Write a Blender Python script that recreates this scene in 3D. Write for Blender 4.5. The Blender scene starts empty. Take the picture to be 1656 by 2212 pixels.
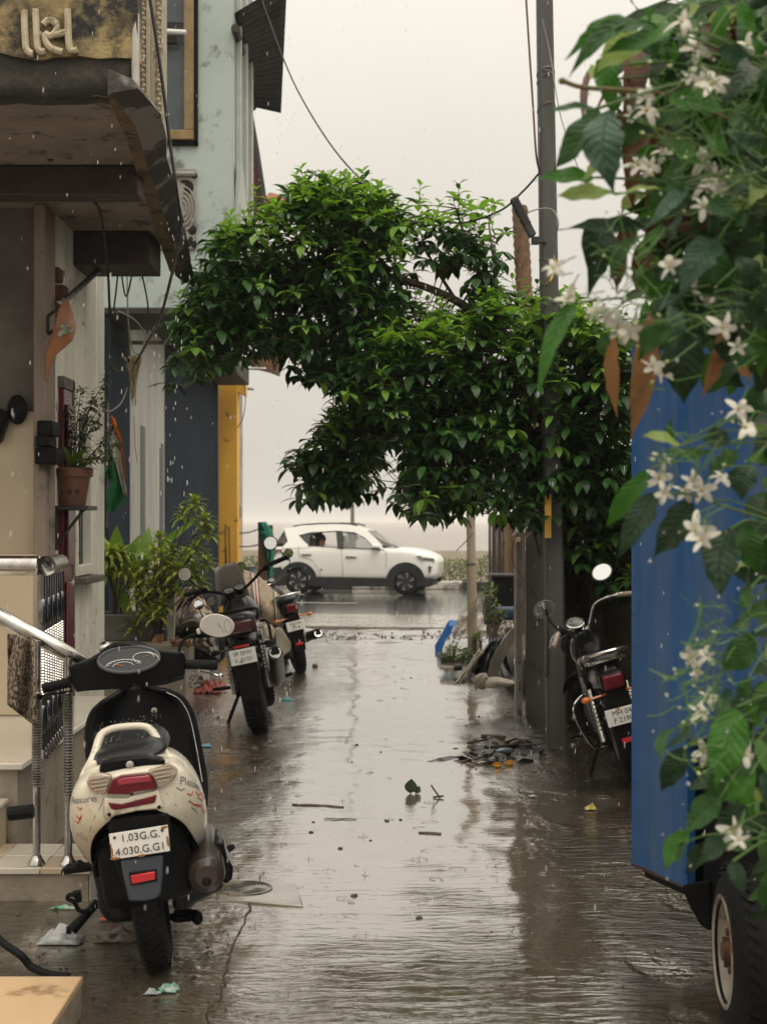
import bpy, bmesh, math, random
from math import sin, cos, pi, radians as R, sqrt, atan2
from mathutils import Vector as V, Matrix, Euler, noise
random.seed(7)
S = bpy.context.scene
COL = S.collection
# ---------------------------------------------------------------- camera
CH = 1.48            # eye height
F = 3072.0           # focal length in units of the 1656 x 2212 measuring grid
CX, CY = 828.0, 1125.0
cam = bpy.data.cameras.new('camera'); cam_o = bpy.data.objects.new('camera', cam); COL.objects.link(cam_o)
cam_o.location = (0, 0, CH); cam_o.rotation_euler = (pi/2, 0, 0)
cam.sensor_fit = 'VERTICAL'; cam.sensor_height = 36.0; cam.sensor_width = 27.0
cam.lens = 36.0*F/2212.0
cam.shift_y = (CY-1106.0)/2212.0
cam.clip_start = 0.05; cam.clip_end = 9000
cam.dof.use_dof = True; cam.dof.focus_distance = 6.2; cam.dof.aperture_fstop = 5.2
S.camera = cam_o
# ---------------------------------------------------------------- sky, sun, exposure
SUN_EL, SUN_AZ = R(62), R(150)
w = bpy.data.worlds.new('World'); S.world = w; w.use_nodes = True
nt = w.node_tree; nt.nodes.clear()
def wn(t, **k):
    n = nt.nodes.new(t)
    for a, b in k.items(): setattr(n, a, b)
    return n
sky = wn('ShaderNodeTexSky', sky_type='NISHITA', sun_disc=False, sun_elevation=SUN_EL, sun_rotation=SUN_AZ, air_density=1.0, dust_density=6.0)
bw = wn('ShaderNodeRGBToBW'); nt.links.new(sky.outputs[0], bw.inputs[0])
tint = wn('ShaderNodeMix', data_type='RGBA', blend_type='MULTIPLY'); tint.inputs[0].default_value = 1
tint.inputs[7].default_value = (1.0, .945, .835, 1); nt.links.new(bw.outputs[0], tint.inputs[6])
geo = wn('ShaderNodeTexCoord'); sep = wn('ShaderNodeSeparateXYZ'); nt.links.new(geo.outputs['Generated'], sep.inputs[0])
ramp = wn('ShaderNodeMapRange', interpolation_type='SMOOTHSTEP'); ramp.inputs[1].default_value = 0.0; ramp.inputs[2].default_value = 1.0
ramp.inputs[3].default_value = 6.5; ramp.inputs[4].default_value = 16.5; nt.links.new(sep.outputs[2], ramp.inputs[0])
cl = wn('ShaderNodeMix', data_type='RGBA', blend_type='MULTIPLY'); cl.inputs[0].default_value = 1
cl.inputs[7].default_value = (1.0, .94, .835, 1); cn_ = wn('ShaderNodeTexNoise'); cn_.inputs['Scale'].default_value = 2.2; cn_.inputs['Detail'].default_value = 5; nt.links.new(geo.outputs['Generated'], cn_.inputs['Vector'])
cr_ = wn('ShaderNodeMapRange'); cr_.inputs[1].default_value = .3; cr_.inputs[2].default_value = .7; cr_.inputs[3].default_value = .94; cr_.inputs[4].default_value = 1.05; nt.links.new(cn_.outputs[0], cr_.inputs[0])
cm_ = wn('ShaderNodeMath', operation='MULTIPLY'); nt.links.new(ramp.outputs[0], cm_.inputs[0]); nt.links.new(cr_.outputs[0], cm_.inputs[1]); nt.links.new(cm_.outputs[0], cl.inputs[6])
mx = wn('ShaderNodeMix', data_type='RGBA'); mx.inputs[0].default_value = .9
nt.links.new(tint.outputs[2], mx.inputs[6]); nt.links.new(cl.outputs[2], mx.inputs[7])
bg = wn('ShaderNodeBackground'); bg.inputs[1].default_value = .1; nt.links.new(mx.outputs[2], bg.inputs[0])
wo = wn('ShaderNodeOutputWorld'); nt.links.new(bg.outputs[0], wo.inputs[0])
sl = bpy.data.lights.new('sun', 'SUN'); sl.energy = .9; sl.angle = R(40); sl.color = (1, .95, .86)
so = bpy.data.objects.new('sun', sl); COL.objects.link(so); so.rotation_euler = (R(90)-SUN_EL, 0, R(180)-SUN_AZ)
S.view_settings.view_transform = 'Standard'; S.view_settings.look = 'None'
S.view_settings.exposure = 0.22; S.view_settings.gamma = 1.0; S.view_settings.use_curve_mapping = False
S.render.engine = 'CYCLES'
S.cycles.max_bounces = 8; S.cycles.diffuse_bounces = 1; S.cycles.glossy_bounces = 3; S.cycles.transmission_bounces = 4
S.cycles.volume_bounces = 1; S.cycles.transparent_max_bounces = 8; S.cycles.sample_clamp_indirect = 4.0

# ---------------------------------------------------------------- measuring helpers
def P(x, y, d): return V(((x-CX)/F*d, d, CH-(y-CY)/F*d))
def g(y):                      # height of the alley floor along its length
    pts = ((-20, 0), (4.7, 0), (6.5, -.05), (11.2, -.17), (16, -.21), (33, -.24), (400, -.24))
    for (a, b), (c, d) in zip(pts, pts[1:]):
        if y <= c: return b+(d-b)*max(0, (y-a))/(c-a)
    return -.24
def G(x, y):                   # pixel of a point standing on the ground -> world
    d = 5.0
    for _ in range(40): d = (CH-g(d))*F/(y-CY)
    return P(x, y, d)
def onplane(x, y, o, n):       # where the sight line of a pixel meets a plane
    r = V(((x-CX)/F, 1, -(y-CY)/F)); c = V((0, 0, CH)); o = V(o); n = V(n)
    return c+r*((o-c).dot(n)/r.dot(n))
# ---------------------------------------------------------------- object helpers
MW = {}
def link(o, parent=None):
    COL.objects.link(o)
    if parent: o.parent = parent
    MW[o] = (MW[parent] if parent else Matrix()) @ o.matrix_basis
    return o
def tag(o, label=None, cat=None, group=None, kind=None):
    if label: o['label'] = label
    if cat: o['category'] = cat
    if group: o['group'] = group
    if kind: o['kind'] = kind
    return o
def thing(name, label, cat, loc=(0, 0, 0), rot=(0, 0, 0), group=None):
    o = bpy.data.objects.new(name, None); o.empty_display_size = .1
    o.location = loc; o.rotation_euler = rot
    link(o); return tag(o, label, cat, group)
def finish(bm, smooth):
    bmesh.ops.recalc_face_normals(bm, faces=bm.faces)
    if smooth:
        for f in bm.faces: f.smooth = True
def obj(name, bm, m, parent=None, local=False, smooth=True, bevel=0, seg=2, auto=35, sub=0, solid=0, recalc=True):
    me = bpy.data.meshes.new(name)
    if recalc: bmesh.ops.recalc_face_normals(bm, faces=bm.faces)
    if parent and not local: bm.transform(MW[parent].inverted())
    for f in bm.faces: f.smooth = bool(smooth)
    if smooth and auto and not sub:
        lim = R(auto)
        for e in bm.edges:
            if len(e.link_faces) == 2 and e.calc_face_angle(0) > lim: e.smooth = False
    bm.to_mesh(me); bm.free()
    for k in (m if isinstance(m, (list, tuple)) else [m]): me.materials.append(k)
    o = bpy.data.objects.new(name, me); link(o, parent)
    if solid:
        q = o.modifiers.new('solid', 'SOLIDIFY'); q.thickness = solid; q.offset = 0
    if sub:
        q = o.modifiers.new('sub', 'SUBSURF'); q.levels = sub; q.render_levels = sub
    if bevel:
        q = o.modifiers.new('bevel', 'BEVEL'); q.width = bevel; q.segments = seg; q.limit_method = 'ANGLE'; q.angle_limit = R(40)
    return o
def share(name, me, parent=None, mtx=None):
    o = bpy.data.objects.new(name, me)
    if mtx is not None: o.matrix_basis = mtx
    return link(o, parent)
def dup(root, loc=None, rot=None, label=None, group=None):
    r = root.copy(); COL.objects.link(r)
    if loc is not None: r.location = loc
    if rot is not None: r.rotation_euler = rot
    MW[r] = r.matrix_basis.copy()
    if label: r['label'] = label
    if group: r['group'] = group
    def rec(a, b):
        for ch in list(a.children):
            c = ch.copy(); COL.objects.link(c); c.parent = b; MW[c] = MW[b] @ c.matrix_basis; rec(ch, c)
    rec(root, r); return r
def structure(name, bm, m, parent=None, **k):
    o = obj(name, bm, m, parent, **k)
    if not parent: o['kind'] = 'structure'
    return o
# ---------------------------------------------------------------- shape helpers
def B(): return bmesh.new()
def mi(fs, k):
    for f in fs: f.material_index = k
CUBE_F = ((0, 1, 3, 2), (4, 6, 7, 5), (0, 4, 5, 1), (2, 3, 7, 6), (0, 2, 6, 4), (1, 5, 7, 3))
def box(bm, c, s, rot=None, k=0):
    m = Matrix.Translation(V(c)) @ (rot if isinstance(rot, Matrix) else Euler(rot or (0, 0, 0)).to_matrix().to_4x4()) @ Matrix.Diagonal((*s, 1))
    vs = [bm.verts.new(m @ V((i-.5, j-.5, l-.5))) for i in (0, 1) for j in (0, 1) for l in (0, 1)]
    for f in CUBE_F: bm.faces.new([vs[i] for i in f]).material_index = k
    return vs
def bx(bm, x0, x1, y0, y1, z0, z1, k=0):
    return box(bm, ((x0+x1)/2, (y0+y1)/2, (z0+z1)/2), (abs(x1-x0), abs(y1-y0), abs(z1-z0)), None, k)
def frame_z(d, up=V((0, 0, 1))):
    d = V(d).normalized(); x = up.cross(d)
    if x.length < 1e-4: x = V((1, 0, 0)).cross(d)
    x.normalize(); y = d.cross(x)
    return Matrix((x, y, d)).transposed()
def tube(bm, pts, r, seg=8, caps=True, k=0, flat=1.0, closed=False):
    pts = [V(p) for p in pts]; n = len(pts); rs = r if isinstance(r, (list, tuple)) else [r]*n
    rings = []; prev = None
    for i, p in enumerate(pts):
        a = pts[(i-1) % n] if (closed or i > 0) else pts[0]; b = pts[(i+1) % n] if (closed or i < n-1) else pts[-1]
        t = (b-a)
        if t.length < 1e-9: t = V((0, 0, 1))
        t.normalize()
        if prev is None: fr = frame_z(t); xa = fr.col[0].copy()
        else:
            xa = prev-t*prev.dot(t)
            if xa.length < 1e-6: xa = frame_z(t).col[0].copy()
            xa.normalize()
        prev = xa; ya = t.cross(xa)
        rings.append([bm.verts.new(p+(xa*cos(2*pi*j/seg)+ya*sin(2*pi*j/seg)*flat)*rs[i]) for j in range(seg)])
    fs = []
    for i in range(n if closed else n-1):
        A, C = rings[i], rings[(i+1) % n]
        for j in range(seg):
            fs.append(bm.faces.new((A[j], A[(j+1) % seg], C[(j+1) % seg], C[j])))
    if caps and not closed:
        fs.append(bm.faces.new(rings[0][::-1])); fs.append(bm.faces.new(rings[-1]))
    if k: mi(fs, k)
    return fs
def curve(pts, n=8):           # Catmull-Rom through the points
    pts = [V(p) for p in pts]; out = []
    q = [pts[0]*2-pts[1]]+pts+[pts[-1]*2-pts[-2]]
    for i in range(1, len(q)-2):
        a, b, c, d = q[i-1:i+3]
        for j in range(n):
            t = j/n
            out.append(.5*((2*b)+(c-a)*t+(2*a-5*b+4*c-d)*t*t+(3*b-a-3*c+d)*t**3))
    out.append(pts[-1]); return out
def loft(bm, rings, closed=True, caps=True, k=0):
    rs = [[bm.verts.new(V(p)) for p in r] for r in rings]; fs = []; n = len(rs[0])
    for a, b in zip(rs, rs[1:]):
        for j in range(n if closed else n-1):
            fs.append(bm.faces.new((a[j], a[(j+1) % n], b[(j+1) % n], b[j])))
    if caps and closed:
        fs.append(bm.faces.new(rs[0][::-1])); fs.append(bm.faces.new(rs[-1]))
    if k: mi(fs, k)
    return fs
def prism(bm, pts, off, k=0):  # polygon of 3D points swept by the vector off
    a = [bm.verts.new(V(p)) for p in pts]; b = [bm.verts.new(V(p)+V(off)) for p in pts]; n = len(a); fs = []
    fs.append(bm.faces.new(a)); fs.append(bm.faces.new(b[::-1]))
    for i in range(n): fs.append(bm.faces.new((a[i], b[i], b[(i+1) % n], a[(i+1) % n])))
    if k: mi(fs, k)
    return fs
def lathe(bm, prof, m=Matrix(), seg=20, k=0, arc=None):   # (radius, height) about local z
    rings = []; fs = []
    for r, z in prof:
        rings.append([bm.verts.new(m @ V((r*cos(2*pi*j/seg), r*sin(2*pi*j/seg), z))) for j in range(seg)] if r > 1e-6 else [bm.verts.new(m @ V((0, 0, z)))])
    for a, b in zip(rings, rings[1:]):
        for j in range(seg):
            c, d = (j, (j+1) % seg)
            if len(a) == 1 and len(b) == 1: continue
            if len(a) == 1: fs.append(bm.faces.new((a[0], b[c], b[d])))
            elif len(b) == 1: fs.append(bm.faces.new((a[c], a[d], b[0])))
            else: fs.append(bm.faces.new((a[c], a[d], b[d], b[c])))
    if k: mi(fs, k)
    return fs
def ball(bm, c, r, rot=None, u=14, v=9, k=0, wob=0, ws=3):
    r = (r, r, r) if isinstance(r, (int, float)) else r
    m = Matrix.Translation(V(c)) @ (rot if isinstance(rot, Matrix) else Euler(rot or (0, 0, 0)).to_matrix().to_4x4()) @ Matrix.Diagonal((*r, 1))
    rings = []
    for i in range(v+1):
        th = pi*i/v; ring = []
        for j in (range(u) if 0 < i < v else (0,)):
            p = V((sin(th)*cos(2*pi*j/u), sin(th)*sin(2*pi*j/u), cos(th)))
            if wob: p *= 1+wob*noise.noise(p*ws+V(c)*7)
            ring.append(bm.verts.new(m @ p))
        rings.append(ring)
    for a, b in zip(rings, rings[1:]):
        for j in range(u):
            if len(a) == 1: f = bm.faces.new((a[0], b[j], b[(j+1) % u]))
            elif len(b) == 1: f = bm.faces.new((a[j], b[0], a[(j+1) % u]))
            else: f = bm.faces.new((a[j], b[j], b[(j+1) % u], a[(j+1) % u]))
            f.material_index = k
    return [p for q in rings for p in q]
def sheet(bm, fn, nu, nv, k=0):
    vs = [[bm.verts.new(V(fn(i/nu, j/nv))) for j in range(nv+1)] for i in range(nu+1)]; fs = []
    for i in range(nu):
        for j in range(nv): fs.append(bm.faces.new((vs[i][j], vs[i+1][j], vs[i+1][j+1], vs[i][j+1])))
    if k: mi(fs, k)
    return fs
def leaf(bm, base, d, up, L, W, droop=.3, fold=.15, n=4, k=0, tip=.0, belly=.45):
    """a pointed leaf: folded along its midrib and drooping"""
    d = V(d).normalized(); s = d.cross(V(up))
    if s.length < 1e-4: s = d.cross(V((1, .3, 0)))
    s.normalize(); u = s.cross(d).normalized()
    if u.dot(V(up)) < 0: u = -u
    rows = []; p = V(base); a = 0; st = L/n
    for i in range(n+1):
        t = i/n
        wd = W*.5*(sin(pi*min(1, t**(.69/ -math.log(belly)*1.0))) if 0 < t < 1 else 0)
        a = droop*t*1.6
        ax = (d*cos(a)-u*sin(a)); nx = (u*cos(a)+d*sin(a))
        if wd < 1e-6: rows.append([bm.verts.new(p)])
        else: rows.append([bm.verts.new(p-s*wd+nx*wd*fold*2), bm.verts.new(p), bm.verts.new(p+s*wd+nx*wd*fold*2)])
        p = p+ax*st
    fs = []
    for x, y in zip(rows, rows[1:]):
        if len(x) == 1 and len(y) == 3: fs += [bm.faces.new((x[0], y[1], y[0])), bm.faces.new((x[0], y[2], y[1]))]
        elif len(x) == 3 and len(y) == 3: fs += [bm.faces.new((x[0], x[1], y[1], y[0])), bm.faces.new((x[1], x[2], y[2], y[1]))]
        elif len(x) == 3: fs += [bm.faces.new((x[0], x[1], y[0])), bm.faces.new((x[1], x[2], y[0]))]
    if k: mi(fs, k)
    return fs
def rnd(a, b): return random.uniform(a, b)
def rdir(zmin=-1, zmax=1):
    z = rnd(zmin, zmax); a = rnd(0, 2*pi); r = sqrt(1-z*z); return V((r*cos(a), r*sin(a), z))
# ---------------------------------------------------------------- materials
MATS = {}
def mat(name, col, rough=.55, col2=None, scale=6, mixlo=.4, mixhi=.65, bump=.0, bscale=40, metal=0, spec=.5, coat=0, trans=0, ior=1.45,
        streak=0, stain=None, stain_amt=.5, stain_scale=3, rough2=None, sheen=0, world=False, emit=None, alpha=1, detail=6, transl=0, coatr=.08):
    if name in MATS: return MATS[name]
    m = bpy.data.materials.new(name); m.use_nodes = True; t = m.node_tree; n = t.nodes; p = n['Principled BSDF']
    L = t.links.new
    p.inputs['Roughness'].default_value = rough; p.inputs['Metallic'].default_value = metal
    p.inputs['Specular IOR Level'].default_value = spec; p.inputs['IOR'].default_value = ior
    p.inputs['Coat Weight'].default_value = coat; p.inputs['Coat Roughness'].default_value = coatr
    p.inputs['Transmission Weight'].default_value = trans; p.inputs['Alpha'].default_value = alpha
    p.inputs['Base Color'].default_value = (*col, 1)
    if emit: p.inputs['Emission Color'].default_value = (*emit[:3], 1); p.inputs['Emission Strength'].default_value = emit[3]
    tc = n.new('ShaderNodeTexCoord'); co = tc.outputs['Object']
    if world: ge = n.new('ShaderNodeNewGeometry'); co = ge.outputs['Position']
    def noise_(sc, det=detail, vec=None, rg=.6):
        q = n.new('ShaderNodeTexNoise'); q.inputs['Scale'].default_value = sc; q.inputs['Detail'].default_value = det; q.inputs['Roughness'].default_value = rg
        L(vec or co, q.inputs['Vector']); return q.outputs[0]
    def mp(v, a, b, c=0., d=1.):
        q = n.new('ShaderNodeMapRange'); q.inputs[1].default_value = a; q.inputs[2].default_value = b; q.inputs[3].default_value = c; q.inputs[4].default_value = d
        L(v, q.inputs[0]); return q.outputs[0]
    cur = None
    if col2:
        vec = None
        if streak:
            mpn = n.new('ShaderNodeMapping'); mpn.inputs['Scale'].default_value = (1, 1, 1/streak); L(co, mpn.inputs[0]); vec = mpn.outputs[0]
        f = mp(noise_(scale, vec=vec), mixlo, mixhi)
        q = n.new('ShaderNodeMix'); q.data_type = 'RGBA'; q.inputs[6].default_value = (*col, 1); q.inputs[7].default_value = (*col2, 1)
        L(f, q.inputs[0]); cur = q.outputs[2]
        if rough2 is not None: L(mp(f, 0, 1, rough, rough2), p.inputs['Roughness'])
    if stain:
        f = mp(noise_(stain_scale, 9, rg=.7), .62-stain_amt*.25, .7-stain_amt*.2)
        q = n.new('ShaderNodeMix'); q.data_type = 'RGBA'; q.inputs[6].default_value = (*col, 1); q.inputs[7].default_value = (*stain, 1)
        if cur: L(cur, q.inputs[6])
        L(f, q.inputs[0]); cur = q.outputs[2]
    if cur: L(cur, p.inputs['Base Color'])
    if bump:
        b = n.new('ShaderNodeBump'); b.inputs['Strength'].default_value = min(1, bump); b.inputs['Distance'].default_value = .02*max(1, bump)
        L(noise_(bscale, 5), b.inputs['Height']); L(b.outputs[0], p.inputs['Normal'])
    if transl:
        tr = n.new('ShaderNodeBsdfTranslucent'); tr.inputs[0].default_value = (col[0]*1.6, col[1]*1.7, col[2]*.6, 1)
        ms = n.new('ShaderNodeMixShader'); ms.inputs[0].default_value = transl
        L(p.outputs[0], ms.inputs[1]); L(tr.outputs[0], ms.inputs[2]); L(ms.outputs[0], n['Material Output'].inputs[0])
    MATS[name] = m; return m
BLACK = mat('black_plastic', (.008, .008, .009), .42, (.013, .013, .013), 12, bump=.05, bscale=150, spec=.08)
GLOSSBLACK = mat('gloss_black', (.004, .004, .005), .2, (.008, .008, .008), 9, spec=.13, bump=.04, bscale=120)
RUBBER = mat('rubber', (.006, .006, .006), .6, (.014, .013, .011), 9, .5, .75, bump=.25, bscale=60, spec=.2)
CHROME = mat('chrome', (.62, .6, .57), .14, (.38, .35, .31), 14, metal=1, rough2=.3)
STEEL = mat('dull_steel', (.3, .29, .27), .38, (.16, .14, .12), 10, metal=.9, bump=.1)
ENGINE = mat('engine_metal', (.06, .058, .055), .45, (.025, .023, .02), 14, metal=.4, bump=.2, bscale=60)
IRON = mat('black_iron', (.02, .019, .018), .5, (.06, .035, .02), 8, .5, .75, bump=.2)
GLASS = mat('dark_glass', (.01, .012, .013), .05, spec=.8)
PLATEM = mat('plate_white', (.72, .7, .64), .4, stain=(.3, .16, .06), stain_amt=.1, stain_scale=14)
INK = mat('plate_ink', (.02, .02, .025), .5)
REDLENS = mat('red_lens', (.13, .004, .010), .2, (.075, .003, .006), 30, spec=.4)
REDBRIGHT = mat('red_reflector', (.5, .01, .015), .2, coat=.5)
AMBER = mat('amber_lens', (.55, .14, .02), .2, coat=.5)
MIRROR = mat('mirror_glass', (.86, .86, .85), .03, metal=1)
# ================================================================ GROUND, ROAD, SEA
def ground_material():
    m = bpy.data.materials.new('wet_concrete'); m.use_nodes = True; t = m.node_tree; n = t.nodes; p = n['Principled BSDF']; L = t.links.new
    ge = n.new('ShaderNodeNewGeometry'); pos = ge.outputs['Position']
    def mapping(v, sc, loc=(0, 0, 0)):
        q = n.new('ShaderNodeMapping'); q.inputs['Scale'].default_value = sc; q.inputs['Location'].default_value = loc; L(v, q.inputs[0]); return q.outputs[0]
    def nz(v, sc, det=6, rg=.6, dist=0):
        q = n.new('ShaderNodeTexNoise'); q.inputs['Scale'].default_value = sc; q.inputs['Detail'].default_value = det
        q.inputs['Roughness'].default_value = rg; q.inputs['Distortion'].default_value = dist; L(v, q.inputs['Vector']); return q.outputs[0]
    def mp(v, a, b, c=0., d=1., sm=True):
        q = n.new('ShaderNodeMapRange'); q.interpolation_type = 'SMOOTHSTEP' if sm else 'LINEAR'
        for i, x in enumerate((a, b, c, d)): q.inputs[i+1].default_value = x
        L(v, q.inputs[0]); return q.outputs[0]
    def ma(op, a, b, c=None):
        q = n.new('ShaderNodeMath'); q.operation = op
        for i, x in enumerate((a, b, c)):
            if x is None: continue
            if isinstance(x, (int, float)): q.inputs[i].default_value = x
            else: L(x, q.inputs[i])
        return q.outputs[0]
    def mixc(f, a, b):
        q = n.new('ShaderNodeMix'); q.data_type = 'RGBA'
        for s, x in ((0, f), (6, a), (7, b)):
            if isinstance(x, tuple): q.inputs[s].default_value = (*x, 1)
            else: L(x, q.inputs[s])
        return q.outputs[2]
    sp = n.new('ShaderNodeSeparateXYZ'); L(pos, sp.inputs[0]); X, Y = sp.outputs[0], sp.outputs[1]
    # the smooth running puddle down the middle of the alley
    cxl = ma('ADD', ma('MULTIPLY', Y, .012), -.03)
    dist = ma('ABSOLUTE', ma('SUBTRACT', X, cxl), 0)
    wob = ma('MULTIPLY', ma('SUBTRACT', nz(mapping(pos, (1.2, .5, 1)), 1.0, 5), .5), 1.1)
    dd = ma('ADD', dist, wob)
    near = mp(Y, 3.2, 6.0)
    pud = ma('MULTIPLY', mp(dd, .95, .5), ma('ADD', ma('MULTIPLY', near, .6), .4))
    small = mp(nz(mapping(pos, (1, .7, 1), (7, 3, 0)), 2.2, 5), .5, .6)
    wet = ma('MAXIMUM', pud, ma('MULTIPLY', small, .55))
    mud = mp(nz(pos, 3.1, 8, .65), .35, .7)
    grit = nz(pos, 55, 4, .7)
    base = mixc(mud, (.055, .041, .027), (.024, .019, .015))
    base = mixc(mp(grit, .45, .75), base, (.085, .07, .052))
    rust = mp(nz(pos, 1.4, 7, .7), .56, .7, 0, .55)
    base = mixc(rust, base, (.10, .055, .022))
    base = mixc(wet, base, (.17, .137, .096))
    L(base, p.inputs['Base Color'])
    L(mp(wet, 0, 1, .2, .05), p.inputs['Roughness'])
    L(mp(wet, 0, 1, 1.5, 3.0), p.inputs['IOR']); p.inputs['Specular IOR Level'].default_value = .5
    p.inputs['Coat Weight'].default_value = 1.0; L(mp(wet, 0, 1, 1.5, 3.1), p.inputs['Coat IOR']); L(mp(wet, 0, 1, .13, .03), p.inputs['Coat Roughness'])
    # relief: flowing ripples, gritty concrete, raindrop rings
    flow = nz(mapping(pos, (.34, 1.2, 1)), 17, 3, .5, .9)
    fine = nz(mapping(pos, (.8, 1.2, 1)), 55, 3, .6)
    vor = n.new('ShaderNodeTexVoronoi'); vor.inputs['Scale'].default_value = 9; L(pos, vor.inputs['Vector'])
    ring = ma('MULTIPLY', ma('SINE', ma('MULTIPLY', vor.outputs[0], 60), 0), mp(vor.outputs[0], .28, .05))
    amp_w = ma('MULTIPLY', mp(wet, 0, 1, .85, .11), mp(Y, 4.0, 10.0, 1.25, .75))
    h = ma('ADD', ma('MULTIPLY', flow, amp_w), ma('MULTIPLY', fine, ma('MULTIPLY', amp_w, .16)))
    h = ma('ADD', h, ma('MULTIPLY', ring, .012))
    h = ma('ADD', h, ma('MULTIPLY', ma('MULTIPLY', grit, mp(wet, 0, .8, .16, 0)), 1))
    b = n.new('ShaderNodeBump'); b.inputs['Strength'].default_value = .62; b.inputs['Distance'].default_value = .024; L(h, b.inputs['Height'])
    L(b.outputs[0], p.inputs['Normal']); L(b.outputs[0], p.inputs['Coat Normal'])
    return m
GROUND = ground_material()
TH = R(-9.0); RU = V((cos(TH), sin(TH), 0)); RV = V((-sin(TH), cos(TH), 0)); RO = V((0, 22.6, 0))
def road(u, v, z): p = RO+RU*u+RV*v; return V((p.x, p.y, z))
bm = B()
xs = []; x = -7.0
while x < 8.0: xs.append(x); x += .07 if -2.2 < x < 3 else .4
ys = [-3, 0, 2, 3]; y = 3.5
while y < 22.3: ys.append(y); y += .07 if y < 12 else .16
def gz(x, y):
    z = g(y)
    if y > 3: 
        z += .012*noise.noise(V((x*1.3, y*.8, 0)))+.006*noise.noise(V((x*5, y*4, 3)))
        z += .055*max(0, min(1, (x-.95-.14*noise.noise(V((y*.7, 2, 0))))/.5))*max(0, min(1, (y-7)/3))      # mud bank along the right wall
        z += .05*max(0, min(1, (-.95-x)/.6))*max(0, min(1, (y-8.5)/3))
        if y > 19.5: z += .03*noise.noise(V((x*3, y*3, 7)))
    return z
grid = [[bm.verts.new((x, min(y, (RO+RU*(x/cos(TH))).y-.02) if y > 18 else y, gz(x, y))) for x in xs] for y in ys]
for i in range(len(ys)-1):
    for j in range(len(xs)-1): bm.faces.new((grid[i][j], grid[i][j+1], grid[i+1][j+1], grid[i+1][j]))
alley = structure('alley_ground', bm, GROUND)
# far land under everything, road, pavement
ASPH = mat('wet_asphalt', (.035, .034, .032), .13, (.05, .048, .045), 3, bump=.12, bscale=35, world=True, coat=1, coatr=.12, rough2=.3)
bm = B(); a = [road(u, v, -.262) for u, v in ((-60, -.1), (60, -.1), (60, 60), (-60, 60))]; bm.faces.new([bm.verts.new(p) for p in a])
structure('verge_ground', bm, mat('sandy_soil', (.2, .16, .11), .8, (.12, .1, .06), 2, bump=.3, world=True))
bm = B(); bm.faces.new([bm.verts.new(road(u, v, -.25)) for u, v in ((-60, 2.9), (60, 2.9), (60, 13.4), (-60, 13.4))])
roado = structure('road', bm, ASPH)
PALESTRIP = mat('pale_road_strip', (.62, .6, .52), .35, (.25, .23, .2), 4, .5, .7, world=True)  # pale patchy strips running along the road
for (u0, u1, v) in ((-12, 12, 3.15), (-12, -1.7, 7.0), (1.2, 6.4, 7.0), (-5.2, -.6, 11.0), (3.9, 12, 11.0)):
    bm = B(); bm.faces.new([bm.verts.new(road(u, vv, -.246)) for u, vv in ((u0, v), (u1, v), (u1, v+.14), (u0, v+.14))])
    obj('pale_line', bm, PALESTRIP, roado)
bm = B()
for pts in (((-9, 0), (9, 0), (9, 2.9), (-9, 2.9)),): bm.faces.new([bm.verts.new(road(u, v, -.235)) for u, v in pts])
pav = structure('pavement', bm, mat('paver_joint', (.06, .055, .048), .4, world=True))
PAV = mat('concrete_paver', (.36, .33, .28), .25, (.27, .245, .2), 1.5, world=True, bump=.1, bscale=30, coat=.8)
bm = B(); bx(bm, -.145, .145, -.142, .142, -.03, .03); me_ = obj('paving_block', bm, PAV, pav, bevel=.006, local=True)
first = True
for i in range(10):
    for j in range(26):
        u = (j-13)*.3+(.15 if i % 2 else 0); p = road(u, .145+i*.295, -.232+rnd(-.004, .004))
        m4 = Matrix.Translation(p) @ Matrix.Rotation(TH+rnd(-.01, .01), 4, 'Z')
        if first: o = me_; o.matrix_basis = m4; first = False
        else:
            o = me_.copy(); COL.objects.link(o); o.matrix_basis = m4
# far kerb with painted blocks
bm = B(); bx(bm, -30, 30, -.12, .12, -.02, .0)
kerb = thing('kerb', None, None, road(0, 13.5, -.25), (0, 0, TH)); kerb['kind'] = 'structure'
KW = mat('kerb_white', (.62, .59, .52), .5, (.4, .37, .31), 5, stain=(.12, .1, .07), stain_amt=.3); KB = mat('kerb_black', (.025, .025, .025), .4, (.06, .055, .05), 5)
bm = B(); bx(bm, -.46, .46, -.12, .12, 0, .2); k1 = obj('kerb_block', bm, KW, kerb, local=True, bevel=.02)
bm = B(); bx(bm, -.46, .46, -.12, .12, 0, .2); k2 = obj('kerb_block', bm, KB, kerb, local=True, bevel=.02)
for i in range(-8, 9):
    s = k1 if i % 2 else k2
    if i in (0, 1): o = s
    else: o = s.copy(); COL.objects.link(o)
    o.location = (i*.94+.35, 0, 0)
# mud and gravel washed up at the mouth of the alley
bm = B()
for cx_, n_, sx, sy in ((-1.35, 200, .5, .35), (1.45, 240, .7, .5), (-.2, 40, 1.4, .3)):
    for _ in range(n_):
        x = random.gauss(cx_, sx); y = random.gauss(20.8, sy); s = rnd(.006, .026)
        ball(bm, (x, y, gz(x, y)+s*.2), (s, s*rnd(.7, 1.2), s*rnd(.4, .7)), (0, 0, rnd(0, 3)), 6, 4, wob=.3)
for _ in range(420):
    x = rnd(.95, 2.2); y = rnd(8, 19); s = rnd(.003, .011); ball(bm, (x, y, gz(x, y)+s*.3), (s, s*rnd(.6, 1.3), s*.6), (0, 0, rnd(0, 3)), 5, 4)
for _ in range(350):
    x = rnd(-2.0, -.75); y = rnd(5, 17); s = rnd(.003, .009); ball(bm, (x, y, gz(x, y)+s*.3), (s, s*rnd(.6, 1.3), s*.6), (0, 0, rnd(0, 3)), 5, 4)
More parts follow.
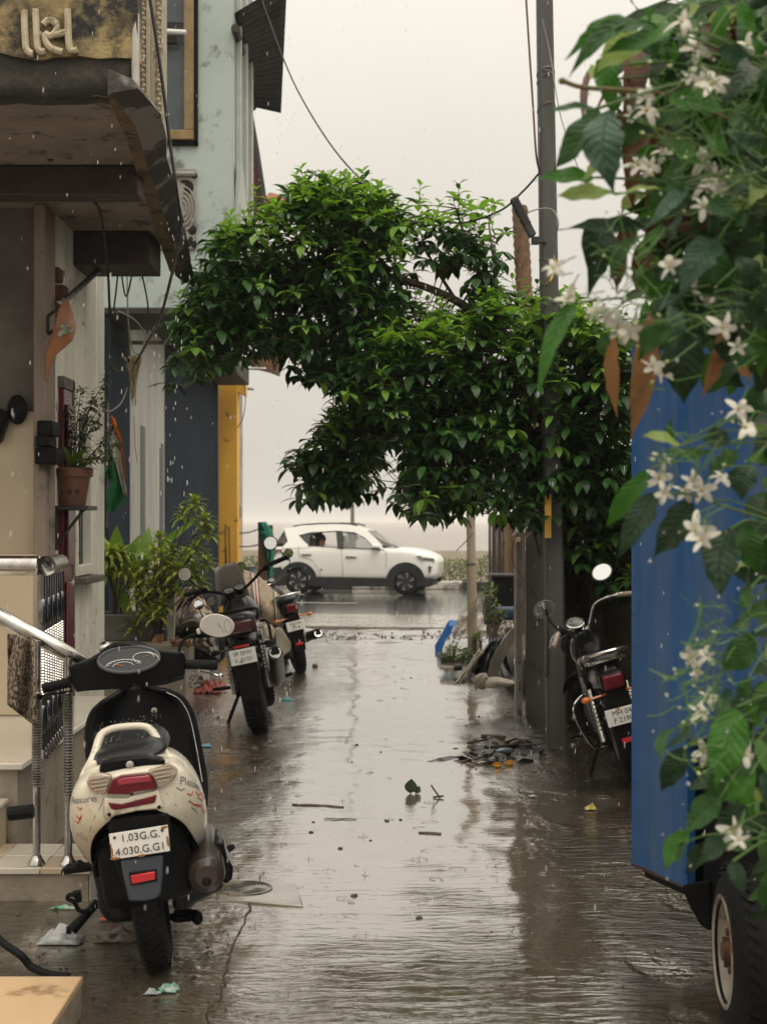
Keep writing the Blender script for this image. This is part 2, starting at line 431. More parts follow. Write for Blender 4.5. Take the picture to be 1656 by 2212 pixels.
tag(obj('gravel', bm, mat('wet_gravel', (.07, .06, .045), .35, (.14, .115, .085), 4, world=True)), kind='stuff')
# sea
m = mat('muddy_sea', (.27, .22, .175), .22, (.22, .18, .14), .05, world=True, bump=.6, bscale=.5)
bm = B(); bm.faces.new([bm.verts.new(p) for p in ((-3000, 75, -2.0), (3000, 75, -2.0), (3000, 4500, -2.0), (-3000, 4500, -2.0))])
structure('sea', bm, m)
bm = B(); bm.faces.new([bm.verts.new(p) for p in ((-3000, -60, -2.4), (3000, -60, -2.4), (3000, 90, -2.4), (-3000, 90, -2.4))])
structure('shore_ground', bm, mat('beach_mud', (.16, .13, .095), .5, (.1, .085, .06), .3, world=True))

# an old ragged joint and patches in the concrete, left of the running water
bm = B()
pts = [(-.52+.04*noise.noise(V((y*2.1, 0, 4)))+.02*noise.noise(V((y*9, 0, 1))), y) for y in [4.1+.035*i for i in range(60)]]
vs = [(bm.verts.new((x-rnd(.001, .005), y, gz(x, y)+.004)), bm.verts.new((x+rnd(.001, .005), y, gz(x, y)+.004))) for x, y in pts]
for a, b in zip(vs, vs[1:]): bm.faces.new((a[0], a[1], b[1], b[0]))
obj('crack', bm, mat('dark_crack', (.03, .017, .01), .4, (.07, .035, .014), 20, world=True), alley)
# ================================================================ LEFT SIDE: near house with balcony
CREAM = mat('cream_plaster', (.42, .36, .26), .6, (.34, .29, .2), 3, stain=(.1, .085, .06), stain_amt=.35, stain_scale=4, bump=.15, bscale=25)
WHITEW = mat('old_whitewash', (.83, .79, .67), .6, (.66, .62, .51), 5, streak=7, stain=(.16, .145, .115), stain_amt=.12, stain_scale=6, bump=.25, bscale=30)
GREYP = mat('dark_grey_plaster', (.15, .135, .115), .7, (.09, .08, .07), 3, bump=.2)
TILE = mat('beige_tile', (.50, .41, .29), .18, (.44, .35, .24), 2.5, coat=.3)
TILEW = mat('white_tile', (.60, .55, .46), .15, (.53, .47, .38), 2, coat=.4)
PINK = mat('faded_pink_plaster', (.30, .235, .19), .65, (.2, .15, .12), 4, streak=4, stain=(.06, .05, .045), stain_amt=.4, bump=.2)
BURG = mat('burgundy_paint', (.11, .010, .018), .32, (.08, .008, .014), 5)
SOFFIT = mat('balcony_soffit', (.24, .195, .15), .75, (.165, .132, .10), 4, stain=(.04, .033, .028), stain_amt=.3, stain_scale=5, bump=.2, bscale=18)
BEAMM = mat('dark_beam', (.028, .017, .015), .65, (.05, .035, .03), 5, bump=.3)
PANEL = mat('mouldy_name_panel', (.36, .27, .12), .75, (.16, .12, .06), 6, stain=(.022, .02, .017), stain_amt=.62, stain_scale=2.6, bump=.7, bscale=22)
PANELD = mat('blackened_concrete', (.03, .026, .022), .8, (.085, .07, .045), 9, .5, .75, bump=.9, bscale=16)
FASCIA = mat('peeling_grey_fascia', (.045, .035, .035), .7, (.20, .185, .17), 3.4, .52, .58, bump=.7, bscale=28)
FASCU = mat('stained_fascia_underside', (.16, .105, .05), .75, (.10, .065, .035), 5, stain=(.02, .016, .013), stain_amt=.35, stain_scale=6, bump=.5)
GLASSG = mat('grey_window_glass', (.085, .10, .11), .12, (.06, .075, .085), 3)
BRICK = mat('old_brick', (.16, .06, .035), .8, (.07, .035, .025), 12, bump=.5)

house = thing('balcony_house', 'near house on the left with a mouldy balcony, raised plaster letters and white side wall', 'house', (-2.4, 8.5, 0))
bm = B(); bx(bm, -4.6, -2.062, 8.5, 8.7, .2, 3.35)
obj('front_wall', bm, GREYP, house)  # shade under the balcony is held in this wall's dark grey
bm = B(); bx(bm, -4.6, -2.066, 8.45, 8.5, .45, 2.13); obj('tile_cladding', bm, mat('cream_wall_tile', (.55, .44, .31), .3, (.5, .39, .27), 2), house, bevel=.006)
bm = B(); bx(bm, -2.062, -1.985, 8.38, 8.62, .2, 3.35); obj('corner_column', bm, PINK, house, bevel=.012)
for i in range(4):
    bm = B(); z = 2.62+i*.105; bx(bm, -2.02+rnd(-.01, .015), -1.95+rnd(-.03, .02), 8.62, 8.74, z, z+.085); obj('brick', bm, BRICK, house, bevel=.012)
# white weathered boarding along the alley
y = 8.7; i = 0
for wdt in (.09, .14, .15, .12, .1, .16, .13, .15, .17, .2, .12):
    if y > 10.17: break
    y1 = min(y+wdt, 10.2)
    segs = [(-.2, 3.6)]
    if 9.15 < (y+y1)/2 < 9.68: segs = [(-.2, 1.12), (2.23, 3.6)]
    for a, b in segs:
        bm = B(); bx(bm, -2.25, -2.0+rnd(-.004, .006), y+.004, y1-.004, a, b); obj('wall_board', bm, WHITEW, house, bevel=.006)
    y = y1
bm = B(); bx(bm, -2.3, -2.03, 8.7, 10.19, -.2, 3.6); obj('wall_core', bm, mat('dark_joint', (.07, .06, .05), .8), house)
bm = B(); bx(bm, -2.06, -1.965, 8.76, 9.0, .1, 2.30); dr = obj('door', bm, BURG, house, bevel=.008)
bm = B(); bx(bm, -1.962, -1.945, 8.79, 8.97, .25, 1.1); bx(bm, -1.962, -1.945, 8.79, 8.97, 1.2, 2.2); obj('door_panel', bm, BURG, dr, bevel=.01)
bm = B(); bx(bm, -2.1, -1.96, 9.0, 9.05, .1, 2.36); bx(bm, -2.1, -1.96, 8.74, 9.05, 2.3, 2.37); obj('door_frame', bm, mat('old_grey_wood', (.2, .16, .13), .7, (.1, .08, .07), 12, bump=.4), house)
wfm = mat('dark_green_paint', (.02, .035, .034), .35, (.035, .05, .047), 9)
bm = B()
for a, b, c, d in ((9.15, 9.22, 1.12, 2.23), (9.61, 9.68, 1.12, 2.23), (9.22, 9.61, 2.17, 2.23), (9.22, 9.61, 1.12, 1.19)): bx(bm, -2.06, -1.97, a, b, c, d)
wn_ = obj('window', bm, WHITEW, house, bevel=.006)
bm = B(); bx(bm, -2.06, -2.03, 9.22, 9.61, 1.19, 2.17); obj('pane', bm, wfm, wn_)
bm = B(); bx(bm, -2.03, -2.0, 9.22, 9.27, 1.19, 2.17); bx(bm, -2.03, -2.0, 9.4, 9.43, 1.19, 2.17); bx(bm, -2.03, -2.0, 9.27, 9.4, 1.65, 1.69); obj('mullion', bm, wfm, wn_)
bm = B(); bx(bm, -2.06, -1.9, 9.12, 9.71, 1.07, 1.115); obj('sill', bm, GREYP, wn_, bevel=.008)
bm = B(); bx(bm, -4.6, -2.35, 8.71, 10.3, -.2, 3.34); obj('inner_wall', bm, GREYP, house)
bm = B(); bx(bm, -4.6, -1.99, 9.62, 10.39, 3.61, 6.6); obj('upper_wall', bm, CREAM, house)

# balcony
ZS = 3.35
bal = obj('balcony', (lambda b: (prism(b, [(-4.6, 6.30, ZS), (-1.13, 6.30, ZS), (-1.20, 6.9, ZS), (-1.27, 7.6, ZS), (-1.34, 8.4, ZS), (-1.42, 9.2, ZS), (-1.47, 9.62, ZS), (-4.6, 9.62, ZS)], V((0, 0, .12))), b)[1])(B()), SOFFIT, house)
bm = B()
N = 40
def ragged(t): return .055*noise.noise(V((t*9, 1, 2)))+.03*noise.noise(V((t*31, 4, 0)))
fr = []
for i in range(N+1):
    x = -4.6+(3.53)*i/N; fr.append(x)
lower = [V((x, 6.2, 3.505+ragged(x)+.10*min(1, max(0, (-1.62-x)/.3)*.0))) for x in fr]
vs = []
for x, lo in zip(fr, lower): vs.append((bm.verts.new((x, 6.2, lo.z)), bm.verts.new((x, 6.2, 4.5)), bm.verts.new((x, 6.3, 4.5)), bm.verts.new((x, 6.3, lo.z))))
for a, b in zip(vs, vs[1:]):
    for j in range(4): bm.faces.new((a[j], a[(j+1) % 4], b[(j+1) % 4], b[j]))
bm.faces.new(vs[-1]); bm.faces.new(vs[0][::-1])
obj('name_panel', bm, PANEL, bal)
bm = B()
sheet(bm, lambda u, v: (-4.6+3.52*u, 6.222-.012*noise.noise(V((u*14, v*3, 1))), 3.33+.30*v+.02*noise.noise(V((u*30, v*2, 5)))), 60, 5)
sheet(bm, lambda u, v: (-4.6+3.52*u, 6.222+.09*v, 3.33+.02*noise.noise(V((u*30, 0, 5)))), 60, 1)
obj('panel_foot', bm, PANELD, bal, solid=.008)
LET = mat('cream_letter', (.56, .48, .33), .65, (.40, .33, .21), 14, bump=.3, stain=(.06, .05, .035), stain_amt=.2, stain_scale=13)
def lp(cx, cy, dy=0): return onplane((50+cx/3.011)/1.3315, (50+cy/3.011)/1.3315, (0, 6.188+dy, 0), (0, 1, 0))
strokes = [((62, -60), (64, 60), (72, 200), (80, 270), (112, 308), (140, 312)),
           ((158, -70), (165, 60), (172, 200), (182, 270), (210, 298), (245, 292)),
           ((228, 62), (262, 28), (318, 36), (346, 90), (318, 142), (282, 160), (240, 140)), ((240, 138), (244, 190), (276, 250), (330, 282), (396, 300)),
           ((300, 152), (360, 142), (440, 122)), ((436, -70), (440, 60), (446, 200), (458, 268), (486, 292), (522, 280))]
for st in strokes:
    bm = B(); tube(bm, curve([lp(*p) for p in st], 6), .0155, 8, flat=1.0)
    obj('letter_stroke', bm, LET, bal)
for ya, yb in ((7.46, 7.64), (9.16, 9.62)):
    bm = B(); xr = -1.12-.42*(ya-6.3)/3.3; bx(bm, -4.6, xr-.02, ya, yb, 3.13 if ya > 8 else 3.19, ZS-.002); obj('beam', bm, BEAMM, bal, bevel=.01)
prs = [((233, 208), (241, 201), (299, 190)), ((252, 252), (291, 270), (347, 246)), ((276, 310), (308, 320), (360, 296)), ((294, 368), (322, 370), (361, 346)), ((318, 440), (346, 437), (381, 408)), ((340, 508), (370, 515), (397, 478)), ((366, 585), (399, 612), (420, 600))]
rings = []
for l, r_, o_ in prs:
    d = (3.3-CH)*F/(CY-r_[1]); a, b, c = P(*l, (3.3-CH)*F/(CY-l[1])), P(*r_, d), P(*o_, d)
    rings.append((a, b, c, c+V((-.02, 0, .035)), a+V((0, 0, .12))))
rr = []
for a, b in zip(rings, rings[1:]):
    for t in (0, .2, .4, .6, .8): rr.append([p.lerp(q, t)+V((.004*noise.noise(p*9+V((t*5, 0, 0))), 0, .003*noise.noise(p*13+V((t*3, 0, 0))))) for p, q in zip(a, b)])
rr.append(rings[-1]); bm = B(); loft(bm, rr)
for f in bm.faces:
    c = f.calc_center_median()
    f.material_index = 0
n5 = 5
bm.faces.ensure_lookup_table()
for i, f in enumerate(bm.faces):
    if i < (len(rr)-1)*5 and i % 5 == 0: f.material_index = 1
obj('edge_fascia', bm, [FASCIA, FASCU], bal, auto=55)
bm = B(); tube(bm, [P(103, 328, 7.35), P(103, 340, 7.35), P(106, 346, 7.35), P(113, 346, 7.35), P(116, 339, 7.35), P(116, 327, 7.35)], .008, 6); obj('hook', bm, IRON, bal)
bm = B(); tube(bm, [P(293, 30, 6.22), P(293, 150, 6.2), P(294, 196, 6.2)], .017, 8); obj('drain_pipe', bm, mat('white_pvc', (.55, .52, .46), .4, (.4, .37, .32), 8), bal)
# ornate cream pilaster above the balcony
pil = obj('pilaster', (lambda b: (bx(b, -1.80, -1.58, 10.2, 10.4, 3.62, 6.4), b)[1])(B()), CREAM, house, bevel=.01)
for x0, x1, dz in ((-1.79, -1.75, .03), (-1.70, -1.665, .025)):
    bm = B(); bx(bm, x0, x1, 10.2-dz, 10.2, 3.62, 6.4); obj('moulding', bm, CREAM, pil, bevel=.008)
for xx in (-1.72, -1.61):
    bm = B()
    for i in range(80): ball(bm, (xx+.004*(-1)**i, 10.185, 3.64+i*.034), (.021, .02, .024), (.5, .5, 0), 6, 4)
    obj('rope_moulding', bm, mat('cream_rope', (.46, .39, .28), .6, (.25, .2, .14), 20), pil)

# porch: platform, landing and tiled step
porch = thing('porch_steps', 'tiled porch with pale steps beside the scooter', 'steps', (-1.9, 6.0, 0))
bm = B(); bx(bm, -4.6, -1.56, 6.07, 8.36, -.1, .42); obj('platform', bm, mat('stained_render', (.33, .28, .21), .5, (.22, .18, .135), 3, streak=3, stain=(.12, .075, .04), stain_amt=.3, bump=.15), porch)
bm = B(); bx(bm, -4.6, -1.53, 6.04, 8.36, .42, .45); obj('platform_slab', bm, TILEW, porch, bevel=.006)
bm = B(); bx(bm, -4.6, -1.6, 5.86, 6.04, -.02, .28); obj('step', bm, TILE, porch, bevel=.006)
bm = B(); bx(bm, -4.6, -1.59, 5.84, 6.05, .28, .30); obj('tread', bm, TILEW, porch, bevel=.004)
bm = B(); bx(bm, -4.6, -1.165, 5.62, 6.03, -.05, .085); obj('landing', bm, mat('rough_render', (.27, .225, .165), .6, (.2, .165, .12), 7, bump=.3), porch)
for i in range(9):
    for j in range(2):
        bm = B(); x1 = -1.155-i*.2; bx(bm, x1-.198, x1, 5.608+j*.215, 5.82+j*.215, .085, .11); obj('tile', bm, TILEW if (i+j) % 3 else TILE, porch, bevel=.003, seg=1)
bm = B(); bx(bm, -1.164, -1.158, 5.63, 6.0, -.05, .08); obj('side_tile', bm, TILEW, porch)
bm = B(); bx(bm, -2.3, -1.845, 7.5, 7.6, .45, 1.3); obj('jamb_panel', bm, mat('cream_wall_tile', (0, 0, 0)), porch, bevel=.01)

bm = B(); bx(bm, -2.4, -.90, 2.6, 4.24, -.02, .095); st2 = thing('tiled_step', 'wood-patterned tan tile step in the bottom left corner', 'step', (-1.4, 3.6, 0))
obj('base', bm, mat('rough_render', (0, 0, 0)), st2)
WOODT = mat('wood_pattern_tile', (.60, .41, .23), .2, (.33, .2, .1), 5, .55, .62, streak=.15, coat=.3)
for i in range(3):
    for j in range(3):
        bm = B(); bx(bm, -.895-(i+1)*.5, -.897-i*.5, 4.25-(j+1)*.5, 4.248-j*.5, .095, .12); obj('tile', bm, WOODT, st2, bevel=.004)

# rails
def ridged(bm, p, z0, z1, r, n):
    prof = [(0, z0)]
    for i in range(n+1):
        z = z0+(z1-z0)*i/n; prof.append((r*(1.22 if i % 2 else .88), z))
    prof.append((0, z1)); lathe(bm, prof, Matrix.Translation(p), 8)
rail = thing('stair_railing', 'sloping steel handrail on two coiled posts by the lowest step', 'railing', (-1.29, 5.6, .135))
bm = B(); tube(bm, curve([P(-40, 1310, 5.72), P(45, 1357, 5.7), P(148, 1413, 5.72), P(215, 1458, 5.85)], 4), .032, 14); obj('handrail', bm, CHROME, rail)
for px in (80, 148):
    p = P(px, 1868, 5.66); top = P(px, 1376+(px-80)*.53+8, 5.68).z
    bm = B(); tube(bm, [p, V((p.x, p.y, top))], .0155, 12); po = obj('post', bm, CHROME, rail)
    bm = B(); ridged(bm, V((p.x, p.y, 0)), .42 if px < 100 else .39, .80, .0185, 70); obj('coil', bm, STEEL, po)
    bm = B(); lathe(bm, [(0, .112), (.035, .112), (.034, .12), (.022, .137), (.017, .15)], Matrix.Translation((p.x, p.y, 0)), 16); obj('foot_cup', bm, CHROME, po)
rail2 = thing('porch_railing', 'upright steel porch railing with ridged bars and a fat top rail', 'railing', (-1.5, 6.4, .45))
bm = B(); tube(bm, [P(0, 1222, 6.12), P(84, 1222, 6.12), P(100, 1222, 6.12), P(129, 1216, 6.85)], .043, 16); obj('top_rail', bm, CHROME, rail2)
for i in range(9):
    t = i/8; p = V((-1.475, 6.16, 0)).lerp(V((-1.552, 6.86, 0)), t)
    bm = B(); tube(bm, [p+V((0, 0, .45)), p+V((0, 0, 1.25))], .0105, 8)
    if i % 2 == 0:
        for zc in (1.08, .62): ball(bm, p+V((0, 0, zc)), (.022, .022, .07), None, 10, 8)
    b_ = obj('bar', bm, mat('dark_chrome', (.22, .225, .24), .25, (.12, .12, .13), 9, metal=1), rail2)
    bm = B(); ridged(bm, p, .72, 1.0, .0115, 46); obj('ridged_sleeve', bm, CHROME, b_)
    bm = B(); lathe(bm, [(0, .452), (.026, .452), (.025, .462), (.016, .49)], Matrix.Translation(p), 10); obj('foot_cup', bm, CHROME, b_)
# leopard cloth over the rail end
CLO = mat('leopard_cloth', (.05, .032, .02), .85, (.26, .2, .14), 60, .48, .52, detail=2)
bm = B(); sheet(bm, lambda u, v: P(18+52*u+10*v*u, 1368+u*8+195*v-40*v*(1-u), 5.45+.05*sin(u*9+v*3)), 12, 14)
tag(obj('cloth', bm, CLO, solid=.006), 'dark leopard-patterned cloth hanging over the stair rail at the left edge', 'cloth')
# flower pot on an iron shelf
TERRA = mat('terracotta', (.17, .075, .042), .5, (.12, .055, .033), 8, bump=.1)
sh = thing('wall_shelf', 'small black iron shelf carrying the terracotta flower pot', 'shelf', (-1.96, 8.8, 1.55))
bm = B(); bx(bm, -2.06, -1.80, 8.66, 8.96, 1.545, 1.572); obj('plate', bm, IRON, sh, bevel=.004)
bm = B(); tube(bm, [(-2.0, 8.7, 1.3), (-2.0, 8.7, 1.55)], .014, 6); tube(bm, [(-2.0, 8.7, 1.33), (-1.83, 8.7, 1.55)], .01, 6); obj('bracket', bm, IRON, sh)
pot = thing('flower_pot', 'terracotta flower pot with carved flowers on the wall shelf', 'pot', (-1.92, 8.8, 1.574))
bm = B(); lathe(bm, [(0, 0), (.078, 0), (.105, .165), (.108, .175), (.122, .178), (.126, .225), (.118, .232), (.108, .225), (.1, .2), (0, .2)], Matrix(), 28); obj('body', bm, TERRA, pot, local=True)
bm = B(); ball(bm, (0, 0, .2), (.1, .1, .015), None, 12, 6); obj('soil', bm, mat('wet_soil', (.025, .018, .012), .8, bump=.4), pot, local=True)
bm = B()
def onpot(a, z): r = .078+.027*z/.165+.002; return V((r*sin(a), -r*cos(a), z))
for ac in (-.55, 0, .5):
    for j in range(6):
        b_ = 2*pi*j/6; tube(bm, [onpot(ac+.13*cos(b_+q)*(.3+.7*sin(q*1.5)), .085+.015*sin(b_+q)*(.3+.7*sin(q*1.5))) for q in (0, .4, .8, 1.2, 1.6, 2.0)], .002, 4)
obj('carving', bm, mat('carved_dark', (.06, .025, .015), .6), pot, local=True)
LEAFP = mat('pothos_leaf', (.10, .17, .02), .3, (.16, .2, .04), 14, transl=.2)
HERB = mat('herb_leaf', (.065, .095, .03), .5, (.10, .085, .035), 20, transl=.15); HSTEM = mat('herb_stem', (.06, .05, .035), .7)
pl1 = thing('potted_herb', 'thin-stemmed herb with tiny leaves growing in the terracotta pot', 'plant', (-1.92, 8.8, 1.78))
tips = [(245, 800), (175, 845), (150, 890), (225, 870), (245, 930), (255, 960), (135, 960), (240, 1000), (200, 870), (130, 850), (212, 910)]
bm = B(); bl = B()
for i, (tx, ty) in enumerate(tips):
    a = V((-1.92+rnd(-.03, .03), 8.8+rnd(-.03, .03), 1.78)); b = P(tx, ty, 8.8+rnd(-.12, .12)); mid = a.lerp(b, .5)+V((rnd(-.04, .04), 0, rnd(.0, .06)))
    c = curve([a, mid, b], 7); tube(bm, c, [.006*(1-.7*k/(len(c)-1)) for k in range(len(c))], 5)
    for q, p in enumerate(c[4:]):
        for _ in range(6):
            dd_ = rdir(-.5, .6); leaf(bl, p+dd_*.012, dd_, V((0, 0, 1)), rnd(.03, .055), rnd(.016, .026), .5, .1, 3)
    for _ in range(14): dd_ = rdir(-.3, .9); leaf(bl, b+rdir()*.02, dd_, V((0, 0, 1)), rnd(.03, .055), rnd(.012, .018), .4, .1, 3)
obj('stem', bm, HSTEM, pl1); tag(obj('foliage', bl, HERB, pl1), kind='stuff')
pl2 = thing('potted_broadleaf', 'pale green broad-leaved plant spilling from the terracotta pot', 'plant', (-1.92, 8.75, 1.78))
for tx, ty, wd in ((185, 960, .05), (205, 985, .055), (225, 1000, .05), (140, 955, .045), (165, 975, .05), (215, 1015, .04), (180, 990, .05), (232, 985, .05)):
    bm = B(); a = V((-1.92+rnd(-.02, .02), 8.75, 1.79)); b = P(tx, ty, 8.7+rnd(-.1, .08)); leaf(bm, a, b-a+V((0, 0, .06)), V((0, 0, 1)), (b-a).length*1.08, wd, .5, .12, 5); obj('leaf', bm, LEAFP, pl2)
# meter box, bag, bracket, strut
mb = thing('meter_box', 'black electric meter box stepped under a hood above the shelf', 'box', (-1.98, 8.5, 1.9))
for n_, c0, c1, c2, c3 in (('case', 97, 130, 913, 945), ('neck', 95, 122, 945, 968), ('lower_case', 92, 138, 970, 1005)):
    a, b = P(c0, c2, 8.5), P(c1, c3, 8.5); bm = B(); bx(bm, a.x, b.x, 8.3, 8.52, b.z, a.z); obj(n_, bm, BLACK, mb, bevel=.01)
ORB = mat('orange_bag', (.42, .17, .075), .4, (.5, .3, .2), 7, .5, .7, transl=.15)
brk = thing('iron_bracket', 'black iron arm with two prongs holding up the orange bag', 'bracket', (-1.98, 8.45, 2.8))
for a, b in (((104, 683), (142, 655)), ((104, 683), (104, 720)), ((104, 722), (138, 702))):
    bm = B(); tube(bm, [P(*a, 8.3), P(*b, 8.28)], .011, 6); obj('arm', bm, IRON, brk)
bag = thing('orange_bag', 'wet orange plastic bag hung from the iron bracket', 'bag', (-1.97, 8.3, 2.6))
prof = [((141, 646), (148, 648)), ((126, 668), (158, 680)), ((122, 690), (164, 700)), ((118, 705), (163, 715)), ((112, 725), (157, 735)), ((106, 740), (140, 752)), ((100, 758), (124, 765)), ((97, 790), (108, 792)), ((96, 820), (104, 824))]
rings = []
for (a, b) in prof:
    l, r_ = P(*a, 8.25), P(*b, 8.25); c = (l+r_)/2; h = (r_-l)/2
    rings.append([c+h*cos(t)*(1+.06*sin(5*t))+V((0, 1, 0))*min(.09, h.length*.8)*sin(t)+V((.006*noise.noise(c*20+V((t, 0, 0))), .01*noise.noise(c*14+V((t*2, 3, 0))), .004*sin(4*t))) for t in [2*pi*k/16 for k in range(16)]])
bm = B(); loft(bm, rings); obj('body', bm, ORB, bag)
bm = B(); [ball(bm, onplane(x, y, (0, 8.165, 0), (0, 1, 0)), (.03, .012, .018), (0, rnd(-1, 1), 0), 8, 5) for x, y in ((140, 705), (148, 715), (134, 718))]; obj('print', bm, mat('bag_print', (.42, .4, .33), .5, (.1, .16, .08), 22), bag)
bm = B(); tube(bm, [P(140, 650, 8.5), P(222, 576, 9.5)], .02, 8); tag(obj('metal_strut', bm, STEEL), 'grey slanting strut under the balcony in front of the white wall', 'strut')
bm = B(); box(bm, (-2.3, 8.38, 2.05), (.16, .1, .2), (0, .3, 0)); ball(bm, P(38, 885, 8.4), (.06, .06, .09)); tag(obj('hanging_pouch', bm, BLACK, bevel=.02), 'black pouch hanging on the grey wall at the left edge', 'pouch')
# flag
fl = thing('flag', 'drooping orange white and green flag on a thin pole', 'flag', (-1.98, 10.45, 1.0))
bm = B(); tube(bm, [P(233, 868, 10.42), P(231, 1140, 10.42)], .008, 6); obj('pole', bm, STEEL, fl)
def fpoly(name, pts, m, dy, amp=.02):
    bm = B(); n = 10
    # pts: left edge list and right edge list from top to bottom
    Lp, Rp = pts
    def at(ps, v):
        s = v*(len(ps)-1); i = min(int(s), len(ps)-2); t = s-i; return (ps[i][0]*(1-t)+ps[i+1][0]*t, ps[i][1]*(1-t)+ps[i+1][1]*t)
    def fn(u, v):
        a, b = at(Lp, v), at(Rp, v); return P(a[0]*(1-u)+b[0]*u, a[1]*(1-u)+b[1]*u, 10.36+dy+amp*sin(u*7+v*5))
    sheet(bm, fn, 8, 14); return obj(name, bm, m, fl, solid=.003)
fd = lambda c: (200/1.3315+c[0]/3.312/1.3315, 1050/1.3315+c[1]/3.312/1.3315)
fpoly('orange_band', ([fd(c) for c in ((390, 485), (396, 560), (432, 640), (484, 710), (503, 900), (527, 1090))], [fd(c) for c in ((400, 485), (440, 520), (470, 620), (500, 710), (518, 900), (535, 1095))]), mat('flag_orange', (.62, .14, .01), .75, transl=.2), -.02)
fpoly('white_band', ([fd(c) for c in ((388, 560), (388, 650), (390, 760), (395, 840), (430, 900), (520, 1230))], [fd(c) for c in ((398, 560), (430, 650), (480, 740), (490, 880), (520, 1060), (552, 1250))]), mat('flag_white', (.6, .57, .52), .75, transl=.2), -.004)
fpoly('green_band', ([fd(c) for c in ((390, 835), (385, 900), (380, 1060), (400, 1100), (360, 1200), (345, 1380), (400, 1400))], [fd(c) for c in ((420, 840), (480, 900), (500, 1000), (530, 1110), (545, 1240), (480, 1340), (410, 1402))]), mat('flag_green', (.015, .17, .05), .75, transl=.2), .012, .03)
fpoly('dark_fold', ([fd(c) for c in ((380, 880), (350, 960), (320, 1010), (330, 1080))], [fd(c) for c in ((400, 880), (420, 980), (420, 1060), (400, 1090))]), mat('flag_green', (0, 0, 0)), .05)

# ================================================================ house B: pale teal upper floor, navy ground floor
TEAL = mat('pale_teal_plaster', (.45, .52, .495), .6, (.40, .465, .44), 1.5, stain=(.17, .18, .165), stain_amt=.2, stain_scale=3, bump=.12, bscale=22)
NAVY = mat('navy_paint', (.016, .024, .037), .85, (.023, .032, .046), 2, bump=.15, stain=(.035, .045, .055), stain_amt=.08, spec=.08)
GREYW = mat('grey_white_paint', (.42, .42, .38), .55, (.33, .32, .285), 2, streak=4, bump=.1)
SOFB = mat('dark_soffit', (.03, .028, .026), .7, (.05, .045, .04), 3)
hb = thing('teal_house', 'two-storey house with a pale teal upper floor over navy ground-floor walls', 'house', (-3.2, 17, 0))
bm = B(); bx(bm, -6.5, -1.56, 14.8, 16.1, 3.69, 9.5); obj('upper_wall', bm, TEAL, hb, bevel=.015)
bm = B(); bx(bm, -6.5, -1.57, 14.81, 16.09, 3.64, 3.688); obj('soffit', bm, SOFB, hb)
bm = B(); bx(bm, -1.56, -1.50, 15.0, 15.12, 3.7, 9.5); bx(bm, -1.56, -1.48, 15.45, 15.6, 3.7, 9.5); bx(bm, -1.56, -1.47, 15.95, 16.1, 3.7, 9.5); obj('corner_moulding', bm, mat('pale_trim', (.5, .52, .47), .5, (.42, .44, .4), 4), hb, bevel=.01)
bm = B(); bx(bm, -6.5, -2.9, 14.8, 16.29, -.3, 3.63); obj('navy_wall', bm, NAVY, hb)
bm = B(); bx(bm, -6.5, -2.9, 18.86, 25.0, -.3, 3.855); obj('navy_wall', bm, NAVY, hb)
bm = B(); bx(bm, -3.3, -2.9, 16.30, 18.85, -.3, 3.855)
pg = obj('grey_pier', bm, GREYW, hb)
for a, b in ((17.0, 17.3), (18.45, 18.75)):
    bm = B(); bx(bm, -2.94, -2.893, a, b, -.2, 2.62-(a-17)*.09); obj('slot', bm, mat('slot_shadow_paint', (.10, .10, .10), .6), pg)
bm = B(); bx(bm, -3.2, -2.86, 14.82, 15.0, .3, 3.6); obj('pipe_casing', bm, NAVY, hb)
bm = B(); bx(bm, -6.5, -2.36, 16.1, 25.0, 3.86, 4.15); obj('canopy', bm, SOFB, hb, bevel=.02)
bm = B(); bx(bm, -6.5, -3.2, 16.1, 25.0, 4.2, 7.0); obj('rear_upper_wall', bm, TEAL, hb)
for yy, z in ((15.6, 3.42), (17.6, 3.42)):
    bm = B(); a = P(330, 740 if z > 3.4 else 770, yy); bx(bm, -2.9, -1.95, yy, yy+.04, a.z-.02, a.z+.02); obj('curtain_rod', bm, STEEL, hb)
# window on the upper floor
bm = B()
x0, x1, z0, z1 = -2.75, -1.965, 5.43, 7.2
for a in ((x0, x1, z0, z0+.1), (x1-.1, x1, z0+.1, z1), (x0, x0+.1, z0+.1, z1), (x0+.1, x1-.1, z1-.1, z1)): bx(bm, a[0], a[1], 14.72, 14.8, a[2], a[3])
wb = obj('window', bm, mat('tan_wood_frame', (.30, .20, .09), .5, (.22, .14, .06), 8, bump=.15), hb, bevel=.008)
bm = B(); bx(bm, x0+.1, x1-.1, 14.775, 14.79, z0+.1, z1-.1); obj('pane', bm, GLASSG, wb)
bm = B(); bx(bm, x1+.0, x1+.04, 14.76, 14.8, z0-.05, z1); bx(bm, x0, x1+.04, 14.76, 14.8, z0-.05, z0-.005); obj('gasket', bm, BLACK, wb)
bm = B(); tube(bm, [P(335, 66, 14.6), P(402, 70, 14.6)], .026, 10); tl = obj('tube_lamp', bm, mat('white_tube', (.75, .73, .68), .3), hb)
bm = B(); a, b = P(340, 80, 14.68), P(382, 94, 14.68); bx(bm, a.x, b.x, 14.64, 14.72, b.z, a.z); obj('lamp_housing', bm, BEAMM, tl)
bm = B(); [tube(bm, [P(338, y, 14.6), P(396, y+rnd(-3, 3), 14.6)], .014, 5) for y in (48, 53, 58)]; obj('window_bar', bm, IRON, wb)
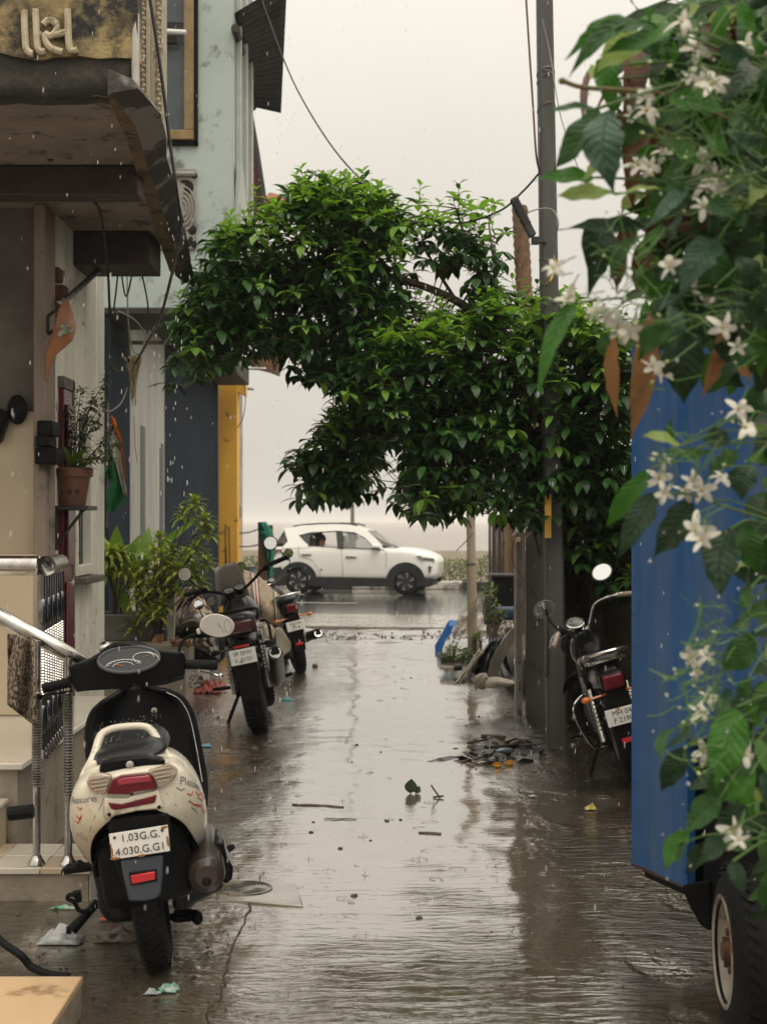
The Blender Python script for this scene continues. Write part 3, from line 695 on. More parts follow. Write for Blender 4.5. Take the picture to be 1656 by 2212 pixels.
# carved breeze panel
bm = B(); bx(bm, -2.5, -1.945, 14.77, 14.80, 4.30, 5.14); br = obj('breeze_panel', bm, mat('carved_cement', (.33, .31, .265), .7, (.22, .2, .17), 6, bump=.3), hb, bevel=.01)
bm = B()
for r_ in (.06, .10, .14, .18): tube(bm, [V((-2.09+r_*.8*cos(t), 14.765, 4.72+r_*1.3*sin(t))) for t in [-1.2+2.6*k/14 for k in range(15)]], .012, 6)
tube(bm, [(-2.5, 14.76, 5.08), (-1.95, 14.76, 5.08)], .03, 8)
obj('scroll', bm, mat('carved_cement', (0, 0, 0)), br)
HOLE = mat('open_hole', (.015, .014, .013), .9)
for x, y, rx, rz in ((408, 405, .05, .07), (421, 380, .03, .03), (400, 392, .05, .02), (416, 497, .045, .05), (410, 522, .03, .06), (420, 528, .03, .04)):
    bm = B(); p = onplane(x, y, (0, 14.768, 0), (0, 1, 0)); ball(bm, p, (rx, .012, rz), (0, rnd(-.6, .6), 0), 10, 6); obj('opening', bm, HOLE, br)
# corrugated awning
q = [P(506, 30, 14.7), P(620, -40, 14.7), P(607, 243, 17.2), P(547, 229, 17.2)]
bm = B(); sheet(bm, lambda u, v: q[0].lerp(q[1], u).lerp(q[3].lerp(q[2], u), v)+V((0, 0, .018*sin(v*2*pi*22))), 6, 132)
obj('awning_sheet', bm, mat('dark_tin', (.055, .05, .045), .5, (.03, .027, .025), 5, bump=.2), hb, solid=.006)
bm = B(); a, b, c = P(508, 60, 14.7), P(530, 150, 16), P(547, 232, 17.2); tube(bm, [a, b, c], .045, 6); obj('gutter', bm, SOFB, hb)
bm = B(); prism(bm, [P(499, 460, 14.9), P(511, 352, 14.9), P(530, 520, 15.9), P(528, 620, 15.9), P(499, 620, 14.9)], V((.06, 0, 0))); obj('side_trim', bm, mat('pale_trim', (0, 0, 0)), hb)
# yellow pillar at the end of the navy wall
YEL = mat('yellow_paint', (.85, .47, .07), .5, (.74, .38, .05), 2.5, streak=5, stain=(.14, .07, .03), stain_amt=.12, stain_scale=5, bump=.15)
yp = thing('yellow_pillar', 'tall yellow pillar at the far corner of the navy wall', 'pillar', (-2.7, 25.3, -.24))
a, b = P(473, 1265, 25.3), P(514, 816, 25.3); bm = B(); bx(bm, a.x, b.x, 25.25, 25.6, -.3, b.z); obj('shaft', bm, YEL, yp, bevel=.015)
a, b = P(505, 856, 25.3), P(531, 818, 25.3); bm = B(); prism(bm, [V((a.x, 25.27, b.z)), V((b.x, 25.27, b.z)), V((b.x, 25.27, a.z)), V((a.x+.06, 25.27, a.z+.08)), V((a.x, 25.27, a.z+.06))], V((0, .3, 0))); obj('corbel', bm, YEL, yp)
for xx in (487, 490, 497): 
    bm = B(); tube(bm, [P(xx, 1255, 25.24), P(xx+rnd(-2, 2), rnd(1120, 1190), 25.24)], .008, 5); obj('crack', bm, mat('crack_dark', (.06, .03, .015), .8), yp)
gp = thing('gate_post', 'grey-brown gate post with a black cap behind the yellow pillar', 'post', (-2.6, 26.6, -.24))
a, b = P(505, 1300, 26.6), P(515, 1118, 26.6); bm = B(); bx(bm, a.x, b.x, 26.6, 26.8, -.3, b.z); obj('shaft', bm, GREYP, gp)
a, c = P(505, 1118, 26.6), P(517, 1090, 26.6); bm = B(); bx(bm, a.x, c.x, 26.55, 26.85, a.z, c.z); obj('cap', bm, BLACK, gp)
a, c = P(515, 1300, 26.7), P(519, 1120, 26.7); bm = B(); bx(bm, a.x, c.x, 26.65, 26.8, -.3, c.z); obj('yellow_strip', bm, YEL, gp)
# far red house
fh = thing('red_house', 'far dark red house with an orange tiled eave above the tree', 'house', (-3.2, 28, 0))
bm = B(); bx(bm, -6, -2.75, 27.0, 27.8, -.3, 6.9); obj('wall', bm, mat('dirty_white_wall', (.42, .4, .35), .7, (.3, .28, .24), 2), fh)
q = [P(536, 440, 26.8), P(536, 300, 26.8), P(552, 300, 26.8), P(571, 440, 26.8)]; bm = B(); prism(bm, q, V((0, .3, 0))); obj('gable', bm, mat('dark_red_wall', (.09, .016, .02), .6, (.06, .012, .014), 3), fh)
bm = B(); tube(bm, [P(538, 225, 26.7), P(556, 330, 26.7), P(573, 442, 26.7)], .05, 6); obj('verge_board', bm, SOFB, fh)
RT = mat('orange_roof_tile', (.36, .085, .03), .6, (.22, .05, .025), 6, bump=.2)
for i in range(7):
    p = P(576+i*6, 433+i*1.6, 26.7); bm = B(); tube(bm, [p, p+V((.02, .6, .25))], .045, 8); obj('roof_tile', bm, RT, fh)
a, b = P(536, 446, 26.8), P(612, 452, 26.8); bm = B(); bx(bm, a.x, b.x, 26.8, 27.6, b.z-.05, a.z); obj('eave_board', bm, mat('brown_wood', (.17, .08, .035), .6, (.1, .05, .025), 9), fh)
q = [P(536, 770, 26.6), P(580, 758, 26.6), P(605, 770, 26.6), P(600, 808, 26.6), P(580, 800, 26.6), P(540, 790, 26.6)]; bm = B(); prism(bm, q, V((0, .5, 0))); obj('lower_eave', bm, mat('brown_wood', (0, 0, 0)), fh)
for x0, x1, y in ((515, 575, 795), (518, 548, 838)): bm = B(); tube(bm, [P(x0, y, 26.4), P(x1, y+2, 26.4)], .03, 6); obj('pipe', bm, STEEL, fh)

# ---------------------------------------------------------------- planters and shrubs by the navy wall
pb = thing('planter_box', 'grey concrete planter box in front of the navy wall', 'planter', (-2.3, 13.2, .37))
bm = B(); a, b = P(190, 1327, 13.1), P(362, 1400, 13.1); bx(bm, a.x, b.x, 13.1, 13.5, .37, a.z); obj('body', bm, mat('grey_cement', (.15, .14, .12), .6, (.11, .1, .085), 5, bump=.2), pb, bevel=.015)
bm = B(); bx(bm, a.x+.05, b.x-.05, 13.14, 13.46, a.z-.02, a.z+.01); obj('soil', bm, mat('wet_soil', (0, 0, 0)), pb)
bm = B(); bx(bm, -2.89, -1.78, 12.8, 14.6, -.25, .37); tag(obj('low_plinth', bm, mat('pale_render', (.40, .35, .27), .4, (.27, .235, .18), 4, streak=2, coat=.3), bevel=.015), 'low pale plinth under the planter and potted shrub', 'plinth')
bm = B(); prism(bm, [P(362, 1383, 12.85), P(364, 1330, 12.85), P(367, 1274, 12.85), P(378, 1274, 12.85), P(378, 1325, 12.85), P(376, 1383, 12.85)], V((0, .05, 0))); tag(obj('white_plank', bm, mat('white_board', (.5, .47, .4), .5, (.4, .37, .3), 6), bevel=.006), 'white tapered plank standing on the plinth beside the shrub', 'plank')
p2 = thing('shrub_pot', 'small orange pot with a dark blue rim on the plinth', 'pot', P(341, 1392, 12.92))
bm = B(); lathe(bm, [(0, 0), (.045, 0), (.05, .03), (.047, .08), (.056, .1), (0, .1)], Matrix(), 18); obj('body', bm, mat('painted_clay', (.45, .26, .13), .4, (.35, .12, .05), 20), p2, local=True)
bm = B(); lathe(bm, [(.05, .098), (.068, .1), (.07, .14), (.06, .145), (0, .13)], Matrix(), 18); obj('rim', bm, mat('blue_glaze', (.02, .035, .06), .25), p2, local=True)
VAR = mat('variegated_leaf', (.16, .24, .03), .42, (.55, .50, .10), 26, .45, .6, transl=.25, detail=3, spec=.3); VST = mat('shrub_stem', (.07, .045, .025), .7)
ds = thing('variegated_shrub', 'tall shrub with yellow-striped leaf rosettes rising from the blue-rimmed pot', 'shrub', P(341, 1390, 12.92))
zz = lambda c: ((50+c[0]/2.548)/1.3315, (1400+c[1]/2.548)/1.3315)
ros = [(1300, 110), (1375, 235), (1310, 440), (1235, 490), (1385, 545), (1040, 375), (1000, 480), (1135, 455), (900, 745), (1060, 700), (985, 800), (880, 810), (1340, 690), (850, 1010), (1100, 560), (1065, 850), (960, 900), (1010, 620), (1180, 600), (1225, 190), (1390, 330), (940, 560), (1080, 620), (1120, 720), (1000, 720), (920, 660), (1060, 500), (1250, 640), (1290, 600), (940, 860), (1020, 920)]
bs = B()
for i, c in enumerate(ros):
    x, y = zz(c); tip = P(x, y, 12.9+rnd(-.25, .25)); base = P(336+rnd(-10, 10), 1385, 12.92)
    low = base.lerp(tip, .45); low.x = base.x+(tip.x-base.x)*.25
    cc = curve([base, low, tip], 8); tube(bs, cc, [.011*(1-.6*k/(len(cc)-1)) for k in range(len(cc))], 5)
    bl = B(); nL = 22
    for k in range(nL):
        t = k/nL; a = k*2.4; el = 1.25-1.5*t; dd_ = V((cos(a)*cos(el), sin(a)*cos(el), sin(el)))
        leaf(bl, tip-V((0, 0, .05*t)), dd_, V((0, 0, 1)), rnd(.13, .19)*(.7+.4*t), .044, .75, .12, 5)
    obj('leaf_rosette', bl, VAR, ds)
tag(obj('stem', bs, VST, ds), kind='stuff')
ds2 = thing('spider_shrub', 'yellow-striped shrub with narrow drooping leaves close to the white wall', 'shrub', P(245, 1327, 13.2))
bs = B()
for c in ((650, 535), (715, 560), (790, 625), (640, 600), (760, 500), (690, 480), (830, 680)):
    x, y = zz(c); tip = P(x, y, 12.95+rnd(-.1, .2)); base = P(250+rnd(-12, 12), 1327, 13.2); cc = curve([base, base.lerp(tip, .5)+V((0, 0, .05)), tip], 6); tube(bs, cc, .009, 5)
    bl = B()
    for k in range(28):
        t = k/28; a = k*2.4; el = 1.2-1.7*t; dd_ = V((cos(a)*cos(el), sin(a)*cos(el), sin(el))); leaf(bl, tip, dd_, V((0, 0, 1)), rnd(.16, .24), .032, .8, .12, 5)
    obj('leaf_rosette', bl, VAR, ds2)
tag(obj('stem', bs, VST, ds2), kind='stuff')
CAN = mat('canna_leaf', (.12, .23, .03), .42, (.22, .29, .04), 5, stain=(.22, .09, .02), stain_amt=.1, stain_scale=5, transl=.25)
cn = thing('canna_plant', 'broad-leaved green plant with browned edges in the planter box', 'plant', P(275, 1327, 13.25))
for (bx_, by_), (tx, ty), wd in (((690, 640), (565, 285), 95), ((700, 620), (690, 345), 85), ((790, 640), (725, 320), 70), ((900, 620), (975, 295), 110), ((760, 500), (945, 500), 70), ((650, 560), (615, 760), 80), ((710, 700), (845, 1000), 85), ((1000, 480), (1285, 265), 60), ((830, 560), (870, 380), 80), ((740, 640), (650, 620), 80), ((850, 600), (960, 560), 70), ((880, 700), (800, 440), 90), ((640, 700), (575, 440), 70), ((1080, 640), (1240, 640), 50), ((1100, 700), (1230, 830), 55), ((930, 640), (1000, 400), 80), ((780, 700), (720, 480), 90), ((860, 690), (930, 620), 90)):
    a, b = P(*zz((bx_, by_)), 13.2+rnd(-.1, .15)), P(*zz((tx, ty)), 13.1+rnd(-.2, .2)); bm = B()
    leaf(bm, a, b-a+V((0, 0, .04)), V((rnd(-.4, .4), -1, .5)), (b-a).length*1.05, wd/2.548/1.3315/F*13, .25, .12, 6); obj('leaf', bm, CAN, cn)
bm = B()
for k in range(7): x = 225+k*18; tube(bm, [P(x, 1330, 13.25), P(x+rnd(-8, 8), 1225+rnd(-30, 30), 13.2)], .013, 6)
obj('stem', bm, mat('canna_stem', (.05, .06, .02), .5), cn)
# ================================================================ SCOOTER (foreground)
SCW = mat('scooter_ivory', (.64, .59, .475), .25, (.55, .49, .38), 4, coat=.4, stain=(.27, .2, .12), stain_amt=.1, stain_scale=7)
d_ = CH*F/(2088-CY)
sc = thing('scooter', 'ivory and black scooter leaning on its stand in front of the porch steps', 'scooter', ((345-CX)/F*d_, d_, 0), (0, R(-8.5), R(8)))
MS = Matrix.Translation(sc.location) @ Matrix.Rotation(R(8), 4, 'Z') @ Matrix.Rotation(R(-8.5), 4, 'Y')
sc.rotation_mode = 'QUATERNION'; sc.rotation_quaternion = MS.to_quaternion(); MW[sc] = MS
MSI = MS.inverted()
def sp(cx, cy, yl, s=2.329, ox=50, oy=1950):      # pixel of a close-up of the photo -> local point on the plane y = yl
    o = MS @ V((0, yl, 0)); return MSI @ onplane((ox+cx/s)/1.3315, (oy+cy/s)/1.3315, o, MS.to_3x3() @ V((0, 1, 0)))
def so(name, bm, m, par=sc, **k): return obj(name, bm, m, par, local=True, **k)
RX = Matrix.Rotation(pi/2, 4, 'Y')                # lathe axis along x
def tyre_bm(r, w, seg=40, tread=True, inner=None):
    bm = B(); pr = []
    for i in range(15):
        a = -pi*.62+pi*1.24*i/14; pr.append((r-w*.55+w*.55*cos(a), w*.5*sin(a)*1.05))
    ri = inner or r-w*.95; pr.append((ri, w*.32)); pr = [(ri, -w*.32)]+pr; pr.append(pr[0]); lathe(bm, pr, RX, seg)
    if tread:
        for i in range(44):
            a = 2*pi*i/44
            for s in (-1, 1):
                b = a+.04*s; c = V((s*w*.24, cos(b)*(r-.001), sin(b)*(r-.001)))
                box(bm, c, (w*.28, .018, .006), Matrix.Rotation(b-pi/2, 4, 'X') @ Matrix.Rotation(s*.6, 4, 'Z'))
    return bm
def rim_bm(r, w, spokes=5):
    bm = B(); lathe(bm, [(r, -w*.5), (r, w*.5), (r-.012, w*.45), (r-.02, w*.2), (r-.02, -w*.2), (r-.012, -w*.45), (r, -w*.5)], RX, 32)
    lathe(bm, [(0, -w*.45), (.035, -w*.45), (.04, 0), (.035, w*.45), (0, w*.45)], RX, 16)
    for k in range(spokes):
        a = 2*pi*k/spokes; box(bm, (0, cos(a)*(r*.5), sin(a)*(r*.5)), (w*.3, r, .02), Matrix.Rotation(a, 4, 'X'))
    return bm
for yy, rr_, ww in ((0, .215, .098), (1.22, .215, .09)):
    bm = tyre_bm(rr_, ww); bm.transform(Matrix.Translation((0, yy, rr_))); wh = so('wheel', bm, RUBBER)
    bm = rim_bm(.135, ww*.7); bm.transform(Matrix.Translation((0, yy, rr_))); so('rim', bm, ENGINE, wh)
# rear body shell: half sections from the lower lip to the top centre
st = [(-.335, [(.075, .575), (.10, .585), (.125, .61), (.135, .645), (.125, .69), (.07, .705), (0, .708)]),
      (-.315, [(.12, .545), (.155, .56), (.175, .60), (.172, .655), (.145, .70), (.08, .715), (0, .718)]),
      (-.27, [(.15, .50), (.19, .53), (.205, .58), (.19, .655), (.155, .708), (.08, .725), (0, .728)]),
      (-.19, [(.165, .43), (.205, .475), (.216, .55), (.198, .65), (.155, .712), (.08, .73), (0, .733)]),
      (-.06, [(.172, .375), (.208, .43), (.218, .53), (.198, .64), (.15, .705), (.08, .73), (0, .735)]),
      (.12, [(.168, .34), (.202, .40), (.212, .51), (.192, .62), (.145, .69), (.08, .715), (0, .72)]),
      (.30, [(.15, .32), (.182, .38), (.192, .48), (.172, .58), (.13, .65), (.08, .68), (0, .69)]),
      (.46, [(.11, .31), (.14, .36), (.15, .45), (.135, .54), (.10, .60), (.06, .62), (0, .625)])]
bm = B(); OX = .016
rows = []
for y, h in st:
    rows.append([V((-x+OX, y, z)) for x, z in h]+[V((x+OX, y, z)) for x, z in h[-2::-1]])
rows = [[V((OX+(p.x-OX)*s, -.338+.004*s, .645+(p.z-.645)*s)) for p in rows[0]] for s in (.02, .5, .96)]+rows
loft(bm, rows, closed=False, caps=False); rp_ = so('rear_panel', bm, SCW, sub=2, solid=.006)
from mathutils.bvhtree import BVHTree
bpy.context.view_layer.update(); rpe = rp_.evaluated_get(bpy.context.evaluated_depsgraph_get()); BV = BVHTree.FromPolygons([v.co.copy() for v in rpe.data.vertices], [tuple(q.vertices) for q in rpe.data.polygons])
def stick_on(o, nd, lift=.0015):     # lay a sticker onto the curved flank
    nd = V(nd).normalized(); mb_ = o.matrix_basis; inv = mb_.inverted()
    for v in o.data.vertices:
        q = mb_ @ v.co; h = BV.ray_cast(q+nd*.15, -nd)
        if h[0] is not None: v.co = inv @ (h[0]+nd*lift)
# tail panel with its slots
ty = -.333
def tp(cx, cy, y=ty): return sp(cx, cy, y)
def plate_poly(bm, pts, y, dep=.02, k=0): prism(bm, [tp(*p, y) for p in pts], V((0, dep, 0)), k)
bm = B(); plate_poly(bm, [(583, 802), (740, 806), (757, 792), (945, 748), (985, 868), (940, 880), (800, 893), (660, 925), (606, 950), (584, 925)], -.352, .03); so('tail_panel', bm, SCW, bevel=.006)
bm = B(); plate_poly(bm, [(608, 836), (700, 845), (800, 820), (936, 782), (922, 838), (800, 862), (655, 886), (628, 878)], -.356, .006); so('reflector_slot', bm, REDLENS, bevel=.003)
bm = B(); [ball(bm, tp(x, y, -.355), (.006, .003, .006), None, 10, 6) for x, y in ((617, 916), (950, 866))]; so('screw_socket', bm, BLACK)
bm = B(); plate_poly(bm, [(600, 780), (640, 680), (700, 656), (860, 640), (895, 652), (940, 742), (760, 768), (748, 782)], -.362, .03); tlm = so('tail_lamp', bm, REDLENS, bevel=.008, seg=3)
bm = B(); plate_poly(bm, [(664, 690), (700, 672), (880, 652), (905, 690), (800, 705), (680, 722)], -.366, .006); so('lamp_window', bm, mat('red_lens_bright', (.30, .02, .035), .15, coat=.5), tlm, bevel=.003)
CLEAR = mat('clear_lens', (.42, .34, .26), .1, (.26, .17, .12), 16, .4, .6, streak=.12, coat=.8)
for pts in ([(460, 700), (490, 652), (560, 640), (640, 655), (628, 690), (598, 782), (540, 780), (486, 748)], [(868, 640), (880, 618), (960, 600), (1010, 570), (1060, 600), (1078, 625), (1050, 680), (985, 725), (942, 742), (905, 660)]):
    bm = B(); plate_poly(bm, pts, -.352, .03); lo_ = so('indicator', bm, CLEAR, bevel=.008, seg=3)
    bm = B(); c = sum((tp(*p, -.356) for p in pts), V())/len(pts)
    for k in range(4): box(bm, c+V((0, -.001, .018-.012*k)), (.055-.006*k, .003, .003)); 
    so('lens_rib', bm, mat('lens_rib', (.5, .43, .33), .15), lo_)
# writing on the flanks
REDINK = mat('red_sticker', (.42, .03, .03), .5); GREYINK = mat('grey_sticker', (.13, .13, .14), .5)
def text(name, s, size, m, par, mtx, ext=.0006, local=True):
    cu = bpy.data.curves.new(name, 'FONT'); cu.body = s; cu.size = size; cu.align_x = 'CENTER'; cu.align_y = 'CENTER'; cu.extrude = ext; cu.resolution_u = 3
    t = bpy.data.objects.new('tmp', cu); COL.objects.link(t); dg = bpy.context.evaluated_depsgraph_get()
    me = bpy.data.meshes.new_from_object(t.evaluated_get(dg)); me.name = name; bpy.data.objects.remove(t); bpy.data.curves.remove(cu)
    me.materials.clear(); me.materials.append(m); o = bpy.data.objects.new(name, me); o.matrix_basis = mtx; return link(o, par)
# flank frame: x' along the lettering, z' out of the panel
def flank(c, xd, nd): 
    xd = V(xd).normalized(); nd = V(nd).normalized(); yd = nd.cross(xd).normalized(); xd = yd.cross(nd); m = Matrix((xd, yd, nd)).transposed().to_4x4(); m.translation = V(c); return m
camL = MSI @ V((0, 0, CH))
def hit(cx, cy, lift=.0015):
    d_2 = (sp(cx, cy, 0)-camL).normalized(); h = BV.ray_cast(camL, d_2); return (h[0]-d_2*lift, h[1] if h[1].dot(d_2) < 0 else -h[1]) if h[0] is not None else (sp(cx, cy, -.15), -d_2)
def place_text(s, a, b, size):
    (pa, na), (pb, nb) = hit(*a), hit(*b); m4 = flank((pa+pb)/2, pb-pa, na+nb); o = text('lettering', s, size, GREYINK, sc, m4, 0); stick_on(o, na+nb)
place_text('Pleasure', (1105, 690), (1215, 735), .036)
bm = B()
def chk(c, xs_, m4, s): 
    tube(bm, [m4 @ V((a*s, b*s, .0)) for a, b in xs_], .0017, 4)
mR = flank((.2395, -.17, .555), (.2, .9, -.1), (.97, -.26, .12))
for st_ in (((1140, 775), (1165, 785), (1178, 760)), ((1150, 822), (1182, 846), (1222, 850)), ((1196, 762), (1214, 790), (1228, 768)), ((1208, 800), (1236, 822), (1243, 795)), ((1225, 850), (1248, 900), (1260, 882)), ((1180, 846), (1220, 862))): tube(bm, [hit(*q)[0] for q in st_], .0022, 4)
so('red_stripe_mark', bm, REDINK); bm = B()
for k in range(320):
    h_ = BV.ray_cast(camL, (sp(rnd(365, 1290), rnd(560, 1150), 0)-camL).normalized())
    if h_[0] is not None: r_ = rnd(.0005, .0022); ball(bm, h_[0], (r_, r_, r_), None, 6, 4)
for k in range(160):
    r_ = rnd(.0006, .0016); ball(bm, V((rnd(-.1, .12), rnd(-.2, .3), .793)), r_, None, 6, 4)
tag(so('water_drop', bm, mat('bead_water', (.8, .78, .72), .05, spec=.8, trans=.6, ior=1.33)), kind='stuff'); bm = B()
for st_ in (((578, 805), (560, 860), (520, 930), (490, 1010), (470, 1090)), ((1000, 770), (1060, 850), (1130, 930), (1200, 1010))): tube(bm, [hit(*q, .0005)[0] for q in st_], .0011, 4)
so('panel_gap', bm, mat('panel_gap', (.10, .09, .07), .6)); bm = B()
for st_ in (((1070, 735), (1098, 752), (1122, 742)), ((1165, 870), (1190, 880), (1205, 905)), ((1235, 770), (1250, 810))): tube(bm, [hit(*q)[0] for q in st_], .0016, 4)
so('grey_stripe_mark', bm, GREYINK); bm = B()
mL = flank((-.2065, -.20, .555), (-.2, -.9, -.1), (-.97, -.26, .12))
for st_ in (((404, 862), (420, 886), (432, 868)), ((394, 920), (414, 944), (432, 922)), ((388, 958), (406, 974), (428, 938))): tube(bm, [hit(*q)[0] for q in st_], .002, 4)
so('red_stripe_mark', bm, REDINK)
place_text('Pleasure', (385, 822), (462, 815), .03)
# seat, lock cover, grab rail
bm = B(); rows = []
for y, hw, zt, zb in ((-.22, .05, .735, .72), (-.20, .105, .757, .715), (-.12, .125, .782, .71), (.05, .13, .79, .705), (.2, .125, .775, .69), (.36, .11, .765, .66), (.46, .085, .745, .63), (.52, .05, .71, .63)):
    rows.append([V((OX-hw, y, zb)), V((OX-hw*1.02, y, (zb+zt)/2)), V((OX-hw*.82, y, zt-.008)), V((OX, y, zt)), V((OX+hw*.82, y, zt-.008)), V((OX+hw*1.02, y, (zb+zt)/2)), V((OX+hw, y, zb))])
loft(bm, rows); so('seat', bm, mat('wet_black_vinyl', (.007, .008, .010), .3, (.012, .013, .015), 6, spec=.4, bump=.1, bscale=60), sub=2)
bm = B(); plate_poly(bm, [(545, 640), (560, 560), (640, 545), (860, 520), (975, 545), (1000, 575), (870, 622), (700, 650)], -.31, .06); lc = so('lock_cover', bm, GLOSSBLACK, bevel=.012, seg=3)
bm = B(); lathe(bm, [(.0, .0), (.011, 0), (.012, .006), (.008, .008), (0, .007)], Matrix.Translation(tp(755, 580, -.312)) @ Matrix.Rotation(pi/2, 4, 'X'), 18); so('seat_lock', bm, CHROME, lc)
gp_ = [sp(478, 690, -.17), sp(478, 640, -.16), sp(512, 540, -.13), sp(545, 420, -.09), sp(572, 372, -.06), sp(640, 340, -.05), sp(740, 326, -.05), sp(840, 325, -.05), sp(900, 352, -.06), sp(948, 430, -.09), sp(1000, 520, -.13), sp(1060, 580, -.16), sp(1090, 630, -.17)]
bm = B(); c = curve(gp_, 5); n = len(c)
tube(bm, c, [.0135+.022*max(0, 1-min(i, n-1-i)/(n*.2))**1.2 for i in range(n)], 12, flat=.9); so('grab_rail', bm, SCW)
for q in ((496, 610), (1040, 560)):
    bm = B(); ball(bm, sp(*q, -.178), (.02, .014, .03), (0, .6 if q[0] < 700 else -.6, 0)); so('rail_foot', bm, SCW)
# underside: inner fender, plate, flap
bm = B(); sheet(bm, lambda u, v: (OX+(.165-.03*v)*cos(pi*(1-u)), -.30+.10*v+.18*abs(cos(pi*u))**3, .36+.19*sin(pi*u)-.0*v), 16, 4); so('inner_fender', bm, BLACK, solid=.01)
bm = B(); bx(bm, -.13, .16, -.22, .34, .26, .52); so('underframe', bm, BLACK, bevel=.04)
bm = B(); prism(bm, [sp(*p, -.335) for p in ((600, 940), (1010, 900), (1035, 1010), (1030, 1180), (1000, 1330), (980, 1460), (880, 1500), (745, 1500), (640, 1215))], V((0, .03, 0))); so('plate_holder', bm, BLACK, bevel=.01)
FLAP = mat('grey_blue_flap', (.045, .058, .075), .38, (.04, .05, .062), 5, coat=.3)
bm = B(); prism(bm, [sp(*p, -.352) for p in ((690, 1225), (980, 1190), (975, 1330), (965, 1440), (930, 1480), (850, 1500), (748, 1500), (712, 1340))], V((0, .02, 0))); fl_ = so('mud_flap', bm, FLAP, bevel=.008)
bm = B(); prism(bm, [sp(*p, -.36) for p in ((748, 1306), (934, 1282), (938, 1362), (762, 1394))], V((0, .008, 0))); so('reflector_frame', bm, BLACK, fl_, bevel=.003)
bm = B(); prism(bm, [sp(*p, -.366) for p in ((760, 1325), (922, 1296), (926, 1350), (768, 1384))], V((0, .008, 0))); so('reflector', bm, REDBRIGHT, fl_, bevel=.003)
pc = [sp(*p, -.372) for p in ((614, 1046), (1008, 984), (1024, 1160), (634, 1220))]
bm = B(); prism(bm, pc, V((0, .004, 0))); npl = so('number_plate', bm, PLATEM, bevel=.0025)
u_ = (pc[1]-pc[0]); w_ = u_.length; u_.normalize(); v_ = (pc[0]-pc[3]).normalized(); c_ = sum(pc, V())/4
def onplate(a, b, z=.001): return c_+u_*(a*w_)+v_*b-V((0, z, 0))
pm = Matrix((u_, v_, u_.cross(v_))).transposed().to_4x4()
def ptext(s, a, b, size):
    m4 = pm.copy(); m4.translation = onplate(a, b); return text('lettering', s, size, INK, npl, m4, .0005)
ptext('1.03G.G.', .02, .019, .033); ptext('4.030.G.G1', .0, -.021, .033)
bm = B(); [ball(bm, onplate(a, b), (.005, .003, .005), None, 10, 6) for a, b in ((-.41, .027), (.40, .027))]; so('plate_bolt', bm, mat('rusty_bolt', (.09, .05, .03), .7), npl)
bm = B(); [ball(bm, onplate(a, b, .0005), (sx, .0012, sz), None, 10, 6, wob=.5) for a, b, sx, sz in ((.44, .035, .012, .004), (.47, -.01, .004, .016), (-.44, -.036, .016, .004), (-.48, -.01, .003, .02), (0, -.040, .012, .004))]; so('rust_patch', bm, mat('rust', (.30, .13, .035), .8), npl)
# muffler, belt cover, footrests, stands
bm = B(); mc = sp(1260, 1230, -.12)
lathe(bm, [(0, -.16), (.035, -.16), (.056, -.145), (.06, -.12), (.06, .25), (.045, .32), (.02, .36), (0, .36)], Matrix.Translation(mc) @ Matrix.Rotation(-pi/2, 4, 'X') @ Matrix.Rotation(.06, 4, 'X'), 28); mf = so('muffler', bm, mat('brown_burnt_metal', (.022, .016, .014), .25, (.045, .03, .024), 7, spec=.5))
bm = B(); ball(bm, mc+V((-.002, -.155, -.025)), (.015, .015, .015)); so('outlet', bm, BLACK, mf)
bm = B(); prism(bm, [sp(*p, -.1) for p in ((1305, 1110), (1340, 1095), (1385, 1110), (1405, 1200), (1445, 1270), (1440, 1350), (1400, 1385), (1375, 1370), (1370, 1230))], V((0, .2, 0))); so('heat_guard', bm, GLOSSBLACK, mf, bevel=.01)
bm = B(); prism(bm, [sp(*p, -.1) for p in ((1400, 1135), (1450, 1120), (1462, 1140), (1420, 1175))], V((0, .03, 0))); so('guard_tab', bm, BLACK, mf, bevel=.004)
bm = B(); prism(bm, [sp(*p, 0) for p in ((1040, 1000), (1180, 1120), (1170, 1300), (1260, 1340), (1380, 1360), (1380, 1420), (1200, 1510), (1150, 1560), (1040, 1560))], V((0, .34, 0))); so('engine_case', bm, mat('oily_black', (.009, .008, .008), .4, (.02, .017, .015), 8, bump=.25, spec=.3), bevel=.02)
bm = B(); prism(bm, [sp(*p, .0) for p in ((450, 1120), (560, 1080), (650, 1250), (700, 1480), (840, 1640), (600, 1660), (540, 1560), (530, 1440))], V((0, .4, 0))); so('belt_cover', bm, mat('oily_black', (0, 0, 0)), bevel=.03)
bm = B(); prism(bm, [sp(*p, .06) for p in ((285, 1305), (330, 1265), (385, 1262), (390, 1240), (425, 1236), (440, 1258), (550, 1240), (560, 1290), (300, 1322))], V((0, .05, 0))); so('footrest', bm, RUBBER, bevel=.006)
bm = B(); tube(bm, curve([sp(1040, 1600, .15), sp(1080, 1612, .12), sp(1180, 1600, .1), sp(1215, 1590, .1)], 4), .014, 8); tube(bm, curve([sp(1060, 1575, .16), sp(1110, 1560, .14), sp(1200, 1575, .1)], 4), .011, 8); ball(bm, sp(1205, 1605, .1), (.02, .03, .025)); so('kick_lever', bm, BLACK)
bm = B(); tube(bm, [sp(540, 1500, .32), sp(450, 1600, .32), sp(365, 1690, .3)], [.016, .016, .02], 8); tube(bm, [sp(365, 1690, .3), sp(330, 1690, .3)], .014, 8); so('side_stand', bm, BLACK)
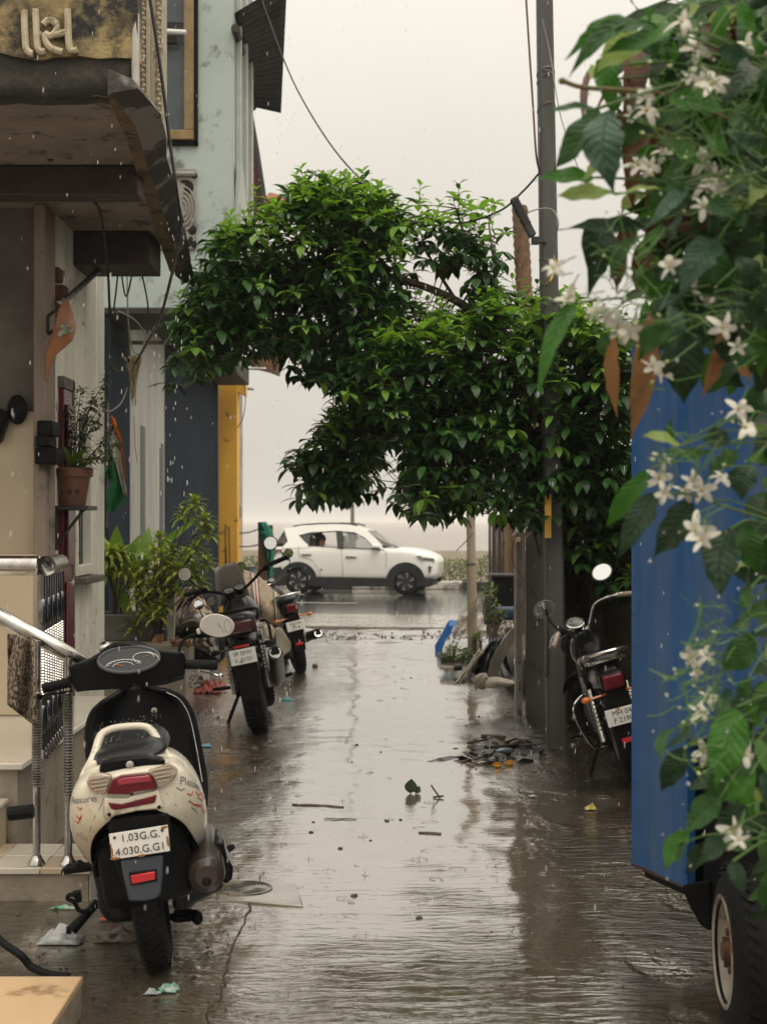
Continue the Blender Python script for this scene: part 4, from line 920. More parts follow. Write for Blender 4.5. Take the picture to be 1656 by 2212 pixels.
bm = B(); tube(bm, curve([sp(500, 1560, .25), sp(420, 1560, .25), sp(380, 1500, .25), sp(340, 1480, .25), sp(345, 1455, .25), sp(390, 1450, .25)], 4), .008, 6); prism(bm, [sp(*p, .25) for p in ((368, 1445), (420, 1436), (432, 1500), (400, 1510))], V((0, .04, 0))); so('stand_pedal', bm, BLACK)
# leg shield, floorboard, steering column
z5 = lambda cx, cy, y: sp(cx, cy, y, 2.76, 50, 1580)
bm = B(); rows = []
for z, hw, y in ((.27, .16, .62), (.36, .2, .70), (.45, .215, .735), (.58, .212, .765), (.70, .203, .79), (.77, .175, .80), (.805, .13, .805), (.83, .06, .805)):
    r_ = []
    for k in range(11):
        a = -1+2*k/10; r_.append(V((OX+hw*a, y+.085*(1-a*a)-.0, z+.012*(1-a*a))))
    rows.append(r_)
loft(bm, rows, closed=False, caps=False); ls = so('leg_shield', bm, GLOSSBLACK, solid=.02)
edge = [r[0] for r in rows[1:]]+[rows[-1][5]]+[r[-1] for r in rows[1:]][::-1]
bm = B(); tube(bm, curve([r[0] for r in rows[1:7]], 4), .010, 8); so('shield_trim', bm, BLACK, ls)
bm = B(); tube(bm, curve([r[-1] for r in rows[1:7]], 4), .010, 8); so('shield_trim', bm, BLACK, ls)
bm = B(); tube(bm, curve([r[-1]+V((-.012, -.012, 0)) for r in rows[2:7]], 4), .0025, 6); so('shield_highlight_strip', bm, CHROME, ls)
bm = B(); rr2 = [[p+V((0, .03, 0)) for p in r] for r in rows]; loft(bm, rr2, closed=False, caps=False); so('front_panel', bm, SCW, ls, solid=.01)
bm = B(); lathe(bm, [(0, 0), (.011, 0), (.012, .004), (.007, .006), (0, .005)], Matrix.Translation((.075, .855, .735)) @ Matrix.Rotation(pi/2, 4, 'X'), 16); so('ignition_lock', bm, CHROME, ls)
bm = B(); rows2 = [[V((OX+hw*a, y, z)) for a in (-1, -.5, .5, 1)]+[V((OX+hw*a, y, z-.06)) for a in (1, -1)] for y, hw, z in ((.3, .15, .31), (.5, .17, .29), (.7, .19, .29))]; loft(bm, rows2); so('floorboard', bm, BLACK, bevel=.01)
bm = B(); tube(bm, [(OX-.01, .97, .88), (OX, .98, .7), (OX, 1.05, .5), (OX, 1.12, .43)], [.035, .045, .05, .04], 12); so('steering_column', bm, BLACK)
bm = B(); rows3 = []
for a, hw in ((-.9, .03), (-.4, .06), (.2, .07), (.8, .065), (1.5, .045)): 
    c = V((OX, 1.22+.245*sin(a-.3)*-1*-1*0+.25*(-sin(-a)*.9), .215+.25*cos(a)))
    rows3.append([c+V((hw*cos(t), 0, .02*sin(t))) for t in [pi*k/6 for k in range(7)]])
loft(bm, rows3, closed=False, caps=False); so('front_mudguard', bm, SCW, solid=.01)
# handlebar cowl with instruments
cw = [(400, 940), (420, 925), (560, 880), (640, 830), (700, 775), (770, 745), (860, 733), (960, 740), (1060, 768), (1130, 800), (1300, 812), (1325, 825), (1338, 880), (1330, 990), (1250, 1030), (1080, 1085), (960, 1110), (760, 1112), (560, 1125), (470, 1135), (425, 1050)]
bm = B()
fr_ = [z5(x, y, .915) for x, y in cw]; cc_ = sum(fr_, V())/len(fr_)
rings = [[cc_+(p-cc_)*s+V((0, dy, dz)) for p in fr_] for s, dy, dz in ((.9, -.012, 0), (.975, -.006, 0), (1.0, .006, .0), (1.0, .04, 0), (.95, .085, -.0), (.80, .12, -.005), (.5, .14, -.01))]
loft(bm, rings); cwl = so('handlebar_cowl', bm, GLOSSBLACK)
# instrument panel: a dished oval seen through glass
ic = (z5(660, 893, .9)+z5(1112, 850, .9))/2; ia = (z5(1112, 850, .9)-z5(660, 893, .9))/2; ib = V((-ia.z*.0, .02, .043))
DIAL = mat('dial_face', (.02, .022, .022), .3); LINE = mat('dial_print', (.62, .62, .58), .4); NEED = mat('dial_needle', (.55, .15, .03), .4)
ifr = lambda a, b, y=0: ic+ia*a+ib*b+V((0, -.014+y, 0))
bm = B(); lathe_pts = [ifr(cos(t)*1.06, sin(t)*1.12) for t in [2*pi*k/40 for k in range(40)]]
tube(bm, lathe_pts, .007, 8, closed=True); ins = so('instrument_panel', bm, mat('grey_bezel', (.07, .075, .08), .3), cwl)
bm = B(); bm.faces.new([bm.verts.new(ifr(cos(t)*1.04, sin(t)*1.1, -.003)) for t in [2*pi*k/40 for k in range(40)]]); o_ = so('dial_face', bm, DIAL, cwl)
bm = B()
for cx_, cy_, r1, a0, a1 in ((-.22, -.55, .62, .15, pi-.15), (-.22, -.55, .36, .1, pi-.1), (.52, .12, .36, -.2, 1.4*pi), (.1, -.2, .95, -.1, .9)):
    n = 22; tube(bm, [ifr(cx_+r1*cos(a0+(a1-a0)*k/n), cy_+r1*1.75*sin(a0+(a1-a0)*k/n)*(.9 if r1 > .5 else 1.0)*(.62), -.006) for k in range(n+1)], .0016, 4)
for k in range(9):
    a = .3+2.5*k/8; tube(bm, [ifr(-.22+.50*cos(a), -.55+.50*1.08*sin(a), -.006), ifr(-.22+.57*cos(a), -.55+.57*1.08*sin(a), -.006)], .0016, 4)
so('dial_marking', bm, LINE, cwl)
bm = B(); tube(bm, [ifr(-.22, -.5, -.008), ifr(-.5, -.3, -.008)], .0014, 4); tube(bm, [ifr(.5, .1, -.008), ifr(.7, .25, -.008)], .0012, 4); so('dial_needle', bm, NEED, cwl)
bm = B(); box(bm, z5(890, 1098, .905), (.055, .008, .014), (0, -.15, 0)); so('name_badge', bm, STEEL, cwl, bevel=.002)
bm = B(); prism(bm, [z5(*p, .905) for p in ((1090, 1060), (1250, 1010), (1330, 1000), (1320, 1030), (1180, 1075), (1080, 1088))], V((0, .03, 0))); so('cowl_lip', bm, BLACK, cwl, bevel=.005)
bm = B(); prism(bm, [z5(*p, .902) for p in ((445, 945), (505, 925), (515, 960), (455, 975))], V((0, .012, 0))); so('switch_panel', bm, BLACK, cwl, bevel=.003)
bm = B(); tube(bm, [z5(545, 915, .905), z5(585, 950, .905)], .0015, 4); so('cowl_seam', bm, STEEL, cwl)
def grip(a, b, lever, tip):
    bm = B(); a, b = z5(*a, .95), z5(*b, .95); n = 18
    tube(bm, [a.lerp(b, i/n) for i in range(n+1)], [.019+(.0018 if i % 2 else 0) for i in range(n)]+[.016], 14); gr = so('grip', bm, RUBBER)
    bm = B(); tube(bm, curve([z5(*p, .99) for p in lever], 5), .006, 8, flat=.7); ball(bm, z5(*tip, .99), .012); so('brake_lever', bm, BLACK if a.x < 0 else CHROME, gr)
grip((420, 1055), (200, 1105), ((440, 1120), (330, 1140), (250, 1150), (175, 1170)), (180, 1168))
grip((1325, 912), (1590, 920), ((1330, 965), (1440, 968), (1540, 985), (1615, 1008)), (1612, 1005))
# round mirror seen from behind (left) and big oval mirror (right)
bm = B(); c = z5(700, 780, 1.0); ball(bm, c, (.028, .05, .026), (0, -.5, 0)); m1 = so('mirror', bm, CHROME)
bm = B(); tube(bm, [c, c+V((.0, 0, -.08))], .006, 6); so('mirror_stalk', bm, BLACK, m1)
def zc(cx, cy, y): return sp(cx, cy, y, 3.943, 480, 1550)
mcn = zc(568, 985, .93); mrx = (zc(770, 985, .93)-zc(366, 985, .93)).length/2; mrz = (zc(568, 848, .93)-zc(568, 1122, .93)).length/2
mp_ = [zc(*p, .93) for p in ((366, 1000), (385, 930), (430, 880), (490, 852), (570, 848), (660, 870), (730, 905), (766, 960), (768, 1010), (745, 1060), (700, 1098), (620, 1120), (540, 1115), (450, 1085), (390, 1045))]
bm = B(); cm = sum(mp_, V())/len(mp_)
loft(bm, [[cm+(p-cm)*s+V((0, dy, 0)) for p in mp_] for s, dy in ((.94, .0), (1.0, -.002), (1.02, .008), (.95, .03), (.6, .045), (.2, .05))]); m2 = so('mirror', bm, mat('ivory_mirror_case', (.6, .55, .47), .3), sub=1)
bm = B(); bm.faces.new([bm.verts.new(cm+(p-cm)*.93+V((0, -.0035, 0))) for p in mp_]); gl_ = so('mirror_face', bm, MIRROR, m2)
bm = B(); tube(bm, curve([zc(590, 960, .925), zc(600, 985, .925), zc(625, 1020, .925), zc(650, 1065, .925)], 4), .0011, 4); tube(bm, [zc(660+45*cos(t)+35, 985+75*sin(t), .925) for t in [2*pi*k/14 for k in range(13)]], .001, 4); tube(bm, [zc(565, 965, .925), zc(600, 960, .925), zc(575, 985, .925), zc(605, 1000, .925)], .0009, 4); tube(bm, [zc(690, 930, .925), zc(720, 950, .925), zc(695, 975, .925), zc(735, 985, .925), zc(700, 1010, .925)], .001, 4); so('mirror_sticker', bm, GREYINK, m2)
bm = B(); prism(bm, [zc(*p, .94) for p in ((330, 1030), (370, 1010), (392, 1075), (350, 1090))], V((0, .02, 0))); so('mirror_mount', bm, mat('ivory_mirror_case', (0, 0, 0)), m2, bevel=.005)
bm = B(); tube(bm, curve([zc(360, 1065, .95), zc(300, 1085, .95), zc(210, 1130, .95), zc(150, 1220, .95), zc(140, 1300, .95)], 4), .006, 8); so('mirror_stalk', bm, BLACK, m2)
tag(m2, 'big oval mirror in an ivory case with a grey sticker'); tag(m1, 'small chrome mirror seen from behind')
# ================================================================ MOTORCYCLES
def motorcycle(name, label, loc, yaw, lean, steer, o):
    t = thing(name, label, 'motorcycle', loc)
    M4 = Matrix.Translation(loc) @ Matrix.Rotation(R(yaw), 4, 'Z') @ Matrix.Rotation(R(lean), 4, 'Y')
    t.rotation_mode = 'QUATERNION'; t.rotation_quaternion = M4.to_quaternion(); MW[t] = M4; t.scale = (o.get('scale', 1),)*3
    def q(n, bm, m, par=None, **k): return obj(n, bm, m, par or t, local=True, **k)
    r = .30
    def wheel(c, mt, wd, spk):
        bm = tyre_bm(r, wd, 36); bm.transform(mt @ Matrix.Translation(c)); wh = q('wheel', bm, RUBBER)
        if spk:
            bm = B(); lathe(bm, [(.235, -.03), (.235, .03), (.222, .026), (.222, -.026), (.235, -.03)], RX, 36)
            for k in range(18): a = 2*pi*k/18; tube(bm, [V((.02*(-1)**k, .04*cos(a), .04*sin(a))), V((0, .225*cos(a+.3*(-1)**k), .225*sin(a+.3*(-1)**k)))], .003, 4, caps=False)
            lathe(bm, [(0, -.05), (.055, -.05), (.055, .05), (0, .05)], RX, 16)
        else: bm = rim_bm(.235, .06, 6)
        bm.transform(mt @ Matrix.Translation(c)); q('rim', bm, CHROME if spk else ENGINE, wh)
        bm = B(); lathe(bm, [(.06, -.062), (.12, -.062), (.12, -.057), (.06, -.057), (.06, -.062)], RX, 24); bm.transform(mt @ Matrix.Translation(c)); q('brake_disc', bm, STEEL, wh)
    I4 = Matrix()
    hinge = V((0, 1.08, .78)); SM = Matrix.Translation(hinge) @ Matrix.Rotation(R(steer), 4, V((0, -.42, .9)).normalized()) @ Matrix.Translation(-hinge)
    wheel((0, 0, r), I4, o.get('rw', .13), o.get('spokes')); wheel((0, 1.32, r), SM, .1, o.get('spokes'))
    # rear mudguard, tail and lamp
    bm = B(); sheet(bm, lambda u, v: (-.075+.15*u, -.02-(r+.035)*sin(1.75*v-.5)*.92, r+(r+.035)*cos(1.75*v-.5)*1.0+.03*(1-abs(2*u-1))), 6, 10); q('rear_mudguard', bm, o['body'], solid=.008)
    bm = B(); rows = []
    for y, hw, zt, zb in ((-.42, .06, .78, .73), (-.36, .085, .82, .70), (-.2, .105, .84, .66), (0, .115, .82, .6), (.25, .12, .78, .55), (.42, .1, .72, .52)):
        rows.append([V((-hw*.8, y, zb)), V((-hw, y, (zb+zt)/2)), V((-hw*.7, y, zt)), V((hw*.7, y, zt)), V((hw, y, (zb+zt)/2)), V((hw*.8, y, zb))])
    loft(bm, rows); q('tail_cowl', bm, o['body'], sub=2)
    bm = B(); lz = o.get('lampz', .73); bx(bm, -o.get('lampw', .06), o.get('lampw', .06), -.47, -.38, lz-.045, lz+.045); tl_ = q('tail_lamp', bm, o.get('lens', REDLENS), bevel=.018, seg=3)
    bm = B(); bx(bm, -o.get('lampw', .06)-.012, o.get('lampw', .06)+.012, -.45, -.36, lz-.057, lz+.057); q('lamp_housing', bm, GLOSSBLACK, bevel=.02)
    bm = B(); prism(bm, [(-.06, -.43, .70), (.06, -.43, .70), (.075, -.45, .5), (.06, -.40, .28), (-.06, -.40, .28), (-.075, -.45, .5)], V((0, .02, 0))); q('plate_holder', bm, BLACK, bevel=.006)
    pz = o.get('platez', .56); bm = B(); pw_ = o.get('platew', .1); bx(bm, -pw_, pw_, -.468, -.463, pz-.052, pz+.052); pl_ = q('number_plate', bm, PLATEM, bevel=.003)
    for i, s in enumerate(o['plate']):
        m4 = Matrix(((1, 0, 0), (0, 0, -1), (0, 1, 0))).to_4x4(); m4 = Matrix.Translation((0, -.469, pz+.022-.044*i)) @ Matrix.Rotation(pi/2, 4, 'X'); text('lettering', s, .044*pw_/.1, INK, pl_, m4, .0005)
    bm = B(); bx(bm, -.055, .055, -.462, -.455, pz+.062, pz+.076) if o.get('topref') else bx(bm, -.04, .04, -.44, -.425, .35, .38); q('reflector', bm, REDBRIGHT, bevel=.002)
    for s in (-1, 1):
        bm = B(); tube(bm, [(s*.06, -.40, .66), (s*.16, -.42, .655)], .008, 6); ball(bm, (s*.185, -.42, .655), (.032, .022, .02)); q('indicator', bm, o.get('ind', AMBER))
    # seat, tank, side panels
    bm = B(); rows = []
    for y, hw, zt, zb in ((-.33, .08, .87, .82), (-.25, .115, .9, .81), (0, .13, .88, .79), (.2, .13, .83, .76), (.42, .12, .80, .72), (.6, .1, .80, .72), (.66, .06, .79, .74)):
        rows.append([V((-hw, y, zb)), V((-hw*1.03, y, (zb+zt)/2)), V((-hw*.75, y, zt)), V((hw*.75, y, zt)), V((hw*1.03, y, (zb+zt)/2)), V((hw, y, zb))])
    loft(bm, rows); q('seat', bm, mat('wet_black_vinyl', (0, 0, 0)), sub=2)
    bm = B(); rows = []
    for y, hw, zt, zb in ((.58, .09, .83, .70), (.68, .13, .90, .68), (.82, .15, .94, .68), (.98, .15, .95, .70), (1.08, .12, .93, .74), (1.13, .07, .88, .78)):
        rows.append([V((-hw*.8, y, zb)), V((-hw, y, (zb*.5+zt*.5))), V((-hw*.65, y, zt-.01)), V((0, y, zt)), V((hw*.65, y, zt-.01)), V((hw, y, (zb*.5+zt*.5))), V((hw*.8, y, zb))])
    loft(bm, rows); q('fuel_tank', bm, o.get('tank', o['body']), sub=2)
    bm = B()
    for s in (-1, 1): prism(bm, [(s*.115, .12, .68), (s*.125, .5, .70), (s*.12, .55, .5), (s*.11, .25, .45)], V((s*.02, 0, 0)))
    q('side_panel', bm, o['body'], bevel=.015)
    # engine and frame
    bm = B(); bx(bm, -.13, .13, .45, .9, .28, .50); q('crankcase', bm, ENGINE, bevel=.05, seg=3)
    bm = B()
    for k in range(7): bx(bm, -.1, .1, .72, .92, .49+k*.028, .505+k*.028)
    bx(bm, -.08, .08, .74, .9, .48, .69); q('cylinder', bm, ENGINE)
    bm = B()
    tube(bm, [(0, 1.08, .82), (0, .98, .5), (0, .9, .28), (0, .45, .27), (0, .3, .45), (0, .35, .7)], .02, 8); tube(bm, [(0, 1.05, .8), (0, .5, .72), (0, -.3, .74)], .02, 8)
    for s in (-1, 1): tube(bm, [(s*.1, .35, .42), (s*.1, 0, .3)], .022, 8)
    q('frame', bm, BLACK)
    for s in (-1, 1):
        bm = B(); tube(bm, [(s*.125, .0, .31), (s*.12, .1, .64)], .02, 10)
        for k in range(8): tt = .25+k*.08; lathe(bm, [(.03, -.004), (.036, 0), (.03, .004)], Matrix.Translation(V((s*.125, 0, .31)).lerp(V((s*.12, .1, .64)), tt)), 10)
        q('shock_absorber', bm, CHROME if o.get('chromeshock') else STEEL)
    bm = B(); e = o.get('exhaust', (.2, -.2, .52)); tube(bm, [(.12, .8, .35), (.17, .5, .26), (.19, .3, .3)], .022, 8); tube(bm, [V((.19, .3, .3)), V((.195, .1, .36)), V((e[0], e[1]+.03, e[2])), V(e)], [.03, .052, .055, .05], 16)
    ex = q('exhaust', bm, o.get('exm', CHROME)); bm = B(); tube(bm, [V(e), V(e)+V((0, -.012, .006))], .042, 16); tube(bm, [V(e)+V((0, -.012, .006)), V(e)+V((0, -.016, .007))], .032, 16, k=1); q('exhaust_tip', bm, [CHROME, BLACK], ex)
    for s in (-1, 1): bm = B(); tube(bm, [(s*.17, .45, .31), (s*.3, .46, .32)], .014, 8); q('footpeg', bm, RUBBER)
    bm = B(); tube(bm, [(-.1, .5, .28), (-.24, .42, .05), (-.27, .41, .0)], .013, 6); tube(bm, [(-.27, .41, .003), (-.3, .36, .003)], .012, 6); q('side_stand', bm, BLACK)
    if o.get('rail'):
        bm = B(); 
        for s in (-1, 1): pass
        tube(bm, curve([(-.13, .05, .80), (-.15, -.15, .86), (-.13, -.36, .90), (0, -.43, .91), (.13, -.36, .90), (.15, -.15, .86), (.13, .05, .80)], 5), .014, 8); gr_ = q('grab_rail', bm, o['rail'])
        if o.get('rail2'): bm = B(); tube(bm, curve([(-.12, -.1, .83), (-.11, -.33, .85), (0, -.39, .86), (.11, -.33, .85), (.12, -.1, .83)], 5), .012, 8); q('lower_bar', bm, o['rail'], gr_)
    if o.get('saree'):
        bm = B(); tube(bm, curve([(.15, .1, .78), (.20, .0, .76), (.2, -.08, .6), (.2, -.05, .42), (.2, .12, .36), (.2, .28, .4), (.16, .35, .5)], 5), .011, 8); tube(bm, [(.2, -.07, .58), (.2, .22, .58)], .009, 6); q('leg_guard', bm, o['saree'])
    if o.get('legguard'):
        bm = B(); tube(bm, curve([(-.08, .2, .60), (-.16, .1, .62), (-.245, .04, .57), (-.25, .04, .47), (-.2, .1, .3), (-.14, .16, .25), (-.05, .22, .26)], 5), .011, 8); q('leg_guard', bm, CHROME)
    # fork, headlamp, bars
    def s_(n, bm, m, par=None, **k): bm.transform(SM); return q(n, bm, m, par, **k)
    for s in (-1, 1):
        bm = B(); tube(bm, [(s*.085, 1.32, .3), (s*.085, 1.20, .58), (s*.085, 1.06, .90)], [.026, .024, .018], 10); s_('fork_leg', bm, o.get('fork', STEEL))
    bm = B(); sheet(bm, lambda u, v: (-.06+.12*u, 1.32+(r+.03)*sin(2.0*v-1.1), r+(r+.03)*cos(2.0*v-1.1)+.02*(1-abs(2*u-1))), 6, 10); s_('front_mudguard', bm, o['body'], solid=.008)
    bm = B(); lathe(bm, [(0, -.08), (.06, -.07), (.09, -.02), (.095, .04), (.085, .06), (0, .065)], Matrix.Translation((0, 1.2, .84)) @ Matrix.Rotation(-pi/2, 4, 'X'), 20); s_('headlamp', bm, o.get('headm', GLOSSBLACK))
    if o.get('screen'):
        bm = B(); sheet(bm, lambda u, v: ((-.13+.26*u)*(1-.35*v*v), 1.16+.1*(1-(2*u-1)**2)-.08*v, .90+.30*v+.0*u), 10, 8); s_('windscreen', bm, mat('smoked_screen', (.5, .47, .42), .45, (.42, .39, .34), 6), solid=.004)
    hb_ = o.get('bar', [(-.37, .84, 1.06), (-.26, .90, 1.08), (-.15, .98, 1.02), (-.06, 1.04, .965), (.06, 1.04, .965), (.15, .98, 1.02), (.26, .90, 1.08), (.37, .84, 1.06)])
    bm = B(); tube(bm, curve(hb_, 5), .0125, 10); hbo = s_('handlebar', bm, o.get('barm', CHROME))
    for s in (-1, 1):
        a, b = V(hb_[-2]), V(hb_[-1]); a = a.lerp(b, .15); e_ = b+(b-a).normalized()*.02
        a.x *= s; e_.x *= s
        bm = B(); n = 10; tube(bm, [a.lerp(e_, i/n) for i in range(n+1)], [.018+(.002 if i % 2 else 0) for i in range(n+1)], 12); s_('grip', bm, o.get('gripm', RUBBER), hbo)
        bm = B(); p0_ = a.lerp(V((0, 1.04, .965)), .12); box(bm, p0_, (.05, .045, .045)); s_('switch_cluster', bm, BLACK, hbo, bevel=.01)
        bm = B(); tube(bm, curve([p0_+V((0, .05, 0)), a.lerp(e_, .3)+V((0, .07, 0)), e_+V((0, .055, -.005))], 4), .006, 6); s_('lever', bm, STEEL, hbo)
        mo = V(o.get('mirror', (.06, -.02, .2))); mo = V((mo.x*s, mo.y, mo.z)); mp2 = p0_+mo
        mr = o.get('mr', .055); nrm = Matrix.Rotation(R(-steer-yaw), 3, 'Z') @ V((0, -1, o.get('mtl', o.get('mt', .14)) if s < 0 else o.get('mt', .14)))
        f3 = frame_z(nrm).to_4x4(); f3.translation = mp2
        bm = B(); lathe(bm, [(0, .004), (mr*.93, .004), (mr, .006), (mr*1.04, -.004), (mr*.8, -.022), (0, -.032)], f3 @ Matrix.Diagonal((1.25 if o.get('moval') else 1.0, 1, 1, 1)), 20); mo_ = s_('mirror', bm, o.get('mcase', BLACK))
        bm = B(); lathe(bm, [(0, .0065), (mr*.9, .0065), (mr*.9, .006)], f3 @ Matrix.Diagonal((1.25 if o.get('moval') else 1.0, 1, 1, 1)), 20); s_('mirror_face', bm, MIRROR, mo_)
        bm = B(); tube(bm, curve([p0_, p0_+mo*.45+V((s*.015, 0, 0)), mp2-V((0, -.02, .0))], 4), .006, 6); s_('mirror_stalk', bm, o.get('stalk', BLACK), mo_)
    for x in o.get('dials', (-.045, .045)):
        bm = B(); f3 = frame_z(V((0, -.55, .83))).to_4x4(); f3.translation = V((x, 1.06, 1.0)); rd = o.get('dialr', .042)
        lathe(bm, [(0, -.05), (rd*.9, -.05), (rd*1.05, 0), (rd*1.05, .006), (rd*.92, .008), (rd*.9, .002), (0, .002)], f3, 20); di = s_('instrument', bm, CHROME if len(o.get('dials', (1, 1))) == 1 else BLACK)
        bm = B(); lathe(bm, [(0, .0045), (rd*.88, .0045), (rd*.88, .004)], f3, 20); s_('dial_face', bm, mat('pale_dial', (.3, .3, .28), .2, (.07, .07, .07), 14), di)
        bm = B(); tube(bm, [f3 @ V((0, 0, .006)), f3 @ V((rd*.7, rd*.2, .006))], .0018, 4); s_('dial_needle', bm, NEED, di)
    if o.get('dials'):
        bm = B(); ball(bm, (0, 1.1, .93), (.09, .06, .06)); s_('meter_bracket', bm, BLACK)
    return t, q
BK = GLOSSBLACK
p = G(563, 1583)
mA, qA = motorcycle('motorcycle', 'black motorcycle leaning on its stand with a grey windscreen and upright exhaust', (p.x, p.y, g(p.y)), 4.5, -11, 20,
    dict(body=BK, plate=('SF SFW', '0  01SV'), rail=BLACK, saree=BLACK, screen=True, topref=True, lens=mat('dark_red_lens', (.05, .006, .008), .2, coat=.5), scale=1.09, platew=.09, lampw=.11, lampz=.80, platez=.60, exm=mat('dark_muffler', (.05, .047, .043), .35, (.11, .10, .09), 8, metal=.6), rw=.15, exhaust=(.215, -.24, .56), mirror=(.10, 0, .17), moval=False, ind=GLOSSBLACK,
         bar=[(-.42, .86, 1.05), (-.28, .92, 1.07), (-.15, .98, 1.02), (-.06, 1.04, .975), (.06, 1.04, .975), (.15, .98, 1.02), (.28, .92, 1.09), (.42, .86, 1.10)], barm=BLACK))
CLB = mat('cream_side_case', (.5, .45, .35), .35, (.42, .37, .28), 5)
p = G(650, 1452)
mB, qB = motorcycle('motorcycle', 'far motorcycle with a square red tail lamp under a striped sacking cover', (p.x, p.y, g(p.y)), 12, -13, 5,
    dict(body=BK, plate=('MH 04', '2718'), rail=CHROME, platez=.57, lampz=.76, spokes=True, exhaust=(.25, -.25, .40), exm=BLACK, mirror=(.05, 0, .2)))
# striped sacking thrown over it
SACK = mat('sacking', (.34, .26, .175), .85, (.27, .2, .135), 9, stain=(.1, .07, .04), stain_amt=.25, stain_scale=10, bump=.4, bscale=90)
sackt = thing('sacking_cover', 'beige striped sacking draped over the far motorcycle', 'cover', mB.location)
out = [((735, 705), (760, 990)), ((770, 715), (820, 1040)), ((820, 735), (860, 1085)), ((870, 760), (905, 1120)), ((925, 815), (965, 1150)), ((980, 870), (1010, 1175)), ((1030, 905), (1045, 1195)), ((1068, 960), (1072, 1205))]
q5 = lambda c, d: P((450+c[0]/2.95)/1.3315, (1400+c[1]/2.95)/1.3315, d)
dB = mB.location.y-.25
def sk(u, v, off=0):
    s = u*(len(out)-1); i = min(int(s), len(out)-2); t = s-i
    a = [out[i][0][k]*(1-t)+out[i+1][0][k]*t for k in (0, 1)]; b = [out[i][1][k]*(1-t)+out[i+1][1][k]*t for k in (0, 1)]
    c = (a[0]*(1-v)+b[0]*v, a[1]*(1-v)+b[1]*v); return q5(c, dB+.45*(1-v)-.22*sin(pi*v)-.10*sin(pi*u)+.03*sin(u*14+v*3)*v-off)
bm = B(); sheet(bm, lambda u, v: sk(u, v), 24, 20); obj('cloth', bm, SACK, sackt, solid=.01)
for u0, nm in ((.27, 0), (.80, 1)):
    for du, wd, cm_ in ((-.035, .018, ('stripe_green', (.06, .09, .06))), (-.01, .02, ('stripe_white', (.5, .47, .4))), (.014, .016, ('stripe_red', (.38, .05, .035))), (.036, .02, ('stripe_white', (0, 0, 0))), (.058, .016, ('stripe_black', (.04, .04, .05)))):
        bm = B(); sheet(bm, lambda u, v: sk(u0+1.9*du+1.9*wd*u-.02*v, .0+.96*v, .03), 1, 40); obj('stripe', bm, mat(cm_[0], cm_[1], .8), sackt)
bm = B(); sheet(bm, lambda u, v: q5((715+50*u-10*v+30*u*v, 740+240*v), dB+.4-.1*sin(pi*v)), 6, 8); obj('ochre_lining', bm, mat('ochre_cloth', (.36, .19, .03), .8, (.28, .13, .02), 12), sackt, solid=.008)
q = [P((450+x/2.95)/1.3315, (1400+y/2.95)/1.3315, dB-.15) for x, y in ((905, 1185), (965, 1160), (1015, 1230), (1000, 1290), (925, 1285))]
cs_ = thing('side_case', 'cream side case hanging on the far motorcycle below the sacking', 'case', mB.location)
bm = B(); prism(bm, q, V((0, .2, 0))); obj('lid', bm, CLB, cs_, bevel=.02); bm = B(); prism(bm, [q5(c, dB-.12) for c in ((1000, 1200), (1050, 1190), (1140, 1330), (1135, 1400), (1060, 1450), (1020, 1400))], V((0, .15, 0))); obj('body', bm, CLB, cs_, bevel=.02)
# right-hand motorcycle
pr_ = P(1372, 1660, 8.4)
mC, qC = motorcycle('motorcycle', 'black motorcycle with chrome rails and pale grips parked behind the blue truck', (pr_.x, pr_.y, g(pr_.y)+.02), -3, -15, 33,
    dict(body=BK, plate=('MH 04', 'F 2190'), rail=CHROME, rail2=True, legguard=True, scale=.93, mt=.34, mtl=-.15, lens=REDLENS, lampw=.065, lampz=.73, platez=.52, dials=(0,), dialr=.065, spokes=True, chromeshock=True, mirror=(.03, .0, .2), mr=.06, moval=True, mcase=mat('grey_case', (.16, .15, .14), .4),
         gripm=mat('pale_grip', (.32, .26, .21), .6, (.22, .17, .13), 14), exhaust=(.22, -.2, .36), bar=[(-.38, .82, 1.0), (-.27, .86, 1.05), (-.17, .98, 1.05), (-.07, 1.04, .93), (.07, 1.04, .93), (.17, .98, 1.05), (.27, .86, 1.05), (.38, .82, 1.0)]))
# scooter behind, half under tarps: only its mirrors, brown seat and apron show
hp = thing('parked_scooter', 'brown parked scooter half hidden under grey tarps behind the oval mirror', 'scooter', P(415, 1480, 13.6))
BRN = mat('brown_paint', (.055, .035, .028), .3, (.09, .06, .045), 4, coat=.4)
q4 = lambda x, y, d: P((480+x/3.943)/1.3315, (1550+y/3.943)/1.3315, d)
bm = B(); rows = []
for x, z, hw, hh in ((150, 1000, 40, 60), (230, 930, 60, 75), (320, 900, 70, 80), (420, 930, 70, 90), (500, 1000, 60, 90)):
    c = q4(x, z+20, 13.6); s_ = 13.6/F/3.943/1.3315; rows.append([c+V((0, .28*cos(t), hh*s_*sin(t)*1.3)) for t in [2*pi*k/14 for k in range(14)]])
loft(bm, rows); obj('body', bm, BRN, hp, sub=1)
bm = B(); [ball(bm, q4(x, y, 13.65), r_) for x, y, r_ in ((330, 1290, (.30, .25, .14)), (250, 1180, (.2, .22, .2)), (460, 1200, (.2, .25, .22)))]; obj('lower_body', bm, BLACK, hp)
